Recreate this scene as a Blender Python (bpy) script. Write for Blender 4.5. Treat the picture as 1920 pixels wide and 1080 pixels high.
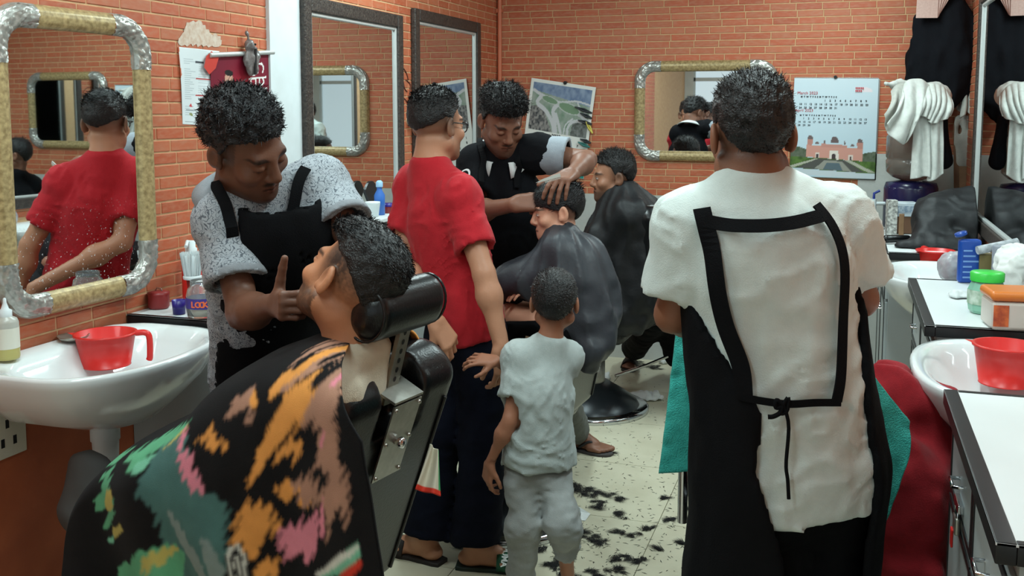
import bpy, bmesh, math, random
import numpy as np
from mathutils import Matrix, Vector
random.seed(7); rng = np.random.default_rng(7)
scene = bpy.context.scene
for _o in list(bpy.data.objects): bpy.data.objects.remove(_o)
COL = scene.collection
# ------------------------------------------------------------------ camera
FPX, YAW, PIT, PPX, PPY, CAMH = 1900., .3187, .1033, 960., 400., 1.58
_cy, _sy, _cp, _sp = math.cos(YAW), math.sin(YAW), math.cos(PIT), math.sin(PIT)
CF = np.array([-_sy*_cp, _cy*_cp, -_sp]); CR = np.array([_cy, _sy, 0.]); CU = np.cross(CR, CF)
CC = np.array([0, 0, CAMH]); FH = np.array([-_sy, _cy, 0.])
cam = bpy.data.objects.new('camera', bpy.data.cameras.new('camera')); COL.objects.link(cam)
cam.matrix_world = Matrix(((CR[0], CU[0], -CF[0], CC[0]), (CR[1], CU[1], -CF[1], CC[1]), (CR[2], CU[2], -CF[2], CC[2]), (0, 0, 0, 1)))
cam.data.sensor_fit = 'HORIZONTAL'; cam.data.sensor_width = 36; cam.data.lens = FPX/1920*36
cam.data.shift_y = (PPY-540)/1920; cam.data.clip_start = .05
scene.camera = cam
# ------------------------------------------------------------------ world, light, exposure
world = bpy.data.worlds.new('world'); scene.world = world; world.use_nodes = True
world.node_tree.nodes['Background'].inputs[0].default_value = (.75, .85, 1, 1)
world.node_tree.nodes['Background'].inputs[1].default_value = .6
vs = scene.view_settings; vs.view_transform = 'Standard'; vs.look = 'None'; vs.gamma = 1; vs.use_curve_mapping = False
vs.exposure = -0.15
TUBES = [(-1.5, 1.7), (-1.5, 4.0), (-0.1, 2.4), (-0.1, 5.0), (-.8, 0.2)]      # (x, y) of the ceiling tube lamps
TUBE_W = [26, 34, 34, 33, 14]
CEIL = 2.75
def tube_lights():
    for (x, y), wt in zip(TUBES, TUBE_W):
        L = bpy.data.lights.new('tube_glow', 'AREA'); L.shape = 'RECTANGLE'; L.size = .10; L.size_y = 1.2
        L.energy = wt; L.color = (.80, 1, 1.0)
        o = bpy.data.objects.new('tube_glow', L); COL.objects.link(o); o.location = (x, y, CEIL-.10)
tube_lights()
# ------------------------------------------------------------------ pixel helpers (distance always comes from a surface or a known depth)
def ray(x, y): return CF + CR*(x-PPX)/FPX - CU*(y-PPY)/FPX
def W(x, y, z): return CC + ray(x, y)*z
def atX(x, y, X): d = ray(x, y); return CC + d*X/d[0]
def atY(x, y, Y): d = ray(x, y); return CC + d*Y/d[1]
def atZ(x, y, Z): d = ray(x, y); return CC + d*(Z-CAMH)/d[2]
def cv(r, u, f):
    v = CR*r + np.array([0, 0, 1.])*u + FH*f
    return v/np.linalg.norm(v)
A = lambda *v: np.array(v, float)
def unit(v): v = np.asarray(v, float); return v/np.linalg.norm(v)
# ------------------------------------------------------------------ materials
def srgb(r, g, b): 
    f = lambda c: (c/255/12.92 if c/255 <= .04045 else ((c/255+.055)/1.055)**2.4)
    return (f(r), f(g), f(b), 1.)
MATS = {}
def mat(name, col, rough=.6, metal=0, noise=None, bump=None, attr=None, spec=.5, sheen=0, trans=0, emit=None, coat=0, alpha=None, ior=1.45):
    """noise=(scale, amount, colour2): two-tone mottling; bump=(scale, strength, stretch xyz); attr: colour attribute"""
    if name in MATS: return MATS[name]
    m = bpy.data.materials.new(name); m.use_nodes = True; nt = m.node_tree; N = nt.nodes; L = nt.links
    b = N['Principled BSDF']
    b.inputs['Roughness'].default_value = rough; b.inputs['Metallic'].default_value = metal
    b.inputs['Specular IOR Level'].default_value = spec; b.inputs['IOR'].default_value = ior
    if sheen: b.inputs['Sheen Weight'].default_value = sheen
    if trans: b.inputs['Transmission Weight'].default_value = trans
    if coat: b.inputs['Coat Weight'].default_value = coat
    if alpha is not None: b.inputs['Alpha'].default_value = alpha
    b.inputs['Base Color'].default_value = col
    out = None
    if attr:
        a = N.new('ShaderNodeAttribute'); a.attribute_name = attr; out = a.outputs['Color']
    if noise:
        tc = N.new('ShaderNodeTexCoord'); n = N.new('ShaderNodeTexNoise'); n.inputs['Scale'].default_value = noise[0]; n.inputs['Detail'].default_value = 5
        L.new(tc.outputs['Object'], n.inputs['Vector'])
        r = N.new('ShaderNodeValToRGB'); r.color_ramp.elements[0].position = .35; r.color_ramp.elements[1].position = .68
        L.new(n.outputs['Fac'], r.inputs[0])
        mx = N.new('ShaderNodeMix'); mx.data_type = 'RGBA'
        ml = N.new('ShaderNodeMath'); ml.operation = 'MULTIPLY'; ml.inputs[1].default_value = noise[1]
        L.new(r.outputs['Color'], ml.inputs[0]); L.new(ml.outputs[0], mx.inputs[0])
        if out: L.new(out, mx.inputs[6])
        else: mx.inputs[6].default_value = col
        mx.inputs[7].default_value = noise[2]; out = mx.outputs[2]
    if out: L.new(out, b.inputs['Base Color'])
    if bump:
        tc = N.new('ShaderNodeTexCoord'); mp = N.new('ShaderNodeMapping'); n = N.new('ShaderNodeTexNoise')
        n.inputs['Scale'].default_value = bump[0]; n.inputs['Detail'].default_value = 4
        if len(bump) > 2: mp.inputs['Scale'].default_value = bump[2]
        L.new(tc.outputs['Object'], mp.inputs[0]); L.new(mp.outputs[0], n.inputs['Vector'])
        bp = N.new('ShaderNodeBump'); bp.inputs['Strength'].default_value = bump[1]; bp.inputs['Distance'].default_value = .01
        L.new(n.outputs['Fac'], bp.inputs['Height']); L.new(bp.outputs[0], b.inputs['Normal'])
    if emit:
        b.inputs['Emission Color'].default_value = emit[0]; b.inputs['Emission Strength'].default_value = emit[1]
    MATS[name] = m; return m
# ------------------------------------------------------------------ objects
def tag(o, label=None, cat=None, group=None, kind=None):
    if label: o['label'] = label
    if cat: o['category'] = cat
    if group: o['group'] = group
    if kind: o['kind'] = kind
    return o
def link(o, parent=None):
    COL.objects.link(o)
    if parent is not None: o.parent = parent
    return o
def empty(name, loc, label, cat, group=None, rz=0):
    o = bpy.data.objects.new(name, None); o.empty_display_size = .1; COL.objects.link(o)
    o.location = loc; o.rotation_euler = (0, 0, rz)
    return tag(o, label, cat, group)
def mesh_np(name, V, F, cols=None, smooth=True):
    """V (n,3) array, F (m,4) or (m,3) int array"""
    me = bpy.data.meshes.new(name); V = np.asarray(V, np.float32); F = np.asarray(F, np.int32)
    k = F.shape[1]
    me.vertices.add(len(V)); me.vertices.foreach_set('co', V.ravel())
    me.loops.add(F.size); me.loops.foreach_set('vertex_index', F.ravel())
    me.polygons.add(len(F)); me.polygons.foreach_set('loop_start', np.arange(0, F.size, k, dtype=np.int32))
    me.update(calc_edges=True)
    me.polygons.foreach_set('use_smooth', np.full(len(F), bool(smooth)))
    if cols is not None:
        ca = me.color_attributes.new('Col', 'FLOAT_COLOR', 'POINT')
        c4 = np.ones((len(V), 4), np.float32); c4[:, :3] = cols; ca.data.foreach_set('color', c4.ravel())
    me.validate(); return me
def obj(name, me, m, parent=None, world=True):
    """links a mesh; with world=True its vertices are in world space and are moved into an (unrotated) parent's space"""
    o = bpy.data.objects.new(name, me); link(o, parent)
    if parent is not None and world:
        p = parent; off = Vector((0, 0, 0))
        while p is not None: off += p.location; p = p.parent
        o.data.transform(Matrix.Translation(-off))
    if m is not None:
        for x in (m if isinstance(m, (list, tuple)) else [m]): me.materials.append(x)
    return o
class MB:
    """collects simple shapes into one mesh"""
    def __init__(s): s.v = []; s.f = []; s.mi = []; s.sm = []
    def add(s, V, F, mi=0, smooth=False):
        n = len(s.v); s.v += [tuple(map(float, p)) for p in V]; s.f += [tuple(i+n for i in f) for f in F]; s.mi += [mi]*len(F); s.sm += [smooth]*len(F); return s
    def box(s, lo, hi, mi=0, M=None):
        x0, y0, z0 = lo; x1, y1, z1 = hi
        V = [(x0, y0, z0), (x1, y0, z0), (x1, y1, z0), (x0, y1, z0), (x0, y0, z1), (x1, y0, z1), (x1, y1, z1), (x0, y1, z1)]
        if M is not None: V = [tuple(M @ Vector(p)) for p in V]
        return s.add(V, [(0, 3, 2, 1), (4, 5, 6, 7), (0, 1, 5, 4), (1, 2, 6, 5), (2, 3, 7, 6), (3, 0, 4, 7)], mi)
    def tube(s, pts, r, n=10, mi=0, caps=True, ref=None, flat=1.):
        pts = [np.asarray(p, float) for p in pts]; m = len(pts)
        rs = r if hasattr(r, '__len__') else [r]*m
        V = []; prev = None
        for i, p in enumerate(pts):
            t = pts[min(i+1, m-1)]-pts[max(i-1, 0)]; t = t/(np.linalg.norm(t)+1e-12)
            if prev is None:
                a = np.array(ref, float) if ref is not None else (np.array([0, 0, 1.]) if abs(t[2]) < .9 else np.array([1., 0, 0]))
            else: a = prev
            a = a-t*(a@t); a /= np.linalg.norm(a)+1e-12; b = np.cross(t, a); prev = a
            for j in range(n):
                w = 2*math.pi*j/n; V.append(p+rs[i]*(a*math.cos(w)+b*math.sin(w)*flat))
        F = [(i*n+j, i*n+(j+1) % n, (i+1)*n+(j+1) % n, (i+1)*n+j) for i in range(m-1) for j in range(n)]
        s.add(V, F, mi, True)
        if caps:
            s.add(V[:n], [tuple(range(n-1, -1, -1))], mi); s.add(V[-n:], [tuple(range(n))], mi)
        return s
    def lathe(s, prof, c=(0, 0, 0), n=24, mi=0, sx=1., sy=1., smooth=True, M=None):
        """prof: list of (r, z)"""
        V = []
        for r, z in prof:
            for j in range(n):
                w = 2*math.pi*j/n; V.append((c[0]+r*sx*math.cos(w), c[1]+r*sy*math.sin(w), c[2]+z))
        if M is not None: V = [tuple(M @ Vector(p)) for p in V]
        m = len(prof)
        return s.add(V, [(i*n+j, i*n+(j+1) % n, (i+1)*n+(j+1) % n, (i+1)*n+j) for i in range(m-1) for j in range(n)], mi, smooth)
    def disc(s, c, r, n=24, mi=0, up=True):
        V = [(c[0]+r*math.cos(2*math.pi*j/n), c[1]+r*math.sin(2*math.pi*j/n), c[2]) for j in range(n)]
        return s.add(V, [tuple(range(n)) if up else tuple(range(n-1, -1, -1))], mi)
    def poly(s, P, mi=0): return s.add(P, [tuple(range(len(P)))], mi)
    def mesh(s, name):
        me = bpy.data.meshes.new(name); me.from_pydata(s.v, [], s.f); me.update()
        me.polygons.foreach_set('material_index', s.mi); me.polygons.foreach_set('use_smooth', s.sm)
        return me
    def build(s, name, m, parent=None, world=True, bevel=0, seg=2):
        o = obj(name, s.mesh(name), m, parent, world)
        if bevel:
            b = o.modifiers.new('b', 'BEVEL'); b.width = bevel; b.segments = seg; b.limit_method = 'ANGLE'; b.angle_limit = math.radians(40)
            for p in o.data.polygons: p.use_smooth = True
            try:
                w = o.modifiers.new('w', 'WEIGHTED_NORMAL'); w.keep_sharp = False
            except Exception: pass
        return o
def copy_tree(o, parent=None):
    c = o.copy(); COL.objects.link(c); c.parent = parent
    for ch in [x for x in bpy.data.objects if x.parent == o and x != c]: copy_tree(ch, c)
    return c
def text(name, s, size, M, m, parent=None, align='LEFT', ext=.0003, world=True, bold=0.):
    cu = bpy.data.curves.new(name, 'FONT'); cu.body = s; cu.size = size; cu.align_x = align; cu.extrude = ext; cu.offset = bold; cu.resolution_u = 2
    t = bpy.data.objects.new(name, cu); COL.objects.link(t)
    dg = bpy.context.evaluated_depsgraph_get(); me = bpy.data.meshes.new_from_object(t.evaluated_get(dg)); bpy.data.objects.remove(t)
    me.transform(M); return obj(name, me, m, parent, world)
# ------------------------------------------------------------------ noise
def _h(i, j, k):
    n = (i*374761393 + j*668265263 + k*2147483647) & 0xffffffff
    n = ((n ^ (n >> 13))*1274126177) & 0xffffffff
    return ((n ^ (n >> 16)) & 0xffff)/32767.5-1
def vnoise(P, s=1., seed=0):
    P = np.asarray(P, np.float64)*s+seed*17.31+1000
    I = np.floor(P).astype(np.int64); f = P-I; f = f*f*(3-2*f); r = 0
    for a in (0, 1):
        for b in (0, 1):
            for c in (0, 1):
                w = (f[:, 0] if a else 1-f[:, 0])*(f[:, 1] if b else 1-f[:, 1])*(f[:, 2] if c else 1-f[:, 2])
                r = r+w*_h(I[:, 0]+a, I[:, 1]+b, I[:, 2]+c)
    return r
def fbm(P, s, seed=0, o=3): return sum(vnoise(P, s*2**i, seed+i)/2**i for i in range(o))
# ------------------------------------------------------------------ implicit surfaces
def cap(a, b, ra, rb=None, k=.02, fl=None, cut=None, cuta=None, sub=False):
    """tapered capsule; fl=(axis, ratio) squashes; cut: flat end at b (k of the cut plane direction or True)"""
    return ('c', np.asarray(a, float), np.asarray(b, float), float(ra), float(rb if rb is not None else ra), k, fl, cut, sub, cuta)
def ell(c, r, R=None, k=.02, sub=False, cut=None):
    return ('e', np.asarray(c, float), np.asarray(r, float), np.asarray(R if R is not None else np.eye(3), float), None, k, None, cut, sub, None)
def rbox(c, h, rad, R=None, k=.02, sub=False):
    return ('b', np.asarray(c, float), np.asarray(h, float), np.asarray(R if R is not None else np.eye(3), float), rad, k, None, None, sub, None)
def pd(q, P):
    t = q[0]
    if t == 'c':
        a, b, ra, rb, fl = q[1], q[2], q[3], q[4], q[6]
        ab = b-a; l2 = ab@ab+1e-12; pa = P-a; tt = np.clip(pa@ab/l2, 0, 1)
        v = pa-tt[..., None]*ab; v2 = (v*v).sum(-1)
        if fl is not None:
            ax = np.asarray(fl[0], float); c = v@ax; d = np.sqrt(np.maximum(v2-c*c+(c/fl[1])**2, 0))-(ra+(rb-ra)*tt); d *= min(1., fl[1])
        else: d = np.sqrt(v2)-(ra+(rb-ra)*tt)
        if q[7] is not None:
            n = unit(ab) if q[7] is True else unit(q[7]); d = np.maximum(d, (P-b)@n)
        if q[9] is not None:
            n = -unit(ab) if q[9] is True else unit(q[9]); d = np.maximum(d, (P-a)@n)
        return d
    if t == 'e':
        x = (P-q[1])@q[3]; r = q[2]; k0 = np.sqrt(((x/r)**2).sum(-1)); k1 = np.sqrt(((x/r**2)**2).sum(-1))+1e-9
        d = k0*(k0-1)/k1
        if q[7] is not None:
            c, n = q[7]; d = np.maximum(d, (P-np.asarray(c))@unit(n))
        return d
    x = np.abs((P-q[1])@q[3])-(q[2]-q[4])
    return np.sqrt((np.maximum(x, 0)**2).sum(-1))+np.minimum(x.max(-1), 0)-q[4]
def pbb(q):
    if q[0] == 'c':
        r = max(q[3], q[4])*(max(1., q[6][1]) if q[6] is not None else 1); return np.minimum(q[1], q[2])-r, np.maximum(q[1], q[2])+r
    if q[0] == 'e': e = np.abs(q[3])@q[2]; return q[1]-e, q[1]+e
    e = np.abs(q[3])@q[2]; return q[1]-e, q[1]+e
def smin(a, b, k):
    h = np.clip(.5+.5*(b-a)/k, 0, 1); return b+(a-b)*h-k*h*(1-h)
def comb(D, d, q):
    k = max(q[5], 1e-4)
    return -smin(-D, d, k) if q[8] else smin(D, d, k)
def sdf(prims, P):
    D = np.full(len(P), .3)
    for q in prims: D = comb(D, pd(q, P), q)
    return D
def grad(prims, P, e=.002):
    g = np.stack([sdf(prims, P+e*np.eye(3)[i])-sdf(prims, P-e*np.eye(3)[i]) for i in range(3)], -1)
    return g/(np.linalg.norm(g, axis=1, keepdims=True)+1e-9)
def snap(prims, P, off=.004, it=6):
    P = np.asarray(P, float).copy()
    for _ in range(it): P -= grad(prims, P)*(sdf(prims, P)-off)[:, None]
    return P
def field(prims, res, box=None, post=None, margin=.012):
    if box is None:
        bb = [pbb(q) for q in prims if not q[8]]; lo = np.min([b[0] for b in bb], 0)-margin-2*res; hi = np.max([b[1] for b in bb], 0)+margin+2*res
    else: lo, hi = np.asarray(box[0], float), np.asarray(box[1], float)
    n = np.ceil((hi-lo)/res).astype(int)+1
    ax = [lo[i]+res*np.arange(n[i]) for i in range(3)]
    D = np.full(n, .3, np.float32)
    for q in prims:
        b0, b1 = pbb(q); e = q[5]+.02+3*res
        i0 = np.maximum(np.floor((b0-e-lo)/res).astype(int), 0); i1 = np.minimum(np.ceil((b1+e-lo)/res).astype(int)+1, n)
        if (i1 <= i0).any(): continue
        sl = tuple(slice(i0[i], i1[i]) for i in range(3))
        g = np.stack(np.meshgrid(*[ax[i][sl[i]] for i in range(3)], indexing='ij'), -1)
        D[sl] = comb(D[sl], pd(q, g.reshape(-1, 3)).reshape(g.shape[:3]), q)
    if post is not None:
        idx = np.argwhere((D < .06) & (D > (-.06 if not getattr(post, 'deep', False) else -9))); P = lo+idx*res
        D[tuple(idx.T)] = post(P, D[tuple(idx.T)].astype(float))
    return D, lo, res
def nets(D, lo, res):
    ins = D < 0; n = np.array(D.shape)
    c = np.zeros(n-1, np.int8); offs = [(a, b, d) for a in (0, 1) for b in (0, 1) for d in (0, 1)]
    for a, b, d in offs: c += ins[a:n[0]-1+a, b:n[1]-1+b, d:n[2]-1+d]
    act = (c > 0) & (c < 8); ids = np.full(act.shape, -1, np.int64); cells = np.argwhere(act); ids[act] = np.arange(len(cells))
    acc = np.zeros((len(cells), 3)); cnt = np.zeros(len(cells))
    val = {o: D[tuple((cells+o).T)].astype(float) for o in offs}
    for o in offs:
        for ax in range(3):
            if o[ax]: continue
            p = list(o); p[ax] = 1; p = tuple(p); v0, v1 = val[o], val[p]; m = (v0 < 0) != (v1 < 0)
            t = np.where(m, v0/np.where(v0 == v1, 1, v0-v1), 0); q = np.array(o, float)[None].repeat(len(cells), 0); q[:, ax] += t
            acc[m] += q[m]; cnt += m
    V = lo+(cells+acc/np.maximum(cnt, 1)[:, None])*res
    F = []
    for ax in range(3):
        s0 = [slice(None)]*3; s1 = [slice(None)]*3; s0[ax] = slice(0, -1); s1[ax] = slice(1, None)
        a, b = ins[tuple(s0)], ins[tuple(s1)]; u, w = (ax+1) % 3, (ax+2) % 3
        for flip, m in ((0, a & ~b), (1, ~a & b)):
            e = np.argwhere(m); e = e[(e[:, u] > 0) & (e[:, w] > 0) & (e[:, u] < n[u]-1) & (e[:, w] < n[w]-1)]
            if not len(e): continue
            q = []
            for du, dw in ((0, 0), (1, 0), (1, 1), (0, 1)):
                x = e.copy(); x[:, u] -= 1-du; x[:, w] -= 1-dw; q.append(ids[tuple(x.T)])
            q = np.stack(q, 1); F.append(q[:, ::-1] if flip else q)
    F = np.concatenate(F) if F else np.zeros((0, 4), int)
    return V, F[(F >= 0).all(1)]
def sdf_mesh(prims, res, post=None, regions=(), box=None):
    """regions: [(lo, hi, res)] finer boxes"""
    D, lo, r = field(prims, res, box, post); V, F = nets(D, lo, r)
    if not len(regions): return V, F
    Vs, Fs = [], []
    c = V[F].mean(1); keep = np.ones(len(F), bool)
    for (a, b, rr) in regions: keep &= ~((c > np.asarray(a)+res*.9) & (c < np.asarray(b)-res*.9)).all(1)
    Vs.append(V); Fs.append(F[keep]); off = len(V)
    for (a, b, rr) in regions:
        D, lo, r = field(prims, rr, (a, b), post); v, f_ = nets(D, lo, r); Vs.append(v); Fs.append(f_+off); off += len(v)
    V = np.concatenate(Vs); F = np.concatenate(Fs)
    u = np.unique(F); mp = np.full(len(V), -1); mp[u] = np.arange(len(u)); return V[u], mp[F]
# ================================================================== materials
BRICKC = srgb(196, 92, 58)
def brick_mat():
    m = bpy.data.materials.new('brick_print'); m.use_nodes = True; nt = m.node_tree; N = nt.nodes; L = nt.links; b = N['Principled BSDF']
    oi = N.new('ShaderNodeObjectInfo'); at = N.new('ShaderNodeAttribute'); at.attribute_name = 'rnd'
    ad = N.new('ShaderNodeMath'); ad.operation = 'ADD'; fr = N.new('ShaderNodeMath'); fr.operation = 'FRACT'
    L.new(oi.outputs['Random'], ad.inputs[0]); L.new(at.outputs['Fac'], ad.inputs[1]); L.new(ad.outputs[0], fr.inputs[0])
    r = N.new('ShaderNodeValToRGB'); cr = r.color_ramp; cr.elements[0].color = srgb(172, 84, 54); cr.elements[1].color = srgb(190, 106, 72)
    e = cr.elements.new(.35); e.color = srgb(188, 94, 60); e = cr.elements.new(.7); e.color = srgb(180, 100, 68)
    L.new(fr.outputs[0], r.inputs[0])
    g = N.new('ShaderNodeNewGeometry'); n = N.new('ShaderNodeTexNoise'); n.inputs['Scale'].default_value = 26; n.inputs['Detail'].default_value = 6
    mp = N.new('ShaderNodeMapping'); mp.inputs['Scale'].default_value = (1, 1, 3); L.new(g.outputs['Position'], mp.inputs[0]); L.new(mp.outputs[0], n.inputs['Vector'])
    rr = N.new('ShaderNodeValToRGB'); rr.color_ramp.elements[0].position = .42; rr.color_ramp.elements[1].position = .75; L.new(n.outputs['Fac'], rr.inputs[0])
    ml = N.new('ShaderNodeMath'); ml.operation = 'MULTIPLY'; ml.inputs[1].default_value = .55; L.new(rr.outputs['Color'], ml.inputs[0])
    mx = N.new('ShaderNodeMix'); mx.data_type = 'RGBA'; L.new(ml.outputs[0], mx.inputs[0]); L.new(r.outputs['Color'], mx.inputs[6]); mx.inputs[7].default_value = srgb(182, 130, 102)
    L.new(mx.outputs[2], b.inputs['Base Color']); b.inputs['Roughness'].default_value = .55
    return m
M_brick = brick_mat()
M_mortar = mat('brick_joint', srgb(206, 168, 126), .7, noise=(30, .6, srgb(184, 140, 104)))
M_plaster = mat('grey_plaster', srgb(186, 188, 184), .7, noise=(9, .5, srgb(166, 168, 164)), bump=(60, .15))
M_white_paint = mat('white_paint', srgb(214, 222, 224), .6, noise=(12, .4, srgb(196, 202, 202)))
M_ceiling = mat('ceiling_paint', srgb(196, 200, 200), .8, noise=(3, .2, srgb(214, 218, 218)))
M_tile = mat('floor_tile', srgb(208, 202, 178), .35, noise=(5, .55, srgb(190, 182, 156)), bump=(90, .03))
M_grout = mat('tile_grout', srgb(140, 130, 110), .8, noise=(20, .4, srgb(90, 82, 70)))
M_mirror = None
def mirror_mat(name, specks):
    m = bpy.data.materials.new(name); m.use_nodes = True; nt = m.node_tree; N = nt.nodes; L = nt.links; b = N['Principled BSDF']
    b.inputs['Metallic'].default_value = 1; b.inputs['Roughness'].default_value = .015; b.inputs['Base Color'].default_value = (.83, .86, .86, 1)
    g = N.new('ShaderNodeNewGeometry'); n = N.new('ShaderNodeTexNoise'); n.inputs['Scale'].default_value = 130; n.inputs['Detail'].default_value = 2
    L.new(g.outputs['Position'], n.inputs['Vector'])
    r = N.new('ShaderNodeValToRGB'); r.color_ramp.elements[0].position = .665; r.color_ramp.elements[1].position = .70; L.new(n.outputs['Fac'], r.inputs[0])
    sx = N.new('ShaderNodeSeparateXYZ'); L.new(g.outputs['Position'], sx.inputs[0])
    mr = N.new('ShaderNodeMapRange'); mr.inputs['From Min'].default_value = 1.32; mr.inputs['From Max'].default_value = 1.08; mr.inputs['To Max'].default_value = specks
    L.new(sx.outputs['Z'], mr.inputs['Value'])
    ml = N.new('ShaderNodeMath'); ml.operation = 'MULTIPLY'; L.new(r.outputs['Color'], ml.inputs[0]); L.new(mr.outputs[0], ml.inputs[1])
    d = N.new('ShaderNodeBsdfDiffuse'); d.inputs['Color'].default_value = srgb(210, 214, 214)
    mx = N.new('ShaderNodeMixShader'); L.new(ml.outputs[0], mx.inputs[0]); L.new(b.outputs[0], mx.inputs[1]); L.new(d.outputs[0], mx.inputs[2])
    L.new(mx.outputs[0], N['Material Output'].inputs['Surface']); return m
M_mirror = mirror_mat('mirror_glass', 0.05); M_mirror_dirty = mirror_mat('splashed_mirror_glass', .75)
M_gold = mat('speckled_gold_frame', srgb(184, 162, 116), .38, .15, noise=(70, .75, srgb(112, 92, 58)))
M_silver = mat('silver_relief', srgb(188, 188, 182), .3, .6, noise=(60, .5, srgb(120, 118, 108)))
M_blackwood = mat('black_frame', srgb(44, 38, 36), .45, noise=(80, .5, srgb(92, 82, 74)), bump=(120, .4))
M_liner = mat('silver_liner', srgb(196, 200, 198), .35, .4)
M_white = mat('white_laminate', srgb(222, 226, 226), .35, noise=(4, .2, srgb(206, 210, 210)))
M_edge = mat('black_edging', srgb(26, 26, 28), .35)
M_greypanel = mat('grey_panel', srgb(172, 178, 178), .45, noise=(6, .3, srgb(150, 156, 156)))
M_porcelain = mat('porcelain', srgb(226, 230, 230), .12, coat=.5, noise=(3, .15, srgb(212, 216, 214)))
M_chrome = mat('chrome', srgb(205, 208, 212), .14, 1)
M_steel = mat('brushed_steel', srgb(178, 176, 168), .35, .9, noise=(50, .4, srgb(140, 136, 126)))
M_dark = mat('dark_shadow_board', srgb(40, 38, 38), .8)
M_vinyl = mat('black_vinyl', srgb(13, 14, 16), .30, spec=.5, noise=(40, .3, srgb(19, 20, 22)), bump=(180, .08))
M_red_pl = mat('red_plastic', srgb(208, 38, 34), .35, noise=(20, .2, srgb(188, 30, 28)))
# ================================================================== room shell
YB = atZ(1235, 675, 0)[1]; XL = atY(933, 100, YB)[0]; XR = atY(1815, 200, YB)[0]; YF = -1.7
def onL(x, y): return atX(x, y, XL)
def onB(x, y): return atY(x, y, YB)
COURSE = .0411; BRL = .148
def st(o): o['kind'] = 'structure'; return o
wall_left = st(MB().box((XL-.12, YF-.1, 0), (XL, YB+.12, CEIL)).build('wall_left', M_mortar))
wall_back = st(MB().box((XL, YB, 0), (XR, YB+.12, CEIL)).build('wall_back', M_mortar))
wall_right = st(MB().box((XR, YF-.1, 0), (XR+.12, YB+.12, CEIL)).build('wall_right', M_mortar))
ceiling = st(MB().box((XL-.12, YF-.1, CEIL), (XR+.12, YB+.12, CEIL+.1)).build('ceiling', M_ceiling))
# front of the shop: frosted, daylit glass between white posts
wf = MB(); wf.box((XL, YF-.1, 0), (XR, YF, .35)); wf.box((XL, YF-.1, 2.5), (XR, YF, CEIL)); wf.box((XL, YF-.1, .35), (XL+.12, YF, 2.5)); wf.box((XR-.12, YF-.1, .35), (XR, YF, 2.5))
wall_front = st(wf.build('wall_front', M_white_paint))
M_frost = mat('frosted_glass', srgb(190, 205, 214), .5, emit=((.62, .74, .80, 1), .85))
win = st(MB().box((XL+.12, YF-.07, .35), (XR-.12, YF-.05, 2.5)).build('window_1', M_frost))
wfr = MB()
for x in np.linspace(XL+.12, XR-.12, 4): wfr.box((x-.025, YF-.08, .35), (x+.025, YF-.02, 2.5))
wfr.box((XL+.12, YF-.08, 1.95), (XR-.12, YF-.02, 2.0)); wfr.build('window_frame', M_white_paint, win)
# grey dado under the back wall's brick
DZ = onB(1250, 367)[2]; GX = onB(1607, 375)[0]; GZ = onB(1640, 288)[2]
dado = st(MB().box((XL, YB-.014, 0), (GX, YB-.001, DZ)).box((GX, YB-.014, 0), (XR, YB-.001, GZ)).build('trim_1', M_plaster))
dado['label'] = 'grey plastered lower part of the back wall'
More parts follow.
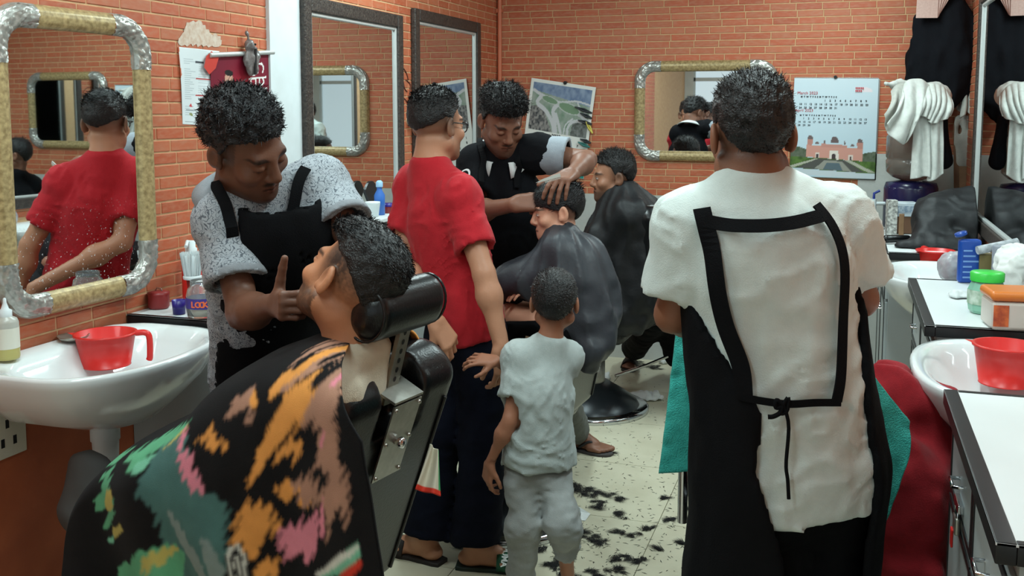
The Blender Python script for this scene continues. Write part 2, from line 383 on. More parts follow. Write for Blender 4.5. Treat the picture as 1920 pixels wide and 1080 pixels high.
# white strip beside the tall mirror
ws0, ws1 = onL(499, 100)[1], onL(556, 100)[1]
st(MB().box((XL, ws0, .93), (XL+.018, ws1, CEIL)).build('trim_2', M_white_paint))
def bricks(wall, to_world, u0, u1, v0, v1, skip, pick_ok, n_ind=300):
    """to_world(u, v, d) -> point; skip(u0,u1,v0,v1): no brick there (covered); pick_ok: may be singled out"""
    g = .0055; full = []; part = []
    row = 0; v = v0
    while v < v1-.005:
        u = u0-random.random()*BRL if row % 2 == 0 else u0-BRL*.5-random.uniform(-.03, .03)
        while u < u1:
            a, b = max(u, u0), min(u+BRL, u1); c, d = v, min(v+COURSE, v1)
            if b-a > .02 and not skip(a, b, c, d):
                (full if (abs(b-a-BRL) < 1e-6 and abs(d-c-COURSE) < 1e-6) else part).append((a, b, c, d))
            u += BRL
        v += COURSE; row += 1
    def area(q):
        p = [to_world(q[0], q[2], 0), to_world(q[1], q[3], 0)]; s = []
        for w in p:
            r = w-CC; z = r@CF
            if z < .2: return -1
            s.append((PPX+FPX*(r@CR)/z, PPY-FPX*(r@CU)/z))
        if not all(0 < x < 1920 and 0 < y < 1080 for x, y in s): return -1
        if not pick_ok((s[0][0]+s[1][0])/2, (s[0][1]+s[1][1])/2): return -1
        return abs((s[0][0]-s[1][0])*(s[0][1]-s[1][1]))
    ar = sorted(((area(q), i) for i, q in enumerate(full)), reverse=True)
    ind = {i for a, i in ar[:n_ind] if a > 0}
    def brick_vf(a, b, c, d):
        e = .0018; t = .0028
        P = [to_world(a+g/2, c+g/2, 0), to_world(b-g/2, c+g/2, 0), to_world(b-g/2, d-g/2, 0), to_world(a+g/2, d-g/2, 0),
             to_world(a+g/2+e, c+g/2+e, t), to_world(b-g/2-e, c+g/2+e, t), to_world(b-g/2-e, d-g/2-e, t), to_world(a+g/2+e, d-g/2-e, t)]
        return P, [(4, 5, 6, 7), (0, 1, 5, 4), (1, 2, 6, 5), (2, 3, 7, 6), (3, 0, 4, 7)]
    o0 = to_world(0, 0, 0); P, F = brick_vf(0, BRL, 0, COURSE)
    me = MB().add([p-o0 for p in P], F).mesh('brick'); me.materials.append(M_brick)
    for i in ind:
        q = full[i]; o = bpy.data.objects.new('brick', me); link(o, wall); o.location = Vector(to_world(q[0], q[2], 0))
    rest = [q for i, q in enumerate(full) if i not in ind]+part
    V = []; Fa = []; R = []
    for q in rest:
        P, F = brick_vf(*q); n = len(V); V += P; Fa += [[i+n for i in f] for f in F]; R += [random.random()]*8
    me = mesh_np('brickwork', np.array(V), np.array(Fa), smooth=False)
    at = me.attributes.new('rnd', 'FLOAT', 'POINT'); at.data.foreach_set('value', np.array(R, np.float32))
    o = obj('brickwork', me, M_brick, wall); o['kind'] = 'stuff'
    return len(ind), len(rest)
o_ = st(MB().box((XL, -.5, 0), (XL+.004, YB, .90)).build('trim_3', mat('orange_paint', srgb(176, 92, 56), .6, noise=(7, .6, srgb(146, 70, 44)), bump=(30, .1)))); o_['label'] = 'scuffed plain orange lower part of the left wall'
def skipL(a, b, c, d):
    if 2.14 < a and b < 2.66 and c > 1.05 and d < 1.80: return True
    if a > ws0-.005 and b < ws1+.005 and c > .93: return True
    for y0, y1, z0, z1 in ((3.76, 4.64, 1.02, 1.98), (4.92, 5.78, 1.02, 2.02)):
        if a > y0 and b < y1 and c > z0 and d < z1: return True
    return False
bricks(wall_left, lambda u, v, d: np.array([XL+d, u, v]), .6, YB, .90, CEIL, skipL, lambda x, y: (255 < x < 505 and y < 560) or (740 < x < 770 and y < 330) or (890 < x < 935) or (480 < x < 740 and y < 20))
def skipB(a, b, c, d): return (b < GX and d < DZ) or (a > GX and d < GZ) or (c < DZ) or (a > -1.2 and b < -.46 and c > 1.33 and d < 1.8)
bricks(wall_back, lambda u, v, d: np.array([u, YB-d, v]), XL, XR, DZ, CEIL, skipB, lambda x, y: True)
bricks(wall_right, lambda u, v, d: np.array([XR-d, u, v]), -.5, YB, .93, CEIL, lambda a, b, c, d: 2.2 < a and b < 5.4 and 1.05 < c and d < 2.0, lambda x, y: 1800 < x < 1845)
# floor with single tiles
floor = st(MB().box((XL-.12, YF-.1, -.08), (XR+.12, YB+.12, -.006)).build('floor', M_grout))
TS = .6; tm = MB().box((.0015, .0015, -.006), (TS-.0015, TS-.0015, 0)).mesh('tile'); tm.materials.append(M_tile)
for i in range(-3, 3):
    for j in range(-10, 5):
        x0, y0 = -.64+i*TS, 3.72+j*TS
        if x0 > XR or x0+TS < XL or y0 > YB or y0+TS < YF: continue
        x1, y1 = min(x0+TS, XR), min(y0+TS, YB); xa, ya = max(x0, XL), max(y0, YF)
        if (xa, ya, x1, y1) == (x0, y0, x0+TS, y0+TS): me = tm
        else:
            me = MB().box((xa-x0+.0015, ya-y0+.0015, -.006), (x1-x0-.0015, y1-y0-.0015, 0)).mesh('tile'); me.materials.append(M_tile)
        o = bpy.data.objects.new('tile', me); link(o, floor); o.location = (x0, y0, 0)
# ceiling tube lamps
M_tube = mat('lit_tube', (1, 1, 1, 1), .4, emit=((.88, 1, .985, 1), 3.5))
M_batten = mat('white_batten', srgb(230, 232, 232), .5)
for i, (x, y) in enumerate(TUBES):
    e = empty('tube_lamp', (x, y, CEIL), ['white ceiling tube lamp above the reclined customer', 'white ceiling tube lamp above the seated child', 'white ceiling tube lamp above the white shirted barber', 'white ceiling tube lamp near the back wall calendar', 'white ceiling tube lamp close to the shop window'][i], 'lamp', 'ceiling tube lamps')
    MB().box((-.035, -.62, -.045), (.035, .62, 0)).build('batten', M_batten, e, False, .006)
    MB().tube([(0, -.6, -.065), (0, .6, -.065)], .014, 12).build('tube', M_tube, e, False)
    for s in (-1, 1): MB().box((-.018, s*.6-.012, -.085), (.018, s*.6+.012, -.04)).build('lamp_holder', M_batten, e, False)
# corner pipe
pp = onB(933, 60)
e = empty('corner_conduit', (XL+.022, YB-.022, 0), 'thin orange painted conduit running up the corner of the brick walls', 'pipe')
MB().tube([(0, 0, 0), (0, 0, CEIL)], .014, 10).build('conduit', mat('painted_conduit', srgb(206, 118, 86), .45, noise=(9, .4, srgb(190, 98, 66))), e, False)
for z in (.6, 1.5, 2.2): MB().box((-.022, -.008, z-.012), (.018, .022, z+.012)).build('clip', mat('painted_conduit', None), e, False)
# ================================================================== ornate mirrors
def frame_basis(o, u, v, n):
    return Matrix(((u[0], v[0], n[0], o[0]), (u[1], v[1], n[1], o[1]), (u[2], v[2], n[2], o[2]), (0, 0, 0, 1)))
def ornate_mirror(M, w, h, label, bar=.066, rad=.125, corner=.165, glassm=None):
    """local: x right, y up, z off the wall, centred"""
    e = empty('ornate_mirror', (0, 0, 0), label, 'mirror'); e.matrix_world = M
    prof = [(-.5, 0), (-.5, .45), (-.42, .75), (-.25, .95), (0, 1.05), (.22, .95), (.38, .7), (.45, .4), (.5, .2), (.5, 0)]
    th = .03
    def sweep(pts, dirs, bump=0, seed=0):
        V = []; m = len(prof); sub = 3
        pr = []
        for i in range(m-1):
            for s in range(sub): t = s/sub; pr.append((prof[i][0]*(1-t)+prof[i+1][0]*t, prof[i][1]*(1-t)+prof[i+1][1]*t))
        pr.append(prof[-1]); m = len(pr)
        for p, d in zip(pts, dirs):
            for a, b in pr: V.append((p[0]+d[0]*a*bar, p[1]+d[1]*a*bar, b*th))
        V = np.array(V)
        if bump:
            a = np.tile([x[1] for x in pr], len(pts)); nz = fbm(V, 75, seed, 2); leaf = np.sin(nz*9)
            V[:, 2] += np.where(a > .3, .0035*leaf+.001, 0)
        F = np.array([(i*m+j, (i+1)*m+j, (i+1)*m+j+1, i*m+j+1) for i in range(len(pts)-1) for j in range(m-1)])
        return mesh_np('f', V, F)
    W2, H2 = w/2-bar/2, h/2-bar/2
    segs = []
    for (ax, s) in ((0, 1), (1, 1), (0, -1), (1, -1)):
        L_ = (W2 if ax == 0 else H2)-corner+bar/2
        n = 14; t = np.linspace(-L_, L_, n)
        if ax == 0: pts = [(x*s, H2*s) for x in t]; d = [(0, s)]*n
        else: pts = [(W2*s, -y*s) for y in t]; d = [(s, 0)]*n
        o = obj('frame_bar', sweep(pts, d), M_gold, e, False)
    for sx in (-1, 1):
        for sy in (-1, 1):
            pts, d = [], []
            ra = rad-bar/2; cx, cy = W2-ra, H2-ra
            for x in np.linspace(W2-corner+bar/2, cx, 7)[:-1]: pts.append((x, H2)); d.append((0, 1))
            for w_ in np.linspace(math.pi/2, 0, 20): pts.append((cx+ra*math.cos(w_), cy+ra*math.sin(w_))); d.append((math.cos(w_), math.sin(w_)))
            for y in np.linspace(cy, H2-corner+bar/2, 7)[1:]: pts.append((W2, y)); d.append((1, 0))
            pts = [(x*sx, y*sy) for x, y in pts]; d = [(x*sx*1.02, y*sy*1.02) for x, y in d]
            if sx*sy < 0: pts.reverse(); d.reverse()
            obj('corner_ornament', sweep(pts, d, 1, 3+sx+2*sy), M_silver, e, False)
    # glass with rounded corners
    P = []; ra = .05; gx, gy = w/2-bar*.7, h/2-bar*.7
    for (sx, sy, a0) in ((1, 1, 0), (-1, 1, 90), (-1, -1, 180), (1, -1, 270)):
        for k in range(7):
            a = math.radians(a0+15*k); P.append((sx*(gx-ra)+ra*math.cos(a), sy*(gy-ra)+ra*math.sin(a), .008))
    mb = MB(); mb.poly(P); n = len(P); mb.add(P+[(x, y, 0) for x, y, z in P], [(i, i+n, (i+1) % n+n, (i+1) % n) for i in range(n)])
    mb.build('mirror_pane', glassm or M_mirror, e, False)
    return e
mz0, mz1 = onL(37, 600)[2], onL(0, 5)[2]+.005; my1 = onL(262, 240)[1]
LMH = mz1-mz0; LMW = .62
ornate_mirror(frame_basis((XL+.022, my1-LMW/2, (mz0+mz1)/2), (math.sin(.05), math.cos(.05), 0), (0, 0, 1), (math.cos(.05), -math.sin(.05), 0)), LMW, LMH, 'ornate gold and silver framed mirror above the sink with the yellow bottle', glassm=M_mirror_dirty)
a, b = onB(1191, 115), onB(1456, 306)
ornate_mirror(frame_basis(((a[0]+b[0])/2, YB-.004, (a[2]+b[2])/2), (1, 0, 0), (0, 0, 1), (0, -1, 0)), b[0]-a[0], a[2]-b[2], 'ornate gold framed mirror hung lengthwise between the two wall calendars')
def tall_mirror(M, w, h, label):
    e = empty('tall_mirror', (0, 0, 0), label, 'mirror', 'tall black framed mirrors'); e.matrix_world = M
    fw = .062
    for (x0, x1, y0, y1) in ((-w/2, -w/2+fw, 0, h), (w/2-fw, w/2, 0, h), (-w/2+fw, w/2-fw, h-fw, h), (-w/2+fw, w/2-fw, 0, fw)):
        MB().box((x0, y0, 0), (x1, y1, .028)).build('frame_rail', M_blackwood, e, False, .006)
    g = fw; lw = .016
    for (x0, x1, y0, y1) in ((-w/2+g, -w/2+g+lw, g, h-g), (w/2-g-lw, w/2-g, g, h-g), (-w/2+g+lw, w/2-g-lw, h-g-lw, h-g), (-w/2+g+lw, w/2-g-lw, g, g+lw)):
        MB().box((x0, y0, 0), (x1, y1, .019)).build('inner_liner', M_liner, e, False, .004)
    MB().box((-w/2+.05, .05, 0), (w/2-.05, h-.05, .008)).build('mirror_pane', M_mirror, e, False)
    return e
z0 = .985
for (xa, xb, tx, ty, rot, lab) in ((556, 746, 746, 30, -.010, 'tall black framed mirror beside the white strip of wall'), (769, 893, 769, 15, 0, 'tall black framed mirror beside the corner conduit')):
    ya, yb = onL(xa, 100)[1], onL(xb, 60)[1]; zt = onL(tx, ty)[2]
    u = unit((math.sin(rot), math.cos(rot), 0)); n = np.array([u[1], -u[0], 0])
    tall_mirror(frame_basis((XL+.004+abs(rot)*.5, (ya+yb)/2, z0), u, (0, 0, 1), n), yb-ya, zt-z0, lab)
# mirror on the right wall
tall_mirror(frame_basis((XR-.004, 4.1, z0), (0, -1, 0), (0, 0, 1), (-1, 0, 0)), 2*(5.66-4.1), 2.16-z0, 'wide mirror with thin dark frame along the right brick wall')
# ================================================================== people: builders
SKIN = lambda *c: np.array(srgb(*c)[:3])
def rot_frame(fwd, up):
    """columns: right, forward, up of a head or hand"""
    f = unit(fwd); u = np.asarray(up, float); u = unit(u-f*(u@f)); r = np.cross(f, u); return np.stack([r, f, u], 1)
def rot_fr(f, r):
    f = unit(f); r = np.asarray(r, float); r = unit(r-f*(r@f)); return np.stack([r, f, np.cross(r, f)], 1)
def head_prims(c, R, s=1., jaw=1., fat=1., nose=1.):
    """c: point between the ears, R: frame, s: scale"""
    P = lambda x, y, z: c+R@(np.array([x, y, z])*s)
    E = lambda x, y, z, rx, ry, rz, k=.02, **kw: ell(P(x, y, z), np.array([rx, ry, rz])*s, R, k*s, **kw)
    Cc = lambda a, b, ra, rb=None, k=.015, **kw: cap(P(*a), P(*b), ra*s, (rb if rb else ra)*s, k*s, **kw)
    q = [E(0, -.016, .036, .076*fat, .096, .086, .01), E(0, .034, -.030, .060*fat, .060, .080, .03)]
    for g in (-1, 1):
        q += [Cc((g*.054*fat, .004, -.058), (g*.014, .074, -.094*jaw), .022, .020, .03), E(g*.046*fat, .064, -.026, .020, .022, .018, .025)]
    q += [E(0, .082, -.098*jaw, .018, .014, .014, .018), Cc((-.034, .080, .024), (.034, .080, .024), .0125, None, .02)]
    for g in (-1, 1): q += [E(g*.032, .103, .006, .017, .016, .012, .014, sub=True), E(g*.031, .0815, .004, .0145, .0135, .0115, .004)]
    q += [Cc((0, .090, .016), (0, .108*nose, -.024), .0085, .0125, .012), Cc((0, .108*nose, -.026), (0, .104, -.034), .0125, .0085, .006)]
    for g in (-1, 1): q += [E(g*.0125, .099, -.032, .0085, .010, .0075, .006)]
    q += [E(0, .078, -.062, .030, .018, .022, .02)]
    for g in (-1, 1): q += [Cc((0, .0965, -.0605), (g*.020, .087, -.064), .0058, .0035, .005), Cc((0, .0945, -.0705), (g*.019, .086, -.067), .0068, .0035, .005)]
    q += [Cc((-.024, .0985, -.0655), (.024, .0985, -.0655), .0022, None, .003, sub=True)]
    for g in (-1, 1):   # ears
        Re = R@np.array([[math.cos(.30*g), -math.sin(.30*g)*1, 0], [math.sin(.30*g), math.cos(.30*g), 0], [0, 0, 1.]])
        q += [ell(P(g*.083*fat, -.012, -.004), np.array([.0095, .021, .034])*s, Re, .008*s), ell(P(g*.093*fat, -.006, .000), np.array([.0085, .012, .022])*s, Re, .004*s, sub=True), ell(P(g*.080*fat, .004, -.024), np.array([.006, .007, .010])*s, R, .006*s)]
    return q
def hand_prims(w, d, n, side, curls=(20, 20, 20, 20), s=1., spread=8., thumb=(35, 25), tcurl=20, fl=1.):
    """w wrist, d direction of the fingers, n back-of-hand normal, side +1: thumb towards cross(d, n)"""
    d = unit(d); n = unit(n-d*(n@d)); x = np.cross(d, n)*side; q = []
    kn = []
    cl = curls if hasattr(curls[0], '__len__') else [(a, a, a*.8) for a in curls]
    offs = (.030, .010, -.011, -.030); lens = ((.042, .025, .020), (.046, .029, .021), (.043, .027, .020), (.034, .020, .018)); ml = (.088, .090, .085, .076)
    for i in range(4):
        k = w+(d*ml[i]+x*offs[i]*.88)*s; q.append(cap(w+(x*offs[i]*.55+d*.012)*s, k, .0155*s, .0105*s, .014*s)); kn.append(k)
        a = 0.; p = k; sp = math.radians((1.3-i)*spread*.7); dd = d*math.cos(sp)+x*math.sin(sp); r = (.0094, .0098, .0092, .0082)[i]*s
        for j in range(3):
            a += math.radians(cl[i][j]); v = dd*math.cos(a)-n*math.sin(a); e = p+v*lens[i][j]*s*fl
            q.append(cap(p, e, r*(1-.07*j), r*(1-.07*(j+1)), .004*s)); p = e
    ta, tb = map(math.radians, thumb)
    p = w+(d*.022+x*.020)*s; v = unit(d*math.cos(ta)+x*math.sin(ta)-n*math.sin(tb)); e = p+v*.046*s
    q.append(cap(p, e, .0155*s, .0118*s, .014*s)); a = math.radians(tcurl)
    v2 = unit(v*math.cos(a)+(d*.6-x*.5-n*.3)*math.sin(a)); e2 = e+v2*.032*s; q.append(cap(e, e2, .0112*s, .0102*s, .004*s)); e3 = e2+unit(v2*math.cos(a)+(d*.6-x*.5-n*.3)*math.sin(a))*.026*s
    q.append(cap(e2, e3, .0102*s, .0085*s, .004*s))
    return q
def foot_prims(a, d, s=1.):
    """a ankle joint, d horizontal direction of the toes"""
    d = unit((d[0], d[1], 0)); up = A(0, 0, 1.); x = np.cross(d, up); g = A(a[0], a[1], 0)
    g[2] = a[2]-.075*s
    q = [cap(a, g+(up*.028-d*.02)*s, .036*s, .028*s, .02*s), cap(g+(up*.026-d*.035)*s, g+(up*.022+d*.09)*s, .028*s, .030*s, .02*s, fl=(up, .8)), cap(a+d*.01*s, g+(up*.03+d*.10)*s, .034*s, .022*s, .03*s)]
    for i in range(5):
        o = (i-2)*.017; L_ = (.175, .172, .165, .155, .142)[i]; q.append(cap(g+(x*o*.9+d*.09+up*.02)*s, g+(x*o+d*L_+up*.013)*s, .017*s, (.013 if i == 0 else .0095)*s, .008*s))
    return q
def limb(a, b, ra, rb, k=.03, bulge=None):
    q = [cap(a, b, ra, rb, k)]
    if bulge: t, r, off = bulge; q.append(ell(a+(b-a)*t+off, r, None, k))
    return q
def body_prims(J, s=1., w=1., belly=0., seg=None):
    """J: joints; torso frame from hips, shoulders; returns prims of torso, arms, legs (no head, hands, feet)"""
    hip, ch, nk = J['pelvis'], J['chest'], J['neck']; up = unit(ch-hip); x = unit(J['sr']-J['sl']); fwd = unit(np.cross(up, x)); x = np.cross(fwd, up)
    R = np.stack([x, fwd, up], 1); q = []
    q += [ell(hip, A(.165, .118, .13)*s*w, R, .03), ell(hip*.45+ch*.55-up*.04*s, A(.145*w, .105*w+belly, .17)*s, R, .06), ell(ch-fwd*.004, A(.160*w, .112, .165)*s, R, .06)]
    q += [cap(J['sl'], J['sr'], .058*s, None, .05, fl=(fwd, .95))]
    for k in ('sl', 'sr'): q += [cap(nk+up*.012*s, J[k]+up*.012*s, .045*s, .045*s, .04), ell(J[k], A(.058, .058, .062)*s, R, .03)]
    return q, R
class Person:
    def __init__(p, name_label, J, head, skin, s=1., w=1., belly=0., hair_col=(18, 16, 16), face=(1., 1., 1.), neck_r=.053, detail=1., closed=False):
        p.det = detail; p.closed = closed; p.J = {k: np.asarray(v, float) for k, v in J.items()}; p.s = s; p.skin = SKIN(*skin); p.hairc = SKIN(*hair_col); p.label = name_label
        p.hs = face[0]; p.hc = head[0]; p.HR = rot_frame(head[1], head[2]) if len(head) == 3 else rot_fr(*head[1]); p.face = face
        p.torso, p.R = body_prims(p.J, s, w, belly); p.x, p.fwd, p.up = p.R.T
        J = p.J; p.extra = []; p.fine = []; p.w = w; p.neck_r = neck_r*s
        p.headq = head_prims(p.hc, p.HR, p.hs, face[1] if len(face) > 1 else 1, face[2] if len(face) > 2 else 1)
        p.neckq = [cap(J['neck'], p.hc+p.HR@A(0, -.022, -.055)*p.hs, p.neck_r, p.neck_r*.93, .03)]
        p.arms = {}
        for k in 'lr':
            if 'e'+k in J: p.arms[k] = [cap(J['s'+k], J['e'+k], .047*s, .037*s, .02), cap(J['e'+k], J['w'+k], .039*s, .0265*s, .015, None), ell(J['e'+k]*.7+J['w'+k]*.3, A(.043, .043, .043)*s, None, .03)]
        p.legs = {}
        for k in 'lr':
            if 'k'+k in J: p.legs[k] = [cap(J['h'+k], J['k'+k], .082*s, .055*s, .03), cap(J['k'+k], J['a'+k], .052*s, .036*s, .02), ell(J['k'+k]*.65+J['a'+k]*.35, A(.053, .053, .06)*s, None, .03)]
        p.skinq = p.torso+p.neckq+[q for a in p.arms.values() for q in a]+[q for a in p.legs.values() for q in a]
        p.regions = [(p.hc-.155*p.hs, p.hc+.155*p.hs, .0037*p.hs*detail)]
    def hand(p, k, d, n, side, **kw):
        q = hand_prims(p.J['w'+k], d, n, side, s=kw.pop('s', p.s), **kw); p.skinq += q
        b = [pbb(x) for x in q]; p.regions.append((np.min([x[0] for x in b], 0)-.006, np.max([x[1] for x in b], 0)+.006, .0034*p.det))
    def foot(p, k, d): 
        q = foot_prims(p.J['a'+k], d, p.s); p.skinq += q
        b = [pbb(x) for x in q]; p.regions.append((np.min([x[0] for x in b], 0)-.006, np.max([x[1] for x in b], 0)+.006, .0055*p.det))
    def local(p, V): return ((V-p.hc)@p.HR)/p.hs
    def build(p, paint=None, group=None, base=None):
        q = p.skinq+p.headq
        V, F = sdf_mesh(q, .013, regions=p.regions)
        b = base if base is not None else A(p.J['pelvis'][0], p.J['pelvis'][1], 0)
        p.root = empty('person', b, p.label, 'person', group)
        c = np.tile(p.skin, (len(V), 1)); n = fbm(V, 22, 5); c *= (1+.07*n)[:, None]
        L = p.local(V); x, y, z = L.T; ax = np.abs(x); hd = (np.abs(L) < .17).all(1)
        def mixc(m, col, a): 
            m = np.clip(m, 0, 1)*a*hd; c[:] = c*(1-m[:, None])+np.asarray(col)*m[:, None]
        sm = lambda e0, e1, v: np.clip((v-e0)/(e1-e0), 0, 1)
        lips = (1-sm(.75, 1.1, ((x/.024)**2+((z+.0655)/.011)**2)**.5))*(y > .06); mixc(lips, p.skin*A(.85, .58, .58), .6)
        mixc((1-sm(.7, 1.3, np.abs(z+.0655)/.0022))*(ax < .024)*(y > .07), p.skin*.25, .8)
        br = (1-sm(.8, 1.2, (((ax-.033)/.021)**2+((z-.0285+.006*((ax-.033)/.02)**2)/.0058)**2)**.5))*(y > .05); mixc(br, p.hairc, .85)
        cl = 0. if p.closed else 1.
        ey = cl*(1-sm(.8, 1.1, (((ax-.031)/.0135)**2+((z-.0035)/.0045)**2)**.5))*(y > .06); mixc(ey, SKIN(205, 200, 195), .9)
        mixc(cl*(1-sm(.9, 1.2, (((ax-.031)/.0055)**2+((z-.0035)/.0052)**2)**.5))*(y > .06), SKIN(16, 12, 10), 1)
        mixc((1-sm(.8, 1.2, (((ax-.031)/.0150)**2+((z-(.0085 if cl else -.003))/.0022)**2)**.5))*(y > .06), SKIN(14, 11, 10), .9)
        if paint: paint(p, L, mixc, sm)
        obj('body', mesh_np('body', V, F, c), M_skin, p.root)
        return p.root
    # ---------------------------------------------------------- hair
    def hair(p, top=.02, side=.008, back=.010, line=None, lift=None, rough=.5, n=2600, length=.022, comb=(0, -.6, .5), curl=.5, col=(16, 15, 16), sd=1, stub=None):
        s = p.hs; R = p.HR; c = p.hc
        line = line or [(0, .078), (35, .074), (58, .058), (72, .012), (95, .030), (120, -.010), (150, -.052), (180, -.060)]
        la, lz = np.array(line).T
        def zl(L):
            a = np.degrees(np.arctan2(np.abs(L[:, 0]), L[:, 1]+.02)); return np.interp(a, la, lz)
        def th(L):
            z = L[:, 2]; t = np.clip((z-.045)/.06, 0, 1); yb = np.clip(-L[:, 1]/.07, 0, 1); lo = side*(1-yb)+back*yb; r = lo*(1-t)+top*t
            if lift is not None: r = r+lift(L)
            return r
        base = [ell(c+R@(A(0, -.016, .036)*s), A(.076*(p.face[2] if len(p.face) > 2 else 1), .096, .086)*s, R, .01)]
        def post(P, D):
            L = ((P-c)@R)/s; d = D/s-th(L); nz = fbm(L, 60, sd, 3); st_ = vnoise(L*A(1, .35, .6), 150, sd+5)
            d = d-rough*(.004*nz+.0025*st_)
            cut = (zl(L)-L[:, 2])*.8+.0035*nz; inner = -(D/s+.004)
            return np.maximum(np.maximum(d, cut), inner)*s
        bx = (c-.15*s, c+.15*s)
        D, lo, r = field(base, .0042*s*p.det, bx, None)
        idx = np.argwhere(np.abs(D) < .075); P = lo+idx*r; D[tuple(idx.T)] = post(P, D[tuple(idx.T)].astype(float))
        V, F = nets(D, lo, r)
        # strands on the surface
        fc = V[F].mean(1); nr = np.cross(V[F[:, 2]]-V[F[:, 0]], V[F[:, 3]]-V[F[:, 1]]); nr /= np.linalg.norm(nr, axis=1, keepdims=True)+1e-9
        out = ((fc-c)*nr).sum(1) > .02*s
        ids = np.flatnonzero(out); Ls = ((fc-c)@R)/s
        wt = np.clip(th(Ls[ids]), .002, None); ids = rng.choice(ids, n, p=wt/wt.sum())
        L0 = Ls[ids]; nn = nr[ids]; dirs = R@np.asarray(comb, float); t = dirs-(nn@dirs)[:, None]*nn; t = t+curl*.6*rng.normal(size=t.shape)+nn*.22*(1+curl); t /= np.linalg.norm(t, axis=1, keepdims=True)
        ln = length*s*(.5+rng.random(n))*np.clip(th(L0)/max(top, .01), .25, 1.2)
        b0 = fc[ids]-nn*.003*s; side_v = np.cross(t, nn); side_v /= np.linalg.norm(side_v, axis=1, keepdims=True)+1e-9; w_ = .0011*s
        mid = b0+t*(ln*.55)[:, None]+nn*(ln*.12)[:, None]; tip = b0+t*ln[:, None]-nn*(ln*.02)[:, None]+rng.normal(size=t.shape)*(curl*.004*s)
        S = np.stack([b0-side_v*w_, b0+side_v*w_, mid+side_v*w_*.8, mid-side_v*w_*.8, tip+side_v*w_*.25, tip-side_v*w_*.25], 1).reshape(-1, 3)
        o = np.arange(n)*6+len(V); G = np.concatenate([np.stack([o, o+1, o+2, o+3], 1), np.stack([o+3, o+2, o+4, o+5], 1)])
        h = obj('hair', mesh_np('hair', np.concatenate([V, S]), np.concatenate([F, G])), mat('hair_%d_%d_%d' % col, srgb(*col), .42, spec=.45, noise=(90, .6, srgb(*[min(255, int(v*1.8+6)) for v in col])), bump=(260, .5, (1, .3, 1))), p.root)
        return h
    # ---------------------------------------------------------- garments
    def tshirt(p, name, m, off=.014, sleeve=.62, hem=.16, post_amp=.006, sr=.072, ends=None, seed=1, neck=True, res=.0085, collar=None, sl_col=None, keep=None, torso_extra=(), drop=.0, flare=0.):
        J = p.J; s = p.s; q = []
        hemp = J['pelvis']-p.up*hem*s
        for t in p.torso:
            if t[0] == 'e': q.append(ell(t[1], t[2]+off, t[3], t[5]))
            else: q.append(cap(t[1], t[2], t[3]+off*.75, t[4]+off*.75, t[5], t[6]))
        tw = A(.165*p.w, .122, 0)*s
        q.append(cap(J['chest']-p.up*.02, hemp, (.150*p.w)*s+off, (.160*p.w)*s+off+flare, .05, fl=(p.fwd, .74)))
        q += list(torso_extra)
        nax = unit(unit(p.hc-J['neck'])+p.up*.6)
        if neck: q.append(cap(J['neck']-nax*.07, J['neck']+nax*.010, p.neck_r+.016, p.neck_r+.007, .03, cut=True))
        sl = {}
        for k in 'lr':
            if 'e'+k not in J: continue
            f = (ends or {}).get(k, sleeve); e = J['s'+k]+(J['e'+k]-J['s'+k])*f
            q.append(cap(J['s'+k], e, .060*s+off*.6, sr*s, .03, cut=True)); sl[k] = e
        q.append(cap(hemp, hemp-p.up*.3, .4, .4, .004, sub=True, cuta=True))
        for k, e in sl.items():
            d = unit(J['e'+k]-J['s'+k]); q.append(cap(e-d*.02, e+d*.08, sr*s-.012-post_amp, None, .004, sub=True))
        def post(P, D):
            a = vnoise(P*A(1, 1, .45), 17, seed)+.5*vnoise(P*A(1.2, 1.2, .6), 38, seed+3)
            b = np.abs(vnoise(P@p.R*A(.6, .6, 1.), 11, seed+7)); 
            r_ = 1-2*np.abs(vnoise(P@p.R*A(.7, .7, 1.5)+.35*vnoise(P, 6, seed+9)[:, None], 13/s**.5, seed+11)); r_ = np.clip(r_-.35, 0, 1)
            fd = np.clip((np.linalg.norm(P-J['neck'], axis=1)-.075)/.08, .1, 1)
            return D-fd*post_amp*(a*.5-b*.8+.1+.9*r_)
        p.gq = q
        V, F = sdf_mesh(q, res, post)
        if neck:   # ribbed neckband
            a_ = unit(np.cross(nax, p.x)); b_ = np.cross(nax, a_); mb = MB(); c_ = J['neck']+nax*.008
            mb.tube([c_+(a_*math.cos(t)+b_*math.sin(t))*(p.neck_r+.0045) for t in np.linspace(0, 2*math.pi, 41)], .0062, 8, caps=False); p.neckband = mb
        if keep is not None:
            c_ = V[F].mean(1); F = F[keep(c_)]; u = np.unique(F); mp = np.full(len(V), -1); mp[u] = np.arange(len(u)); V, F = V[u], mp[F]
        o = obj(name, mesh_np(name, V, F), m, p.root)
        if neck: p.neckband.build('neckband', m, o)
        return o
    def trousers(p, name, m, off=.014, cuff=.93, sr=.06, seed=2, amp=.006, waist=.08, res=.0095, ends=None, bag=1.):
        J = p.J; s = p.s
        q = [ell(J['pelvis']-p.up*.03, A(.160*p.w, .112, .12)*s*1.0+.004, p.R, .03)]
        for k in 'lr':
            if 'k'+k not in J: continue
            f = (ends or {}).get(k, cuff); e = J['k'+k]+(J['a'+k]-J['k'+k])*f; d = unit(J['a'+k]-J['k'+k])
            q += [cap(J['h'+k], J['k'+k], .085*s*bag+off*.8, .062*s*bag+off, .03), cap(J['k'+k], e, .062*s*bag+off, sr*s, .03, cut=True)]
        top = J['pelvis']+p.up*waist*s; q.append(cap(top, top+p.up*.3, .4, .4, .004, sub=True, cuta=True))
        def post(P, D): return D-amp*(vnoise(P*A(1, 1, 1.6), 16, seed)+.5*vnoise(P*A(1, 1, 2), 40, seed+1))
        p.tq = q
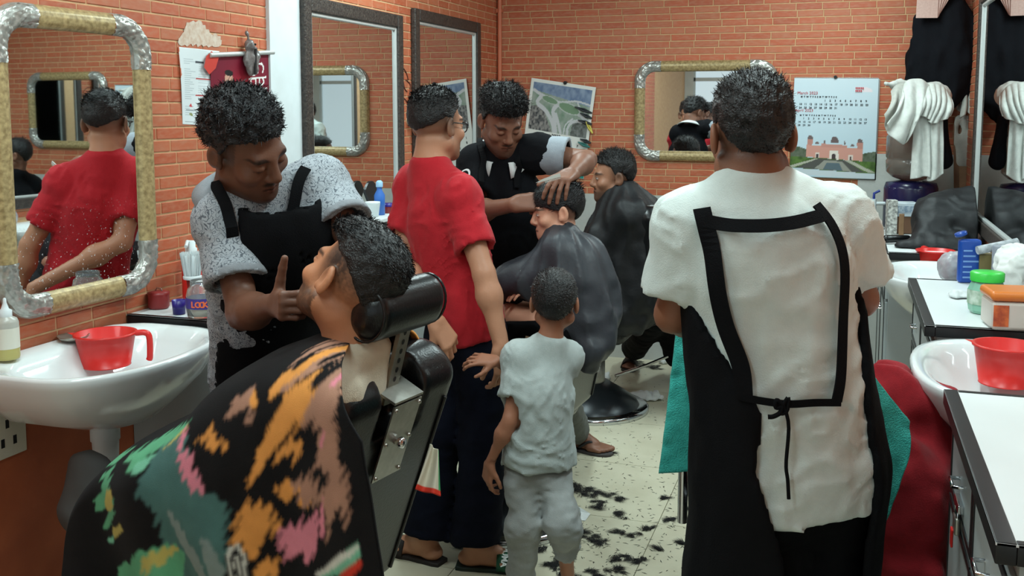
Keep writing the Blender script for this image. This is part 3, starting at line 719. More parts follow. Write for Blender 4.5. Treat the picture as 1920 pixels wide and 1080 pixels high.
        V, F = sdf_mesh(q, res, post); return obj(name, mesh_np(name, V, F), m, p.root)
    def shell(p, name, m, prims, off, region, res=.009, amp=.003, seed=4, thick=.006):
        """cloth panel lying on other cloth: the offset surface of prims, kept where region(P) < 0"""
        def post(P, D):
            n = amp*(vnoise(P*A(1, 1, .5), 15, seed)+.5*vnoise(P*A(1, 1, .6), 34, seed+1))
            d = D-off-n; return np.maximum(np.maximum(d, -(d+thick+.004)), region(P))
        D, lo, r = field(prims, res, None, None, margin=off+.02); idx = np.argwhere(np.abs(D) < .09); P = lo+idx*r; D[tuple(idx.T)] = post(P, D[tuple(idx.T)].astype(float))
        V, F = nets(D, lo, r); return obj(name, mesh_np(name, V, F), m, p.root)
    def strap(p, name, m, pts, width=.03, prims=None, off=.006, n=40, thick=.002):
        P = catmull(pts, n); P = snap(prims or p.gq, P, off)
        P = (np.vstack([P[:1], P[:-1]])+2*P+np.vstack([P[1:], P[-1:]]))/4
        N_ = grad(prims or p.gq, P); t = np.gradient(P, axis=0); b = np.cross(t, N_); b /= np.linalg.norm(b, axis=1, keepdims=True)+1e-9
        w = width/2; V = np.stack([P-b*w-N_*thick, P+b*w-N_*thick, P+b*w+N_*thick, P-b*w+N_*thick], 1).reshape(-1, 3)
        F = [(i*4+j, i*4+(j+1) % 4, (i+1)*4+(j+1) % 4, (i+1)*4+j) for i in range(len(P)-1) for j in range(4)]+[(0, 1, 2, 3), tuple(4*(len(P)-1)+j for j in (3, 2, 1, 0))]
        return obj(name, mesh_np(name, V, np.array(F), smooth=False), m, p.root)
def catmull(pts, n):
    pts = np.asarray(pts, float); P = np.vstack([2*pts[0]-pts[1], pts, 2*pts[-1]-pts[-2]]); out = []; m = len(pts)-1
    for t in np.linspace(0, m-1e-9, n):
        i = int(t); u = t-i; a, b, c, d = P[i:i+4]
        out.append(.5*(2*b+(c-a)*u+(2*a-5*b+4*c-d)*u*u+(3*b-a-3*c+d)*u**3))
    return np.array(out)
M_skin = mat('skin', (.3, .15, .1, 1), .48, attr='Col', spec=.4, bump=(220, .06))
def cloth(name, col, col2=None, r=.9, sc=60, am=.35, bump=.2): return mat(name, srgb(*col), r, noise=(sc, am, srgb(*(col2 or [int(c*.85) for c in col]))), bump=(350, bump), spec=.15 if max(col) < 60 else .25, sheen=.08 if max(col) > 90 else 0)
# ================================================================== white shirted barber, seen from behind
M_white_tee = cloth('white_cotton', (204, 214, 210), (190, 200, 197))
M_apron = cloth('black_apron', (10, 11, 14), (14, 15, 18), .85)
M_blacktrs = cloth('black_trouser', (9, 10, 13), (12, 13, 16))
def white_barber():
    z = 2.06
    J = dict(pelvis=W(1478, 880, z+.02), chest=W(1440, 505, z), neck=W(1410, 352, z-.01), sl=W(1300, 428, z), sr=W(1570, 420, z+.03),
             el=W(1262, 590, z+.06), wl=W(1335, 600, z+.30), er=W(1612, 560, z+.10), wr=W(1560, 580, z+.32),
             hl=W(1400, 930, z+.02), hr=W(1545, 930, z+.04))
    for k, x in (('l', -.10), ('r', .10)):
        h = J['h'+k]; J['k'+k] = A(h[0]*1.0, h[1]+.02, .47); J['a'+k] = A(h[0], h[1], .08)
    p = Person('barber in white T-shirt and black apron standing with his back turned', J, (W(1408, 256, z), cv(-.05, -.12, 1), cv(-.02, 1, 0)), (134, 88, 66), w=.98, face=(.95, 1, 1), neck_r=.058)
    p.hand('l', cv(.6, .1, .8), cv(-.3, .9, 0), 1); p.hand('r', cv(-.6, .1, .8), cv(.3, .9, 0), -1)
    p.foot('l', FH); p.foot('r', FH)
    p.build(lambda p, L, mx, sm: mx(sm(-.085, -.045, L[:, 2])*(L[:, 1] < .0)*(np.abs(L[:, 0]) < .075), p.hairc, .55))
    p.hair(top=.017, side=.005, back=.009, n=4200, length=.012, comb=(.2, .3, .6), curl=.8, rough=1.1, line=[(0, .075), (60, .055), (75, .01), (95, .035), (118, -.012), (150, -.052), (180, -.056)])
    o = p.tshirt('shirt', M_white_tee, off=.012, hem=.075, sleeve=.72, sr=.078, post_amp=.011, seed=11, flare=.012)
    o['label'] = 'loose white T-shirt with curved hem'
    p.trousers('trousers', M_blacktrs, off=.010, sr=.075)
    K = A(J['pelvis'][0], J['pelvis'][1], .40)+p.fwd*.02
    aq = [cap(J['chest']+p.up*.05, J['pelvis'], .181, .197, .03, fl=(p.fwd, .78)), cap(J['pelvis'], K-p.x*.015, .197, .208, .03, fl=(p.fwd, .82))]
    def reg(P):
        L = (P-J['pelvis'])@p.R; x, f, u = L.T; th = np.degrees(np.arctan2(np.abs(x), f))
        lim = np.where(x < 0, np.interp(u, [-.6, -.10, .05, .16, .33, .45], [158, 150, 140, 146, 108, 80]), np.interp(u, [-.6, -.1, .1, .2, .45], [140, 134, 128, 122, 84]))
        return np.maximum(np.maximum((th-lim)*.003, u-.40), .44-P[:, 2])
    p.shell('apron', M_apron, aq, .0, reg, seed=6, res=.0095, amp=.005, thick=.012)
    S = lambda x, y: W(x, y, z-.14)
    for nm, pts, wd in (('shoulder_strap', [(1313, 368), (1322, 420), (1333, 520), (1350, 610), (1385, 690), (1392, 752)], .034), ('shoulder_strap', [(1556, 358), (1584, 410), (1602, 480), (1601, 600), (1592, 700), (1578, 757)], .022),
                        ('cross_strap', [(1318, 404), (1380, 416), (1440, 421), (1500, 412), (1570, 386)], .026), ('waist_tie', [(1378, 748), (1430, 754), (1480, 758), (1530, 756), (1590, 758)], .014)):
        p.strap(nm, M_apron, [S(*q) for q in pts], wd, off=.017)
    k = W(1468, 762, z-.16); kk = snap(p.gq, k[None], .012)[0]
    mb = MB(); 
    def rib(pts, r): mb.tube(catmull(snap(p.gq, np.array([S(*q) for q in pts]), .019), 16), r, 6, flat=1.)
    rib([(1468, 762), (1462, 775), (1450, 782), (1440, 783)], .0045); rib([(1468, 760), (1478, 745), (1476, 770), (1464, 776), (1468, 762)], .004); rib([(1470, 760), (1479, 800), (1474, 870), (1477, 900), (1479, 936)], .0035); rib([(1470, 760), (1456, 750), (1455, 765), (1470, 762)], .004)
    mb.build('bow', M_apron, p.root)
    return p
WB = white_barber()
# ================================================================== man in red
M_red_tee = cloth('red_cotton', (178, 34, 44), (160, 26, 36))
M_navy = cloth('navy_cotton', (12, 15, 28), (9, 11, 21))
M_sandal = mat('dark_sandal', srgb(40, 34, 32), .7)
def red_man():
    z = 3.52
    J = dict(pelvis=W(872, 590, z), chest=W(835, 430, z), neck=W(808, 312, z), sl=W(778, 352, z+.10), sr=W(862, 372, z-.11), el=W(752, 485, z+.03), wl=W(816, 602, z-.24),
             er=W(908, 515, z-.20), wr=W(940, 648, z-.22), hl=W(848, 620, z+.06), hr=W(897, 622, z-.03))
    fl, fr = atZ(800, 1050, 0), atZ(893, 1064, 0)
    J['al'] = fl+A(0, 0, .085); J['ar'] = fr+A(0, 0, .085); J['kl'] = (J['hl']+J['al'])/2+A(0, .0, .02); J['kr'] = (J['hr']+J['ar'])/2+A(.02, 0, .02)
    p = Person('man in red T-shirt and navy trousers with glasses standing behind the reclined customer', J, (W(818, 236, z), cv(.66, -.05, .75), cv(0, 1, 0)), (184, 132, 104), w=.84, face=(1.0, 1, 1), neck_r=.058)
    p.hand('l', cv(.55, -.8, -.1), cv(.5, .3, -.8), 1, curls=(35, 40, 45, 50)); p.hand('r', cv(.08, -1, .1), cv(.5, 0, -.7), 1, curls=(25, 30, 35, 40))
    p.foot('l', cv(-.85, 0, .5)); p.foot('r', cv(.95, 0, -.1))
    def paint(p, L, mx, sm):
        mx(sm(-.075, .02, L[:, 2])*(1-sm(.0, .05, L[:, 1])), p.hairc, .8); mx(sm(-.11, -.05, -L[:, 2])*0, p.hairc, 0)
        mx(sm(.02, .05, L[:, 1])*sm(.03, .06, -L[:, 2]), p.hairc, .35)
    p.build(paint)
    p.hair(top=.014, side=.003, back=.005, n=3000, length=.018, comb=(.3, -.6, .2), curl=.25, rough=.5, line=[(0, .070), (40, .066), (60, .05), (75, .02), (95, .034), (120, .012), (150, -.005), (180, -.02)])
    p.tshirt('shirt', M_red_tee, off=.011, hem=.095, sleeve=.66, sr=.070, post_amp=.010, seed=21)
    p.trousers('trousers', M_navy, off=.016, sr=.088, cuff=.98, waist=.05)
    # glasses
    P = lambda x, y, zz: p.hc+p.HR@(A(x, y, zz)*p.hs); mb = MB()
    for g in (-1, 1):
        pts = [P(g*(.034+.023*math.cos(t)), .106-.012*abs(.4+.6*math.cos(t))*0-.010*max(0, math.cos(t)), .000+.018*math.sin(t)) for t in np.linspace(0, 2*math.pi, 21)]
        mb.tube(pts, .0021, 6, caps=False); mb.tube([P(g*.057, .096, .006), P(g*.079, .07, .010), P(g*.084, .0, .012), P(g*.084, -.012, .002)], .002, 6)
    mb.tube([P(-.012, .107, .006), P(0, .112, .009), P(.012, .107, .006)], .002, 6)
    mb.build('glasses', mat('black_acetate', srgb(20, 20, 22), .3), p.root)
    # sandals
    for k, d, nm, mm in (('l', cv(-.85, 0, .5), 'sandal', M_sandal), ('r', cv(.95, 0, -.1), 'slide', mat('slide_sole', srgb(30, 44, 38), .6))):
        sandal(p, k, d, nm, mm, thong=False, strapm=M_sandal if k == 'l' else mat('green_slide_strap', srgb(38, 92, 66), .6, noise=(30, .3, srgb(30, 76, 56))), words='PUMA' if k == 'r' else None)
    return p
def sandal(p, k, d, nm, mm, thong=True, strapm=None, words=None):
    a = p.J['a'+k]; d = unit((d[0], d[1], 0)); x = np.cross(d, A(0, 0, 1)); s = p.s; g = A(a[0], a[1], a[2]-.087*s)
    prof = [(-.07, .030), (-.045, .036), (0, .036), (.05, .038), (.10, .046), (.145, .044), (.175, .032), (.19, .012)]
    L_ = [g+(d*t+x*w)*s for t, w in prof]; Rr = [g+(d*t-x*w)*s for t, w in prof[::-1]]; o = L_+Rr; n = len(o); t_ = A(0, 0, .016*s)
    mb = MB(); mb.add([q+t_ for q in o]+o, [tuple(range(n-1, -1, -1)), tuple(range(n, 2*n))]+[(i, (i+1) % n, (i+1) % n+n, i+n) for i in range(n)])
    so = mb.build(nm, mm, p.root, bevel=.004)
    st_ = MB()
    if thong:
        t0 = g+(d*.125+A(0, 0, .03))*s
        for sg in (-1, 1): st_.tube(catmull([t0, g+(d*.09+x*sg*.025+A(0, 0, .058))*s, g+(d*.04+x*sg*.040+A(0, 0, .03))*s], 10), .007*s, 8)
    else:
        V = []
        for t in np.linspace(0, math.pi, 13):
            for e in (.075, .135): V.append(g+(d*e+x*math.cos(t)*.047+A(0, 0, .014+(.058 if e < .1 else .046)*math.sin(t)))*s)
        V = np.array(V); F = np.array([(2*i, 2*i+1, 2*i+3, 2*i+2) for i in range(12)]); st_.add(V, [tuple(f) for f in F], 0, True)
    so2 = st_.build('strap', strapm or mm, so)
    if not thong:
        m_ = so2.modifiers.new('s', 'SOLIDIFY'); m_.thickness = .006; m_.offset = 0
    if words:
        up = unit(A(0, 0, .5)+(-FH)); org = g+(d*.10+A(0, 0, .055)-FH*.040)*s
        u_ = unit(np.cross(d, up)*0+x*(-1 if (x@CR) < 0 else 1)); 
        c_ = g+(d*.105+A(0, 0, .014))*s
        for side in (-1, 1):
            th_ = math.pi/2+side*.55; nn = unit(x*math.cos(th_)+A(0, 0, 1)*math.sin(th_)); pos = c_+(x*math.cos(th_)*.051+A(0, 0, .056)*math.sin(th_))*s
            uu = unit(np.cross(d, nn)); uu = unit(uu); vv = d
            text('lettering', words, .030*s, frame_basis(pos-uu*.036*s-d*.012, uu, vv, unit(np.cross(uu, vv))), mat('white_print', srgb(232, 236, 232), .6), so, bold=.001)
RM = red_man()
# ================================================================== small boy
M_grey_tee = cloth('grey_marl', (172, 180, 178), (150, 158, 156))
M_grey_pants = cloth('grey_jersey', (150, 152, 150), (132, 134, 132))
def small_boy():
    z = 3.18; s = .575
    J = dict(pelvis=W(1010, 865, z+.02), chest=W(1012, 740, z), neck=W(1030, 645, z), sl=W(975, 672, z-.02), sr=W(1062, 672, z+.05), el=W(955, 790, z-.06), wl=W(918, 868, z-.02),
             er=W(1010, 735, z+.14), wr=W(932, 677, z+.05), hl=W(982, 890, z), hr=W(1038, 890, z+.03))
    al, ar = atZ(975, 1142, 0), atZ(1066, 1126, 0); J['al'] = al+A(0, 0, .05); J['ar'] = ar+A(0, 0, .05)
    J['kl'] = W(982, 990, z-.02); J['kr'] = W(1056, 985, z-.06)
    p = Person('small boy in grey T-shirt and grey trousers standing with his back turned', J, (W(1040, 568, z), cv(.12, .02, 1), cv(0, 1, 0)), (158, 106, 82), s=s, w=1.0, face=(.83, .96, 1), neck_r=.062)
    for k in 'lr':
        p.arms[k]
    p.hand('l', cv(-.15, -1, .05), cv(-.8, 0, -.6), -1, s=.66, curls=(25, 30, 35, 40)); p.hand('r', cv(-1, .12, -.05), cv(0, .75, -.65), -1, s=.66, curls=((10, 30, 25), (15, 35, 30), (20, 40, 30), (20, 45, 30)), spread=14, thumb=(50, 20))
    p.foot('l', cv(.1, 0, 1)); p.foot('r', cv(.3, 0, 1))
    p.build(lambda p, L, mx, sm: mx(sm(-.08, -.05, L[:, 2])*(L[:, 1] < .0)*(np.abs(L[:, 0]) < .07), p.hairc, .35))
    p.hair(top=.014, side=.010, back=.012, n=3600, length=.010, comb=(.3, .2, -.4), curl=.2, rough=.5, line=[(0, .07), (60, .05), (75, .01), (95, .03), (118, -.02), (150, -.058), (180, -.060)])
    p.tshirt('shirt', M_grey_tee, off=.012, hem=.02, sleeve=.62, sr=.088, post_amp=.009, seed=31, res=.007, flare=.004)
    p.trousers('trousers', M_grey_pants, off=.014, sr=.082, cuff=.78, ends={'l': .86, 'r': .38}, seed=8, amp=.008, waist=.1, res=.007, bag=1.02)
    for k, d in (('l', cv(.1, 0, 1)), ('r', cv(.3, 0, 1))): sandal(p, k, d, 'sandal', M_sandal, thong=False, strapm=M_sandal)
    return p
BOY = small_boy()
# ================================================================== barber cutting the child's hair
M_black_polo = cloth('black_polo', (16, 17, 21), (12, 13, 16))
M_grey_sleeve = cloth('grey_sleeve', (150, 158, 166), (128, 136, 144))
M_collar_white = cloth('white_collar', (212, 216, 216), (190, 194, 194))
M_taupe = cloth('taupe_trouser', (92, 94, 90), (76, 78, 76))
def collar_pieces(p, m, h=.035, open_=.5, r=.016, parent=None, lean=.5):
    """a folded shirt collar around the neck, open at the front"""
    n_ = unit(unit(p.hc-p.J['neck'])*.5+p.up); f_ = unit(p.fwd-n_*(p.fwd@n_)); x_ = np.cross(f_, n_); V = []; ang = np.linspace(open_, 2*math.pi-open_, 34)
    for t in ang:
        d = f_*math.cos(t)+x_*math.sin(t); b = p.J['neck']+n_*.014*p.s
        fr = max(0, math.cos(t)); rr = p.neck_r+r
        V += [b+d*(rr-.010)+n_*(h*.9-.010*fr)*p.s-n_*.03*fr, b+d*(rr+.003)+n_*(h-.02*fr)*p.s-n_*.03*fr, b+d*(rr+.010+lean*.01)+n_*(h*.5)*p.s-n_*.035*fr, b+d*(rr+.020+lean*.02+fr*.01)-n_*(.006+.030*fr**2)*p.s-n_*.035*fr]
    n = len(ang); F = [(i*4+j, (i+1)*4+j, (i+1)*4+j+1, i*4+j+1) for i in range(n-1) for j in range(3)]
    o = obj('collar', mesh_np('collar', np.array(V), np.array(F)), m, parent or p.root)
    md = o.modifiers.new('s', 'SOLIDIFY'); md.thickness = .004; md.offset = 0
    return o
def barber_two():
    z = 3.95
    J = dict(pelvis=W(950, 545, z+.25), chest=W(945, 385, z+.06), neck=W(943, 286, z+.0), sr=W(893, 308, z+.02), sl=W(1006, 288, z-.03), el=W(1100, 300, z-.08), wl=W(1073, 326, z-.31),
             er=W(886, 398, z-.10), wr=W(962, 384, z-.30), hl=W(985, 560, z+.24), hr=W(915, 560, z+.27))
    al = atZ(1078, 842, 0); J['al'] = al+A(0, 0, .085); J['kl'] = W(1040, 720, z+.32); J['ar'] = al+A(-.28, .05, .085); J['kr'] = A(*((J['hr']+J['ar'])/2))
    p = Person('barber in black apron and white collar bending over the child in the dark cape', J, (W(941, 226, z-.08), cv(.30, -.55, -.75), cv(.05, .9, -.3)), (126, 86, 68), w=.94, face=(.97, 1, 1), neck_r=.056, closed=True)
    p.hand('l', cv(-.50, -.16, -.8), cv(.1, 1, -.25), 1, curls=((44, 18, 12), (48, 20, 12), (50, 20, 12), (52, 22, 12)), spread=15, thumb=(50, 25), tcurl=8, s=.98)
    p.hand('r', cv(.95, .15, -.2), cv(0, .5, -.85), -1, curls=(55, 60, 65, 70), thumb=(25, 30))
    p.foot('l', cv(.85, 0, -.5)); p.foot('r', cv(-.3, 0, -1))
    def paint(p, L, mx, sm):
        x, y, zz = L.T; mx(sm(.055, .085, -zz)*(y > -.01)*(1-sm(.05, .075, zz+.13)*0), p.hairc, .55); mx((1-sm(.7, 1.2, ((x/.024)**2+((zz+.051)/.006)**2)**.5))*(y > .05), p.hairc, .8)
    p.build(paint)
    p.hair(top=.030, side=.008, back=.009, n=4800, length=.018, comb=(.2, .5, .3), curl=1.0, rough=1.4, lift=lambda L: .010*np.clip(L[:, 1]/.08, 0, 1)*np.clip((L[:, 2]-.05)/.05, 0, 1))
    o = p.tshirt('shirt', M_black_polo, off=.012, hem=.10, ends={'l': .60, 'r': .66}, sr=.072, seed=41, neck=False, post_amp=.006)
    collar_pieces(p, M_collar_white, parent=o, open_=.35, lean=1.2, h=.030)
    e = J['sl']+(J['el']-J['sl'])*.62; d = unit(J['el']-J['sl'])
    p.shell('grey_sleeve', M_grey_sleeve, [cap(J['sl']-d*.01, e+d*.05, .068, .074, .01, cut=True)], .006, lambda P: np.maximum(-((P-J['sl'])@d)-.06, (P-e)@d), res=.007, thick=.012, amp=.003)
    p.trousers('trousers', M_taupe, off=.012, sr=.075, cuff=.94, waist=.06)
    def reg(P):
        L = (P-J['pelvis'])@p.R; x, f, u = L.T; H = (J['chest']-J['pelvis'])@p.up
        hw = np.interp(u, [-.5, 0, H-.05, H+.10, H+.16], [.19, .19, .155, .10, .085]); return np.maximum(np.maximum(np.abs(x)-hw, .02-f), np.maximum(u-(H+.09), -.45-u))
    p.shell('apron', M_apron, [cap(J['chest']+p.up*.10, J['pelvis'], .150, .172, .03, fl=(p.fwd, .78)), cap(J['pelvis'], J['pelvis']-A(0, 0, .45), .172, .2, .03, fl=(p.fwd, .78))], .0, reg, seed=46, res=.0095, amp=.006, thick=.012)
    for sg in (-1, 1):
        p.strap('apron_strap', M_apron, [J['chest']+p.up*.145+p.x*sg*.075+p.fwd*.12, J['chest']+p.up*.19+p.x*sg*.07+p.fwd*.08, J['neck']+p.x*sg*.075+p.fwd*.0-p.up*.0], .022, off=.012)
    # sleeve badge
    b = snap(p.gq, W(866, 328, z-.1)[None], .006)[0]; n_ = grad(p.gq, b[None])[0]; u_ = unit(np.cross(A(0, 0, 1), n_)); v_ = np.cross(n_, u_)
    for r_, m_, o_ in ((.036, M_collar_white, 0), (.027, M_black_polo, .0015), (.016, mat('badge_red', srgb(190, 40, 48), .6), .003)):
        MB().poly([tuple(b+n_*o_+r_*(u_*math.cos(t)*.8+v_*math.sin(t))) for t in np.linspace(0, 2*math.pi, 20)[:-1]]).build('sleeve_badge', m_, o)
    sandal(p, 'l', cv(.85, 0, -.5), 'flip_flop', mat('grey_rubber', srgb(66, 62, 62), .7), strapm=mat('dark_rubber', srgb(34, 34, 36), .6))
    sandal(p, 'r', cv(-.3, 0, -1), 'flip_flop', mat('grey_rubber', None), strapm=mat('dark_rubber', None))
    return p
B2 = barber_two()
# comb held in the barber's right hand
cb = MB(); c0, c1 = W(1000, 372, 3.62), W(962, 392, 3.60)
# pale pointed comb between the fingers of the other hand
a0, a1 = W(1004, 343, 3.50), W(1050, 329, 3.50); u_ = unit(a1-a0)
e = empty('comb', a0, 'pale pointed tail comb held over the child\'s hair', 'comb')
n_ = unit(np.cross(u_, CF)); mb = MB()
pts = [(0, .0), (.03, .006), (.09, .008), (.09, -.005), (.03, -.003)]
V = [a0+u_*x+n_*y-CF*.0015 for x, y in pts]+[a0+u_*x+n_*y+CF*.0015 for x, y in pts]
mb.add(V, [(0, 1, 2, 3, 4), (9, 8, 7, 6, 5)]+[(i, i+5, (i+1) % 5+5, (i+1) % 5) for i in range(5)]); mb.build('comb_spine', mat('pale_comb', srgb(176, 176, 168), .4), e)
tb = MB()
for i in range(14):
    q = a0+u_*(.034+i*.004)-n_*.003; w_ = u_*.0014; l_ = -n_*.008
    tb.add([q-w_, q+w_, q+w_*.6+l_, q-w_*.6+l_], [(0, 1, 2, 3)])
tb.build('teeth', mat('pale_comb', None), e)
# ================================================================== barber at the left, bending over the reclined customer
def squiggle_mat():
    m = mat('grey_squiggle_knit', srgb(150, 156, 162), .85, spec=.25, bump=(300, .1)); nt = m.node_tree; N = nt.nodes; L = nt.links
    tc = N.new('ShaderNodeTexCoord'); n = N.new('ShaderNodeTexNoise'); n.inputs['Scale'].default_value = 58; n.inputs['Detail'].default_value = 0; n.inputs['Distortion'].default_value = 1.2
    L.new(tc.outputs['Object'], n.inputs['Vector'])
    w = N.new('ShaderNodeMath'); w.operation = 'MULTIPLY'; w.inputs[1].default_value = 26; L.new(n.outputs['Fac'], w.inputs[0]); s_ = N.new('ShaderNodeMath'); s_.operation = 'SINE'; L.new(w.outputs[0], s_.inputs[0])
    r = N.new('ShaderNodeValToRGB'); r.color_ramp.elements[0].position = .62; r.color_ramp.elements[0].color = srgb(158, 164, 170); r.color_ramp.elements[1].position = .80; r.color_ramp.elements[1].color = srgb(92, 98, 106)
    L.new(s_.outputs[0], r.inputs[0]); L.new(r.outputs[0], N['Principled BSDF'].inputs['Base Color']); return m
M_squiggle = squiggle_mat()
M_grey_collar = cloth('grey_collar', (136, 140, 145), (112, 116, 122))
def barber_one():
    z = 2.50
    J = dict(pelvis=W(520, 690, z+.30), chest=W(515, 480, z+.11), neck=W(446, 374, z+.0), sr=W(424, 414, z-.02), sl=W(600, 350, z+.10), er=W(456, 588, z-.10), wr=W(520, 570, z-.25),
             el=W(668, 462, z-.01), wl=W(694, 545, z-.16), hr=W(470, 720, z+.28), hl=W(575, 715, z+.34))
    for k in 'lr': J['k'+k] = A(J['h'+k][0], J['h'+k][1]+.02, .48); J['a'+k] = A(J['h'+k][0], J['h'+k][1], .085)
    p = Person('barber in grey patterned polo shirt and black apron shaping the reclined customer\'s beard', J, (W(462, 272, z-.10), (cv(.72, -.50, -.38), cv(-.52, -.34, -.66))), (110, 74, 58), w=1.0, face=(1.0, 1, 1), neck_r=.056, closed=True)
    p.hand('r', cv(.35, .12, -.9), cv(-1, 0, -.2), -1, curls=((58, 22, 10), (60, 30, 20), (62, 40, 30), (64, 60, 50)), thumb=(64, 4), tcurl=4, spread=6, s=.92)
    p.hand('l', cv(-.3, -.7, -.5), cv(.5, 0, .8), 1)
    p.foot('l', cv(.7, 0, -.7)); p.foot('r', cv(.3, 0, -.9))
    def paint(p, L, mx, sm):
        x, y, zz = L.T; mx((1-sm(.7, 1.2, ((x/.027)**2+((zz+.050)/.0065)**2)**.5))*(y > .05), p.hairc, .85); mx(sm(.05, .085, -zz)*(y > -.02), p.hairc, .38)
        mx((np.abs(x) > .055)*(y > .0)*(y < .035)*sm(-.02, .03, zz+.03), p.hairc, .5)
    p.build(paint)
    p.hair(top=.021, side=.010, back=.016, n=6500, length=.013, comb=(.2, .5, .2), curl=.8, rough=1.6, col=(17, 17, 19))
    o = p.tshirt('shirt', M_squiggle, off=.014, hem=.10, ends={'l': .66, 'r': .66}, sr=.076, seed=51, neck=False, post_amp=.007)
    collar_pieces(p, M_grey_collar, parent=o, h=.034, open_=.40, lean=1.0, r=.012)
    for k, f in (('l', .66), ('r', .66)):
        e = J['s'+k]+(J['e'+k]-J['s'+k])*f; d = unit(J['e'+k]-J['s'+k])
        p.shell('sleeve_band', M_grey_collar, [cap(J['s'+k], e+d*.05, .069, .077, .01, cut=True)], .003, lambda P, e=e, d=d: np.maximum(-((P-e)@d)-.020, (P-e)@d-.003), res=.006, thick=.010, amp=.001)
    p.trousers('trousers', M_blacktrs, off=.012, sr=.08, cuff=.95)
    H = (J['chest']-J['pelvis'])@p.up
    def reg(P):
        L = (P-J['pelvis'])@p.R; x, f, u = L.T
        hw = np.interp(u, [-.5, -.1, H-.12, H+.02, H+.12, H+.20], [.21, .195, .170, .155, .135, .115]); return np.maximum(np.maximum(np.abs(x)-hw, .015-f), np.maximum(u-(H+.20), -.50-u))
    p.shell('apron', M_apron, [cap(J['chest']+p.up*.06, J['pelvis'], .164, .185, .03, fl=(p.fwd, .80)), ell(J['chest']+p.up*.05+p.fwd*.025, A(.185, .150, .20), p.R, .05), cap(J['pelvis'], J['pelvis']-A(0, 0, .5), .185, .21, .03, fl=(p.fwd, .80))], .0, reg, seed=56, res=.0095, amp=.006, thick=.012)
    for pts in ([(552, 400), (560, 350), (566, 305), (572, 272)], [(432, 440), (424, 400), (416, 368), (412, 345)]):
        p.strap('apron_strap', M_apron, [W(x, y, z-.06) for x, y in pts], .028, off=.010)
    return p
B1 = barber_one()
# ================================================================== reclined customer
def customer():
    z = 2.15
    J = dict(pelvis=W(455, 930, z+.16), chest=W(585, 770, z+.06), neck=W(668, 648, z+.02), sl=W(612, 740, z-.06), sr=W(665, 690, z+.20), hl=W(440, 950, z+.05), hr=W(455, 930, z+.30))
    J['el'] = W(520, 870, z-.14); J['wl'] = W(400, 900, z-.02); J['er'] = W(585, 800, z+.35); J['wr'] = W(470, 840, z+.35)
    J['kl'] = W(320, 930, z+.28); J['kr'] = W(335, 905, z+.46); J['al'] = J['kl']+A(-.02, .02, -.42); J['ar'] = J['kr']+A(-.02, .02, -.42)
    p = Person('bearded customer lying back under the flame patterned towel in the barber chair', J, (W(655, 532, z), cv(-.66, .40, .63), cv(.42, .85, .10)), (186, 126, 92), w=1.0, face=(.98, 1, 1), neck_r=.060)
    p.hand('l', cv(-1, 0, .3), cv(0, 1, 0), 1); p.hand('r', cv(-1, 0, .3), cv(0, 1, 0), -1); p.foot('l', cv(-1, 0, .5)); p.foot('r', cv(-1, 0, .5))
    def paint(p, L, mx, sm):
        x, y, zz = L.T; ax = np.abs(x); n = fbm(L, 170, 3)
        bd = sm(.032, .050, -zz+.020*np.clip((y-.03)/.06, 0, 1)*0)*(y > -.005)*(1-sm(.105, .125, -zz)); bd = bd*(1-(((ax/.026)**2+((zz+.066)/.010)**2) < 1)); mx(np.clip(bd*(1+.25*n), 0, 1), SKIN(34, 30, 28), .80)
        mx((1-sm(.7, 1.2, ((x/.028)**2+((zz+.050)/.007)**2)**.5))*(y > .05), SKIN(20, 16, 15), .9)
        fade = sm(-.055, .045, zz)*(1-sm(.010, .045, y))*(1-(ax > .082)); mx(np.clip(fade*(1+.3*n), 0, 1), SKIN(22, 21, 22), .9)
        side = sm(-.02, .03, zz)*(y > -.01)*(1-sm(.035, .055, y))*(ax > .045); mx(side, SKIN(26, 24, 24), .55)
    p.build(paint)
    p.hair(top=.024, side=.003, back=.008, n=5200, length=.013, comb=(0, -.9, .1), curl=.2, rough=.7, col=(15, 15, 16), lift=lambda L: .014*np.clip(L[:, 1]/.07, 0, 1)*np.clip((L[:, 2]-.06)/.04, 0, 1), line=[(0, .085), (35, .083), (58, .075), (75, .06), (95, .055), (120, .03), (150, -.005), (180, -.03)])
    p.tshirt('shirt', cloth('cream_cotton', (206, 196, 176), (186, 176, 156)), off=.008, hem=.05, sleeve=.4, seed=61, res=.010, sr=.06)
    p.trousers('trousers', M_blacktrs, off=.010, sr=.07, cuff=.9, res=.012)
    return p
C1 = customer()
# ================================================================== child in dark cape, seated man in black cape
def cape(p, name, m, prims, amp, seed, freq=9., res=.009, origin=None, low=0., nfold=14):
    o0 = origin if origin is not None else p.J['neck']
    def post(P, D):
        v = P-o0; a = np.arctan2(v[:, 1], v[:, 0]); r = np.linalg.norm(v, axis=1); w = np.clip((r-.05)/.25, .15, 1)
        f = 1-2*np.abs(np.sin(a*nfold*.5+1.6*vnoise(P, 5, seed))); f2 = vnoise(np.stack([a*3.2, r*6, P[:, 2]*3], 1), 1.6, seed+2)
        return D-amp*w*(.55*f*np.clip(1.2-r*1.2, .2, 1)+.8*f2+.5*vnoise(P, 22, seed+4))
    V, F = sdf_mesh(prims, res, post); return obj(name, mesh_np(name, V, F), m, p.root)
M_cape_grey = mat('charcoal_nylon', srgb(54, 57, 63), .5, spec=.5, noise=(10, .4, srgb(46, 48, 54)), bump=(80, .1))
M_cape_black = mat('black_nylon', srgb(17, 18, 21), .55, spec=.4, noise=(10, .4, srgb(13, 14, 16)), bump=(80, .1))
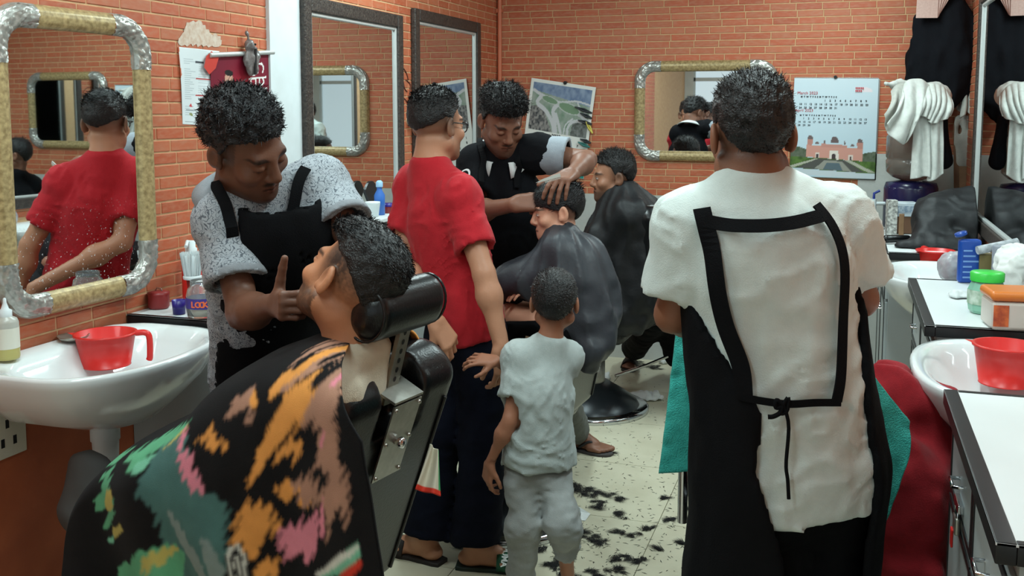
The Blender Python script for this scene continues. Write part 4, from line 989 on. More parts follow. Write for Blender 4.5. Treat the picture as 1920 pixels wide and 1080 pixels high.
def child():
    z = 3.64; s = .72
    J = dict(pelvis=W(1075, 610, z+.02), chest=W(1062, 520, z), neck=W(1050, 446, z), sl=W(1052, 470, z-.11), sr=W(1056, 466, z+.11), hl=W(1065, 620, z-.07), hr=W(1070, 615, z+.09), kl=W(955, 590, z+.0), kr=W(962, 580, z+.16), el=W(1065, 560, z-.16), wl=W(1015, 545, z-.06), er=W(1060, 540, z+.16), wr=W(1012, 535, z+.12))
    J['al'] = J['kl']+A(-.02, 0, -.28); J['ar'] = J['kr']+A(-.02, 0, -.28)
    p = Person('child in dark nylon cape having his hair cut, seated on a plank', J, (W(1046, 397, z), cv(-.98, -.16, -.08), cv(-.06, 1, 0)), (206, 150, 124), s=s, face=(.86, .92, 1.0), neck_r=.056)
    p.hand('l', cv(-1, 0, 0), cv(0, 1, 0), 1); p.hand('r', cv(-1, 0, 0), cv(0, 1, 0), -1); p.foot('l', cv(-1, 0, .2)); p.foot('r', cv(-1, 0, .2))
    p.build(lambda p, L, mx, sm: mx(sm(-.07, .01, L[:, 2])*(L[:, 1] < -.02)*(np.abs(L[:, 0]) < .08), p.hairc, .8))
    p.hair(top=.020, side=.012, back=.010, n=3800, length=.022, comb=(.0, .9, -.5), curl=.12, rough=.3, col=(15, 15, 17), line=[(0, .034), (35, .034), (52, .026), (68, .010), (80, .012), (97, .034), (120, .0), (150, -.035), (180, -.045)])
    n = J['neck']
    q = [cap(n+A(0, 0, .008), n-A(0, 0, .06), .060, .085, .03), cap(J['sl']-A(0, 0, .005), J['sr']-A(0, 0, .005), .060, None, .05), cap(n-A(0, 0, .10), W(1085, 565, z), .085, .15, .06), cap(W(1078, 520, z-.06), W(1112, 640, z-.10), .12, .085, .06), cap(W(1112, 600, z-.12), W(1112, 685, z-.12), .06, .018, .05), cap(W(1055, 510, z-.06), W(955, 532, z-.02), .095, .055, .06), cap(W(1055, 500, z+.1), W(960, 522, z+.12), .09, .06, .06), cap(W(960, 535, z+.05), W(955, 545, z+.05), .07, .05, .05), cap(W(1100, 480, z-.04), W(1122, 560, z-.04), .07, .06, .06)]
    q += [cap(n, J['sl'], .058, .062, .03), cap(n, J['sr'], .058, .062, .03)]
    p.nape = cape(p, 'cape', M_cape_grey, q, .018, 71, res=.0075)
    p.trousers('trousers', M_blacktrs, off=.012, sr=.07, cuff=.95, res=.010)
    return p
KID = child()
def rear_man():
    z = 5.15
    J = dict(pelvis=W(1185, 545, z), chest=W(1180, 450, z), neck=W(1168, 372, z), sl=W(1172, 402, z-.16), sr=W(1175, 398, z+.16), hl=W(1180, 560, z-.09), hr=W(1185, 555, z+.1), kl=W(1050, 560, z+.02), kr=W(1055, 552, z+.2), el=W(1172, 480, z-.12), wl=W(1115, 495, z-.05), er=W(1175, 475, z+.14), wr=W(1115, 490, z+.1))
    J['al'] = J['kl']+A(-.10, .0, -.40); J['ar'] = J['kr']+A(-.10, .0, -.40)
    p = Person('man in black cape with white neck strip seated in the rear barber chair', J, (W(1150, 333, z), cv(-.97, -.06, -.10), cv(-.06, 1, 0)), (150, 104, 80), face=(1.02, 1, 1.04), neck_r=.066, detail=1.35)
    p.hand('l', cv(-1, 0, 0), cv(0, 1, 0), 1); p.hand('r', cv(-1, 0, 0), cv(0, 1, 0), -1); p.foot('l', cv(-1, 0, .3)); p.foot('r', cv(-1, 0, .3))
    def paint(p, L, mx, sm):
        x, y, zz = L.T; mx(sm(.045, .07, -zz)*(y > -.01)*(1-sm(.11, .13, -zz)), p.hairc, .7); mx((1-sm(.7, 1.2, ((x/.027)**2+((zz+.050)/.0065)**2)**.5))*(y > .05), p.hairc, .8); mx(sm(-.05, .03, zz)*(1-sm(.0, .04, y)), p.hairc, .75)
    p.build(paint)
    p.hair(top=.020, side=.005, back=.007, n=2200, length=.02, comb=(0, .2, .6), curl=.4, rough=.7)
    n = J['neck']
    q = [cap(n, n-A(0, 0, .03), .07, .085, .03), cap(J['sl'], J['sr'], .082, None, .06), cap(n-A(0, 0, .04), J['pelvis'], .13, .21, .08), cap(W(1215, 405, z+.05), W(1210, 520, z+.1), .09, .08, .08), cap(W(1195, 420, z-.1), W(1178, 600, z-.12), .13, .085, .07), cap(W(1150, 440, z-.05), W(1070, 540, z-.05), .12, .10, .08), cap(W(1150, 440, z+.1), W(1070, 530, z+.15), .12, .10, .08), cap(W(1170, 580, z-.1), W(1140, 645, z-.08), .085, .03, .06)]
    cape(p, 'cape', M_cape_black, q, .018, 81, res=.010)
    ring = MB(); ax = unit(p.hc-n); a_ = unit(np.cross(ax, A(0, 0, 1)+CR)); b_ = np.cross(ax, a_)
    ring.tube([n+ax*.028+(a_*math.cos(t)+b_*math.sin(t))*.073 for t in np.linspace(0, 2*math.pi, 25)], .016, 8, caps=False); ring.build('neck_strip', M_collar_white, p.root)
    return p
REAR = rear_man()
# ================================================================== person waiting by the back wall (mostly hidden behind the white shirted barber)
def waiting():
    z = 5.30
    J = dict(pelvis=W(1345, 588, z), chest=W(1390, 455, z+.03), neck=W(1402, 372, z+.02), sl=W(1360, 402, z-.14), sr=W(1400, 400, z+.17), hl=W(1335, 600, z-.06), hr=W(1345, 598, z+.12), kl=W(1232, 590, z-.05), kr=W(1240, 580, z+.15), el=W(1300, 480, z-.2), wl=W(1222, 545, z-.16), er=W(1380, 480, z+.2), wr=W(1300, 520, z+.2))
    fl = atZ(1176, 686, 0); J['al'] = fl+A(0.02, .03, .085); J['ar'] = fl+A(.35, -.15, .085)
    p = Person('seated person in dark trousers and sandals near the grey back wall', J, (W(1404, 325, z+.02), cv(-.9, 0, -.3), cv(0, 1, 0)), (120, 80, 62), face=(.95, 1, 1), detail=1.9)
    p.hand('l', cv(-.3, .9, 0), cv(-.5, 0, -.8), 1, curls=(40, 45, 50, 55)); p.hand('r', cv(-1, 0, 0), cv(0, 1, 0), -1); p.foot('l', cv(-.25, 0, -1)); p.foot('r', cv(-.25, 0, -1))
    p.build(); p.hair(top=.016, side=.007, back=.008, n=800)
    p.tshirt('shirt', M_black_polo, off=.012, hem=.08, res=.011, seed=91); p.trousers('trousers', M_blacktrs, off=.014, sr=.075, cuff=.9, res=.011)
    for k in 'lr': sandal(p, k, cv(-.25, 0, -1), 'sandal', M_sandal, thong=False, strapm=M_sandal)
    mb = MB(); w_ = J['wl']; a = unit(J['el']-J['wl']); u_ = unit(np.cross(a, A(0, 0, 1))); v_ = np.cross(a, u_)
    mb.tube([w_+a*.01+(u_*math.cos(t)+v_*math.sin(t))*.031 for t in np.linspace(0, 2*math.pi, 17)], .006, 6, caps=False); mb.build('bracelet', M_collar_white, p.root)
    return p
WAIT = waiting()
# ================================================================== barber chairs
def soft(name, prims, m, parent, res=.008, post=None):
    V, F = sdf_mesh(prims, res, post); return obj(name, mesh_np(name, V, F), m, parent, False)
def barber_chair(loc, rz, label, recline=15, headrest=True, back_h=.58, seat_z=.50, seat_w=.52, lever=True):
    """local: +y the way the sitter faces, origin on the floor under the seat"""
    e = empty('barber_chair', loc, label, 'chair', 'hydraulic barber chairs', rz)
    MB().lathe([(.001, .03), (.285, .03), (.30, .02), (.30, .0), (.001, .0)], n=40).build('base_plate', M_chrome, e, False)
    MB().lathe([(.25, .03), (.235, .055), (.17, .10), (.12, .13), (.09, .15), (.001, .15)], n=40).build('base_cover', mat('dark_base_cover', srgb(36, 40, 44), .3, .3), e, False)
    MB().lathe([(.068, .14), (.068, .30), (.052, .30), (.052, seat_z-.1)], n=24).build('column', M_steel, e, False)
    MB().box((-.16, -.16, seat_z-.12), (.16, .16, seat_z-.09)).build('seat_plate', M_steel, e, False, .004)
    sw = seat_w/2
    soft('seat', [rbox((0, .02, seat_z-.03), (sw, .25, .065), .04)], M_vinyl, e, .012)
    c, s = math.cos(math.radians(recline)), math.sin(math.radians(recline))
    R = np.array([[1, 0, 0], [0, c, -s], [0, s, c]]); piv = A(0, -.20, seat_z+.0)
    B = lambda x, y, z: piv+R@A(x, y, z)
    bw = sw-.01
    q = [rbox(B(0, -.03, back_h/2), (bw, .055, back_h/2+.02), .045, R), cap(B(-bw+.06, .0, back_h-.02), B(bw-.06, .0, back_h-.02), .065, None, .03)]
    q.append(rbox(B(0, -.07, back_h-.01), (.075, .06, .10), .02, R, .015, sub=True))
    bo = soft('backrest', q, M_vinyl, e, .009)
    for sg in (-1, 1):   # piping down the back
        MB().tube([B(sg*(bw-.045), -.086, z) for z in np.linspace(.02, back_h-.06, 8)], .005, 6).build('piping', M_edge, bo, False)
    for sg in (-1, 1):
        soft('arm_pad', [rbox((sg*(sw+.035), .04, seat_z+.19), (.038, .20, .03), .025)], M_vinyl, e, .009)
        [MB().tube([(sg*(sw+.035), yy, seat_z-.05), (sg*(sw+.035), yy, seat_z+.16)], .014, 8).build('arm_support', M_chrome, e, False) for yy in (-.12, .18)]
    [MB().tube([(xx, .24, seat_z-.1), (xx, .46, .16)], .013, 8).build('footrest_arm', M_chrome, e, False) for xx in (-.12, .12)]
    MB().box((-.19, .40, .145), (.19, .58, .165)).build('footrest', M_steel, e, False, .006)
    if lever: MB().tube([(.10, -.1, .16), (.22, -.24, .20), (.30, -.34, .24)], .009, 8).build('pump_lever', M_chrome, e, False)
    if headrest:
        # bracket plate on the rear face
        pl = MB(); 
        P = [B(-.050, -.092, back_h-.02), B(.050, -.092, back_h-.02), B(.050, -.092, back_h-.21), B(-.050, -.092, back_h-.21)]
        nrm = R@A(0, -1, 0)*.004; pl.add([*P, *[x+nrm for x in P]], [(0, 1, 2, 3), (7, 6, 5, 4), (0, 4, 5, 1), (1, 5, 6, 2), (2, 6, 7, 3), (3, 7, 4, 0)])
        po = pl.build('bracket_plate', M_steel, e, False)
        for x in (-.042, .042):
            for z in (.03, .115, .20): MB().lathe([(.001, .004), (.004, .004), (.005, 0)], n=10, M=Matrix.Translation(Vector(B(x, -.097, back_h-z))) @ Matrix.Rotation(math.radians(90-recline*0), 4, 'X')).build('screw', M_steel, po, False)
        MB().lathe([(.001, .022), (.011, .02), (.013, .010), (.009, .004), (.009, 0)], n=16, M=Matrix.Translation(Vector(B(0, -.096, back_h-.12))) @ Matrix.Rotation(math.radians(90), 4, 'X')).build('clamp_knob', M_chrome, po, False)
        lp = [B(-.055, -.02, back_h-.01), B(.055, -.02, back_h-.01), B(.052, -.095, back_h-.015), B(-.052, -.095, back_h-.015)]; up = R@A(0, 0, 1)*.006
        MB().add([*lp, *[x+up for x in lp]], [(3, 2, 1, 0), (4, 5, 6, 7), (0, 1, 5, 4), (1, 2, 6, 5), (2, 3, 7, 6), (3, 0, 4, 7)]).build('bracket_top', M_steel, po, False)
        b0, b1 = B(0, -.045, back_h-.05), B(0, -.030, back_h+.15); d = unit(b1-b0); x_ = A(1, 0, 0); n_ = np.cross(d, x_)
        MB().add([b+x_*sx*.019+n_*sn*.005 for b in (b0, b1) for sx, sn in ((-1, -1), (1, -1), (1, 1), (-1, 1))], [(0, 1, 2, 3), (7, 6, 5, 4), (0, 4, 5, 1), (1, 5, 6, 2), (2, 6, 7, 3), (3, 7, 4, 0)]).build('headrest_bar', M_steel, e, False)
        for i in range(6):
            c_ = b0+(b1-b0)*(.30+.11*i)-n_*.0056
            MB().poly([tuple(c_+.0065*(x_*math.cos(t)*.8+d*math.sin(t))) for t in np.linspace(0, 2*math.pi, 13)[:-1]]).poly([tuple(c_+n_*.0112+.0065*(x_*math.cos(-t)*.8+d*math.sin(-t))) for t in np.linspace(0, 2*math.pi, 13)[:-1]]).build('bar_hole', M_edge, e, False)
        hc = B(0, .0, back_h+.165)
        hr = soft('headrest', [cap(hc+A(-.10, 0, 0), hc+A(.10, 0, 0), .056, None, .02, fl=(R@A(0, 1, 0), .85), cut=True, cuta=True), rbox(hc, (.128, .040, .048), .038, R, .03)], M_vinyl, e, .007)
        for sg in (-1, 1):
            cc = hc+A(sg*.112, 0, 0)
            MB().tube([cc+(R@A(0, .049*math.cos(t), .057*math.sin(t))) for t in np.linspace(0, 2*math.pi, 25)], .0032, 6, caps=False).build('seam', M_vinyl, hr, False)
    return e
RZ = math.radians(78.5)
CH1 = barber_chair((-1.345, 2.05, 0), RZ, 'barber chair with headrest laid back under the reclined bearded customer', recline=20, back_h=.56, seat_z=.475, seat_w=.46)
CH2 = barber_chair((-1.222, 3.60, 0), math.radians(86), 'barber chair with a plank across it under the child', recline=12, headrest=False, seat_z=.46, back_h=.46, lever=False)
CH3 = barber_chair((-1.238, 5.10, 0), math.radians(88), 'barber chair in which the man in the black cape sits', recline=14, headrest=False, seat_z=.50)
CH4 = barber_chair((-.13, 2.84, 0), math.radians(-4), 'barber chair draped with a turquoise towel before the white shirted barber', recline=12, headrest=False, seat_z=.48, back_h=.50, lever=False, seat_w=.46)
# plank the child sits on
M_plank = mat('worn_plank', srgb(150, 116, 84), .6, noise=(8, .6, srgb(112, 84, 58)), bump=(40, .3, (1, 8, 1)))
e = empty('seat_plank', (-1.222, 3.60, .683), 'worn wooden plank laid across the armrests under the child', 'plank', rz=math.radians(86))
MB().box((-.34, -.10, 0), (.34, .14, .028)).build('board', M_plank, e, False, .003); MB().box((-.34, .14, -.012), (.34, .158, .028)).build('edge_strip', M_plank, e, False, .002)
# ================================================================== flame patterned towel over the reclined customer
def poly_in(P, poly):
    x, y = P.T; poly = np.asarray(poly, float); r = np.zeros(len(P), bool); j = len(poly)-1
    for i in range(len(poly)):
        xi, yi = poly[i]; xj, yj = poly[j]; c = ((yi > y) != (yj > y)) & (x < (xj-xi)*(y-yi)/(yj-yi+1e-12)+xi); r ^= c; j = i
    return r
AX = unit((-math.sin(RZ), math.cos(RZ), 0)); NR = A(-AX[1], AX[0], 0); NR = NR if NR @ (CC-A(-1.2, 2, CC[2])) > 0 else -NR    # chair axis, near side normal
NEARO = A(-1.345, 2.05, 0)+NR*.335
def on_near(x, y):
    d = ray(x, y); t = ((NEARO-CC)@NR)/(d@NR); p = CC+d*t; return np.array([(p-NEARO)@AX, p[2]])
def jag(pts, n=7, amp=8, seed=0):
    """closed outline with torn, flame-like edges (pixels of the photograph)"""
    r = np.random.default_rng(seed); out = []; n = n*.95; amp = amp*(1.75 if amp > 2.5 else 1.)
    for i in range(len(pts)):
        a, b = np.array(pts[i], float), np.array(pts[(i+1) % len(pts)], float); L_ = np.linalg.norm(b-a); m = max(2, int(L_/n)); nn = np.array([-(b-a)[1], (b-a)[0]])/(L_+1e-9)
        dv = np.array([-.42, .90])
        for k in range(m):
            t = k/m; q = a+(b-a)*t
            if 0 < k: q = q+dv*amp*r.uniform(.5, 2.4)*(1 if k % 2 else -1)+nn*amp*.3*r.uniform(-1, 1)
            out.append(q)
    return out
def towel():
    M_tw = mat('printed_terry', (.1, .1, .1, 1), .9, attr='Col', spec=.04, sheen=.05, bump=(700, .3))
    e = empty('printed_towel', (-1.2, 1.99, .5), 'black towel with orange, pink and green flame pattern over the reclined customer', 'towel')
    top = [(282, 990, 2.48), (284, 900, 2.46), (294, 848, 2.45), (318, 808, 2.43), (358, 776, 2.40), (425, 742, 2.34), (466, 690, 2.29), (520, 655, 2.24), (575, 634, 2.20), (618, 622, 2.17), (660, 634, 2.14)]
    T = catmull([W(*q) for q in top], 270); nu = len(T); nv = 290; V = np.zeros((nu, nv, 3))
    right = catmull([W(612, 636, 2.02), W(622, 740, 1.93), (W(650, 900, 1.92)), W(692, 1062, 1.93), W(705, 1120, 1.93)], nv)
    for i in range(nu):
        t = i/(nu-1); c = T[i]; hw = np.interp(t, [0, .2, .45, .6, .8, 1], [.20, .22, .25, .27, .27, .20]); ztop = c[2]
        near = (NEARO-c)@NR; hw = max(near, .18)
        far = .26; hem = np.interp(t, [0, .3, .6, 1], [.30, .22, .14, .14])
        dr = np.interp(t, [0, .3, .6, .8, 1], [.05, .08, .12, .13, .10])
        # arc-length table of one side: quarter ellipse, then a straight fall
        for sd, w_, j0, j1, hz in ((1, hw, 70, nv, hem), (-1, far, 70, -1, ztop-.32)):
            n = abs(j1-j0); th = np.linspace(0, math.pi/2, 60); arc = np.stack([w_*np.sin(th)**.75, -dr*(1-np.cos(th))**1.5], 1); L = np.concatenate([[0], np.cumsum(np.linalg.norm(np.diff(arc, axis=0), axis=1))])
            fall = max(ztop-dr-hz, .02); tot = L[-1]+fall; s = np.linspace(0, tot, n)
            o = np.where(s < L[-1], np.interp(s, L, arc[:, 0]), w_); dz = np.where(s < L[-1], np.interp(s, L, arc[:, 1]), -dr-(s-L[-1]))
            js = np.arange(j0, j1, 1 if sd > 0 else -1)
            V[i, js] = c+NR[None]*(sd*o)[:, None]+A(0, 0, 1)[None]*dz[:, None]
    # shoulder, arm and knee bulges, slanting rear edge, folds
    u = np.linspace(0, 1, nu)[:, None]; P = V.reshape(-1, 3)
    a = (P-NEARO)@AX; zz = P[:, 2]; side = (P-NEARO)@NR; near = np.clip((side+.12)/.10, 0, 1)
    fold = .016*np.sin(a*26+3*vnoise(P, 3, 2))*np.clip((1.0-zz)/.5, 0, 1)+.012*vnoise(P*A(1.5, 1.5, .5), 7, 3)+.006*vnoise(P*A(1, 1, .6), 18, 5)
    arm = .045*np.exp(-((a+.02)/.16)**2-((zz-.78)/.17)**2); P += NR[None]*((fold+arm)*near)[:, None]
    V = P.reshape(nu, nv, 3)
    # slanted rear edge
    for i in range(nu):
        w_ = (i/(nu-1))**1.6; drop = np.clip((T[i][2]-V[i, :, 2])/1.0, 0, 1); V[i] -= AX[None]*(w_*(.20+.20*drop)*np.clip((np.arange(nv)-70)/60., 0, 1))[:, None]
    # pattern, laid out on the cloth's near face (distance along the chair, height)
    P = V.reshape(-1, 3); uv = np.stack([(P-NEARO)@AX, P[:, 2]], 1); col = np.tile(SKIN(24, 23, 24), (len(P), 1)); wob = np.stack([vnoise(P, 40, 1), vnoise(P, 40, 2)], 1)*.0025; uv = uv+wob
    OR, BR, PK, GN, TL, YL, GY, MINT, WH = SKIN(222, 150, 78), SKIN(166, 124, 104), SKIN(214, 130, 146), SKIN(96, 168, 128), SKIN(76, 112, 108), SKIN(190, 178, 100), SKIN(128, 144, 140), SKIN(120, 190, 158), SKIN(214, 214, 204)
    D = [(BR, jag([(585, 640), (615, 632), (622, 720), (642, 860), (668, 950), (655, 990), (640, 935), (618, 1010), (608, 940), (622, 880), (590, 880), (600, 800), (560, 800), (570, 700)], 9, 5, 1)),
         (BR, jag([(500, 662), (560, 640), (590, 660), (560, 700), (520, 740), (505, 720)], 9, 5, 2)), (BR, jag([(425, 745), (455, 742), (470, 790), (440, 775), (420, 785)], 9, 5, 3)),
         (OR, jag([(535, 665), (548, 662), (540, 700), (505, 745), (488, 742), (490, 712), (515, 705)], 8, 4, 4)), (OR, jag([(565, 705), (580, 730), (560, 800), (535, 815), (480, 880), (474, 892), (486, 840), (505, 800), (520, 745)], 8, 7, 5)),
         (OR, jag([(475, 640+10), (540, 628), (580, 622), (560, 640), (520, 655)], 10, 3, 25)),
         (OR, jag([(545, 815), (565, 820), (560, 860), (548, 878), (540, 850), (522, 868), (520, 850)], 8, 5, 6)), (OR, jag([(380, 815), (398, 800), (420, 820), (436, 838), (405, 836), (372, 822)], 7, 4, 7)),
         (OR, jag([(520, 905), (545, 900), (575, 905), (590, 930), (570, 945), (550, 930), (530, 935)], 8, 5, 8)), (OR, jag([(455, 955), (480, 930), (515, 950), (525, 990), (500, 1000), (480, 1045), (450, 1010)], 8, 6, 9)), (OR, jag([(500, 1040), (520, 1045), (512, 1085), (480, 1090), (478, 1068)], 8, 4, 10)),
         (PK, jag([(600, 648), (616, 640), (618, 690), (606, 730), (590, 700)], 9, 4, 11)), (PK, jag([(525, 985), (548, 990), (600, 960), (592, 1030), (574, 1062), (555, 1040), (535, 1050), (520, 1020)], 8, 6, 12)), (PK, jag([(605, 810), (612, 806), (606, 838), (600, 836)], 9, 2, 13)), (PK, jag([(610, 915), (612, 1000), (604, 1010), (600, 1000)], 9, 2, 26)),
         (TL, jag([(300, 830), (340, 800), (395, 905), (440, 935), (440, 1090), (270, 1090), (330, 1000), (285, 920)], 12, 4, 14)), (GN, jag([(262, 830), (345, 790), (330, 820), (285, 850), (255, 855)], 9, 3, 15)), (YL, jag([(342, 798), (348, 802), (312, 840), (304, 845)], 14, 1, 16)),
         (GN, jag([(170, 872), (215, 850), (232, 836), (205, 870), (185, 880)], 8, 3, 17)), (GN, jag([(190, 885), (212, 878), (222, 920), (238, 950), (215, 985), (200, 985), (222, 940), (195, 955), (184, 935), (205, 915)], 8, 3, 18)), (YL, jag([(212, 915), (226, 910), (232, 940), (222, 952), (208, 945)], 8, 2, 19)), (YL, jag([(225, 985), (250, 972), (255, 985), (232, 1000), (222, 1000)], 8, 2, 20)), (MINT, jag([(212, 1005), (225, 998), (222, 1012), (210, 1012)], 8, 2, 21)),
         (GN, jag([(220, 1060), (250, 1050), (290, 1020), (345, 1012), (362, 1030), (340, 1090), (230, 1090)], 9, 3, 22)), (YL, jag([(290, 1030), (340, 1014), (355, 1020), (320, 1050), (280, 1070)], 9, 3, 23)), (GY, jag([(336, 935), (372, 1000), (395, 1035), (410, 1090), (396, 1090), (370, 1040), (352, 1000)], 10, 2, 24)), (GY, jag([(396, 985), (420, 1010), (440, 1060), (430, 1090), (412, 1070)], 10, 2, 27)),
         (PK, jag([(338, 800), (350, 830), (375, 860), (408, 918), (392, 905), (378, 908), (360, 875), (342, 840)], 8, 3, 28)), (SKIN(24, 23, 24), jag([(270, 935), (300, 925), (330, 990), (285, 1010), (262, 985)], 9, 4, 29)),
         (SKIN(24, 23, 24), jag([(560, 660), (572, 668), (556, 700), (548, 690)], 8, 3, 41)), (SKIN(24, 23, 24), jag([(590, 668), (600, 690), (574, 740), (566, 720)], 9, 4, 42)), (SKIN(24, 23, 24), jag([(520, 675), (530, 682), (518, 704), (508, 690)], 8, 3, 43)), (OR, jag([(480, 870), (500, 848), (496, 880), (470, 915)], 9, 4, 44)), (BR, jag([(545, 905), (590, 890), (610, 930), (575, 950)], 8, 5, 45)), (OR, jag([(452, 735), (462, 742), (470, 765), (456, 762)], 8, 2, 46)), (GN, jag([(232, 850), (262, 838), (290, 850), (268, 872), (240, 866)], 8, 3, 47)), (MINT, jag([(268, 862), (300, 852), (290, 870), (270, 882)], 9, 2, 48)),
         (WH, [(443, 1022), (456, 1014), (470, 1040), (470, 1085), (446, 1085)]), (SKIN(24, 23, 24), [(447, 1027), (455, 1019), (466, 1041), (466, 1080), (450, 1080)]), (WH, [(452, 1040), (458, 1036), (462, 1060), (462, 1075), (454, 1075)]), (SKIN(24, 23, 24), [(454, 1044), (457, 1041), (460, 1060), (460, 1072), (456, 1072)]),
         (MINT, [(676, 1012), (682, 1040), (640, 1075), (600, 1090), (590, 1080)]), (WH, [(676, 1016), (679, 1024), (630, 1066), (590, 1086), (585, 1080)]), (SKIN(206, 60, 44), [(682, 1040), (686, 1056), (660, 1084), (630, 1100), (640, 1076)])]
    for c, poly in D: col[poly_in(uv, [on_near(*q) for q in poly])] = c
    g_ = col.reshape(nu, nv, 3).copy()
    for _ in range(1): g_[1:-1, 1:-1] = .4*g_[1:-1, 1:-1]+.15*(g_[2:, 1:-1]+g_[:-2, 1:-1]+g_[1:-1, 2:]+g_[1:-1, :-2])
    col = g_.reshape(-1, 3)*(1+.10*fbm(P, 30, 9))[:, None]
    F = np.array([(i*nv+j, (i+1)*nv+j, (i+1)*nv+j+1, i*nv+j+1) for i in range(nu-1) for j in range(nv-1)])
    o = obj('towel_cloth', mesh_np('towel_cloth', P, F[:, ::-1], col), M_tw, e); m_ = o.modifiers.new('s', 'SOLIDIFY'); m_.thickness = .006; m_.offset = -1
towel()
# ================================================================== printed sheets
M_print = mat('printed_paper', (.8, .8, .8, 1), .55, attr='Col', spec=.3)
def stroke(pts, w):
    pts = np.asarray(pts, float); d = np.gradient(pts, axis=0); n = np.stack([-d[:, 1], d[:, 0]], 1); n /= np.linalg.norm(n, axis=1, keepdims=True)+1e-9
    w = np.asarray(w)[..., None] if hasattr(w, '__len__') else w
    return list(pts+n*w/2)+list((pts-n*w/2)[::-1])
def sheet(name, C4, nx, ny, base, draw, parent, bend=None, thick=.0012):
    """C4: corners TL, TR, BR, BL; draw in unit coordinates (right, down)"""
    tl, tr, br, bl = [np.asarray(c, float) for c in C4]; s, t = np.meshgrid(np.linspace(0, 1, nx), np.linspace(0, 1, ny)); s = s.ravel(); t = t.ravel()
    P = (tl*((1-s)*(1-t))[:, None]+tr*(s*(1-t))[:, None]+br*(s*t)[:, None]+bl*((1-s)*t)[:, None]); n = unit(np.cross(bl-tl, tr-tl)); n = n if n@(CC-tl) > 0 else -n
    if bend is not None: P = P+n[None]*bend(s, t)[:, None]
    col = np.tile(SKIN(*base), (len(P), 1)); uv = np.stack([s, t], 1)
    for c, poly in draw:
        if callable(poly): m = poly(s, t)
        else: m = poly_in(uv, poly)
        col[m] = SKIN(*c) if not callable(c) else c(s[m], t[m])
    F = np.array([(j*nx+i, j*nx+i+1, (j+1)*nx+i+1, (j+1)*nx+i) for j in range(ny-1) for i in range(nx-1)])
    if np.dot(np.cross(P[F[0][1]]-P[F[0][0]], P[F[0][3]]-P[F[0][0]]), n) < 0: F = F[:, ::-1]
    o = obj(name, mesh_np(name, P, F, col), M_print, parent); m_ = o.modifiers.new('s', 'SOLIDIFY'); m_.thickness = thick; m_.offset = -1
    return o
rect = lambda x0, y0, x1, y1: [(x0, y0), (x1, y0), (x1, y1), (x0, y1)]
def mottled(a, b, sc, seed):
    a, b = SKIN(*a), SKIN(*b)
    def f(s, t):
        n = np.clip(.5+.6*fbm(np.stack([s, t, 0*s], 1), sc, seed), 0, 1)[:, None]; return a*(1-n)+b*n
    return f
M_ink = mat('grey_ink', srgb(84, 92, 104), .7); M_inkd = mat('dark_ink', srgb(50, 52, 58), .7); M_inkr = mat('red_ink', srgb(190, 70, 80), .7)
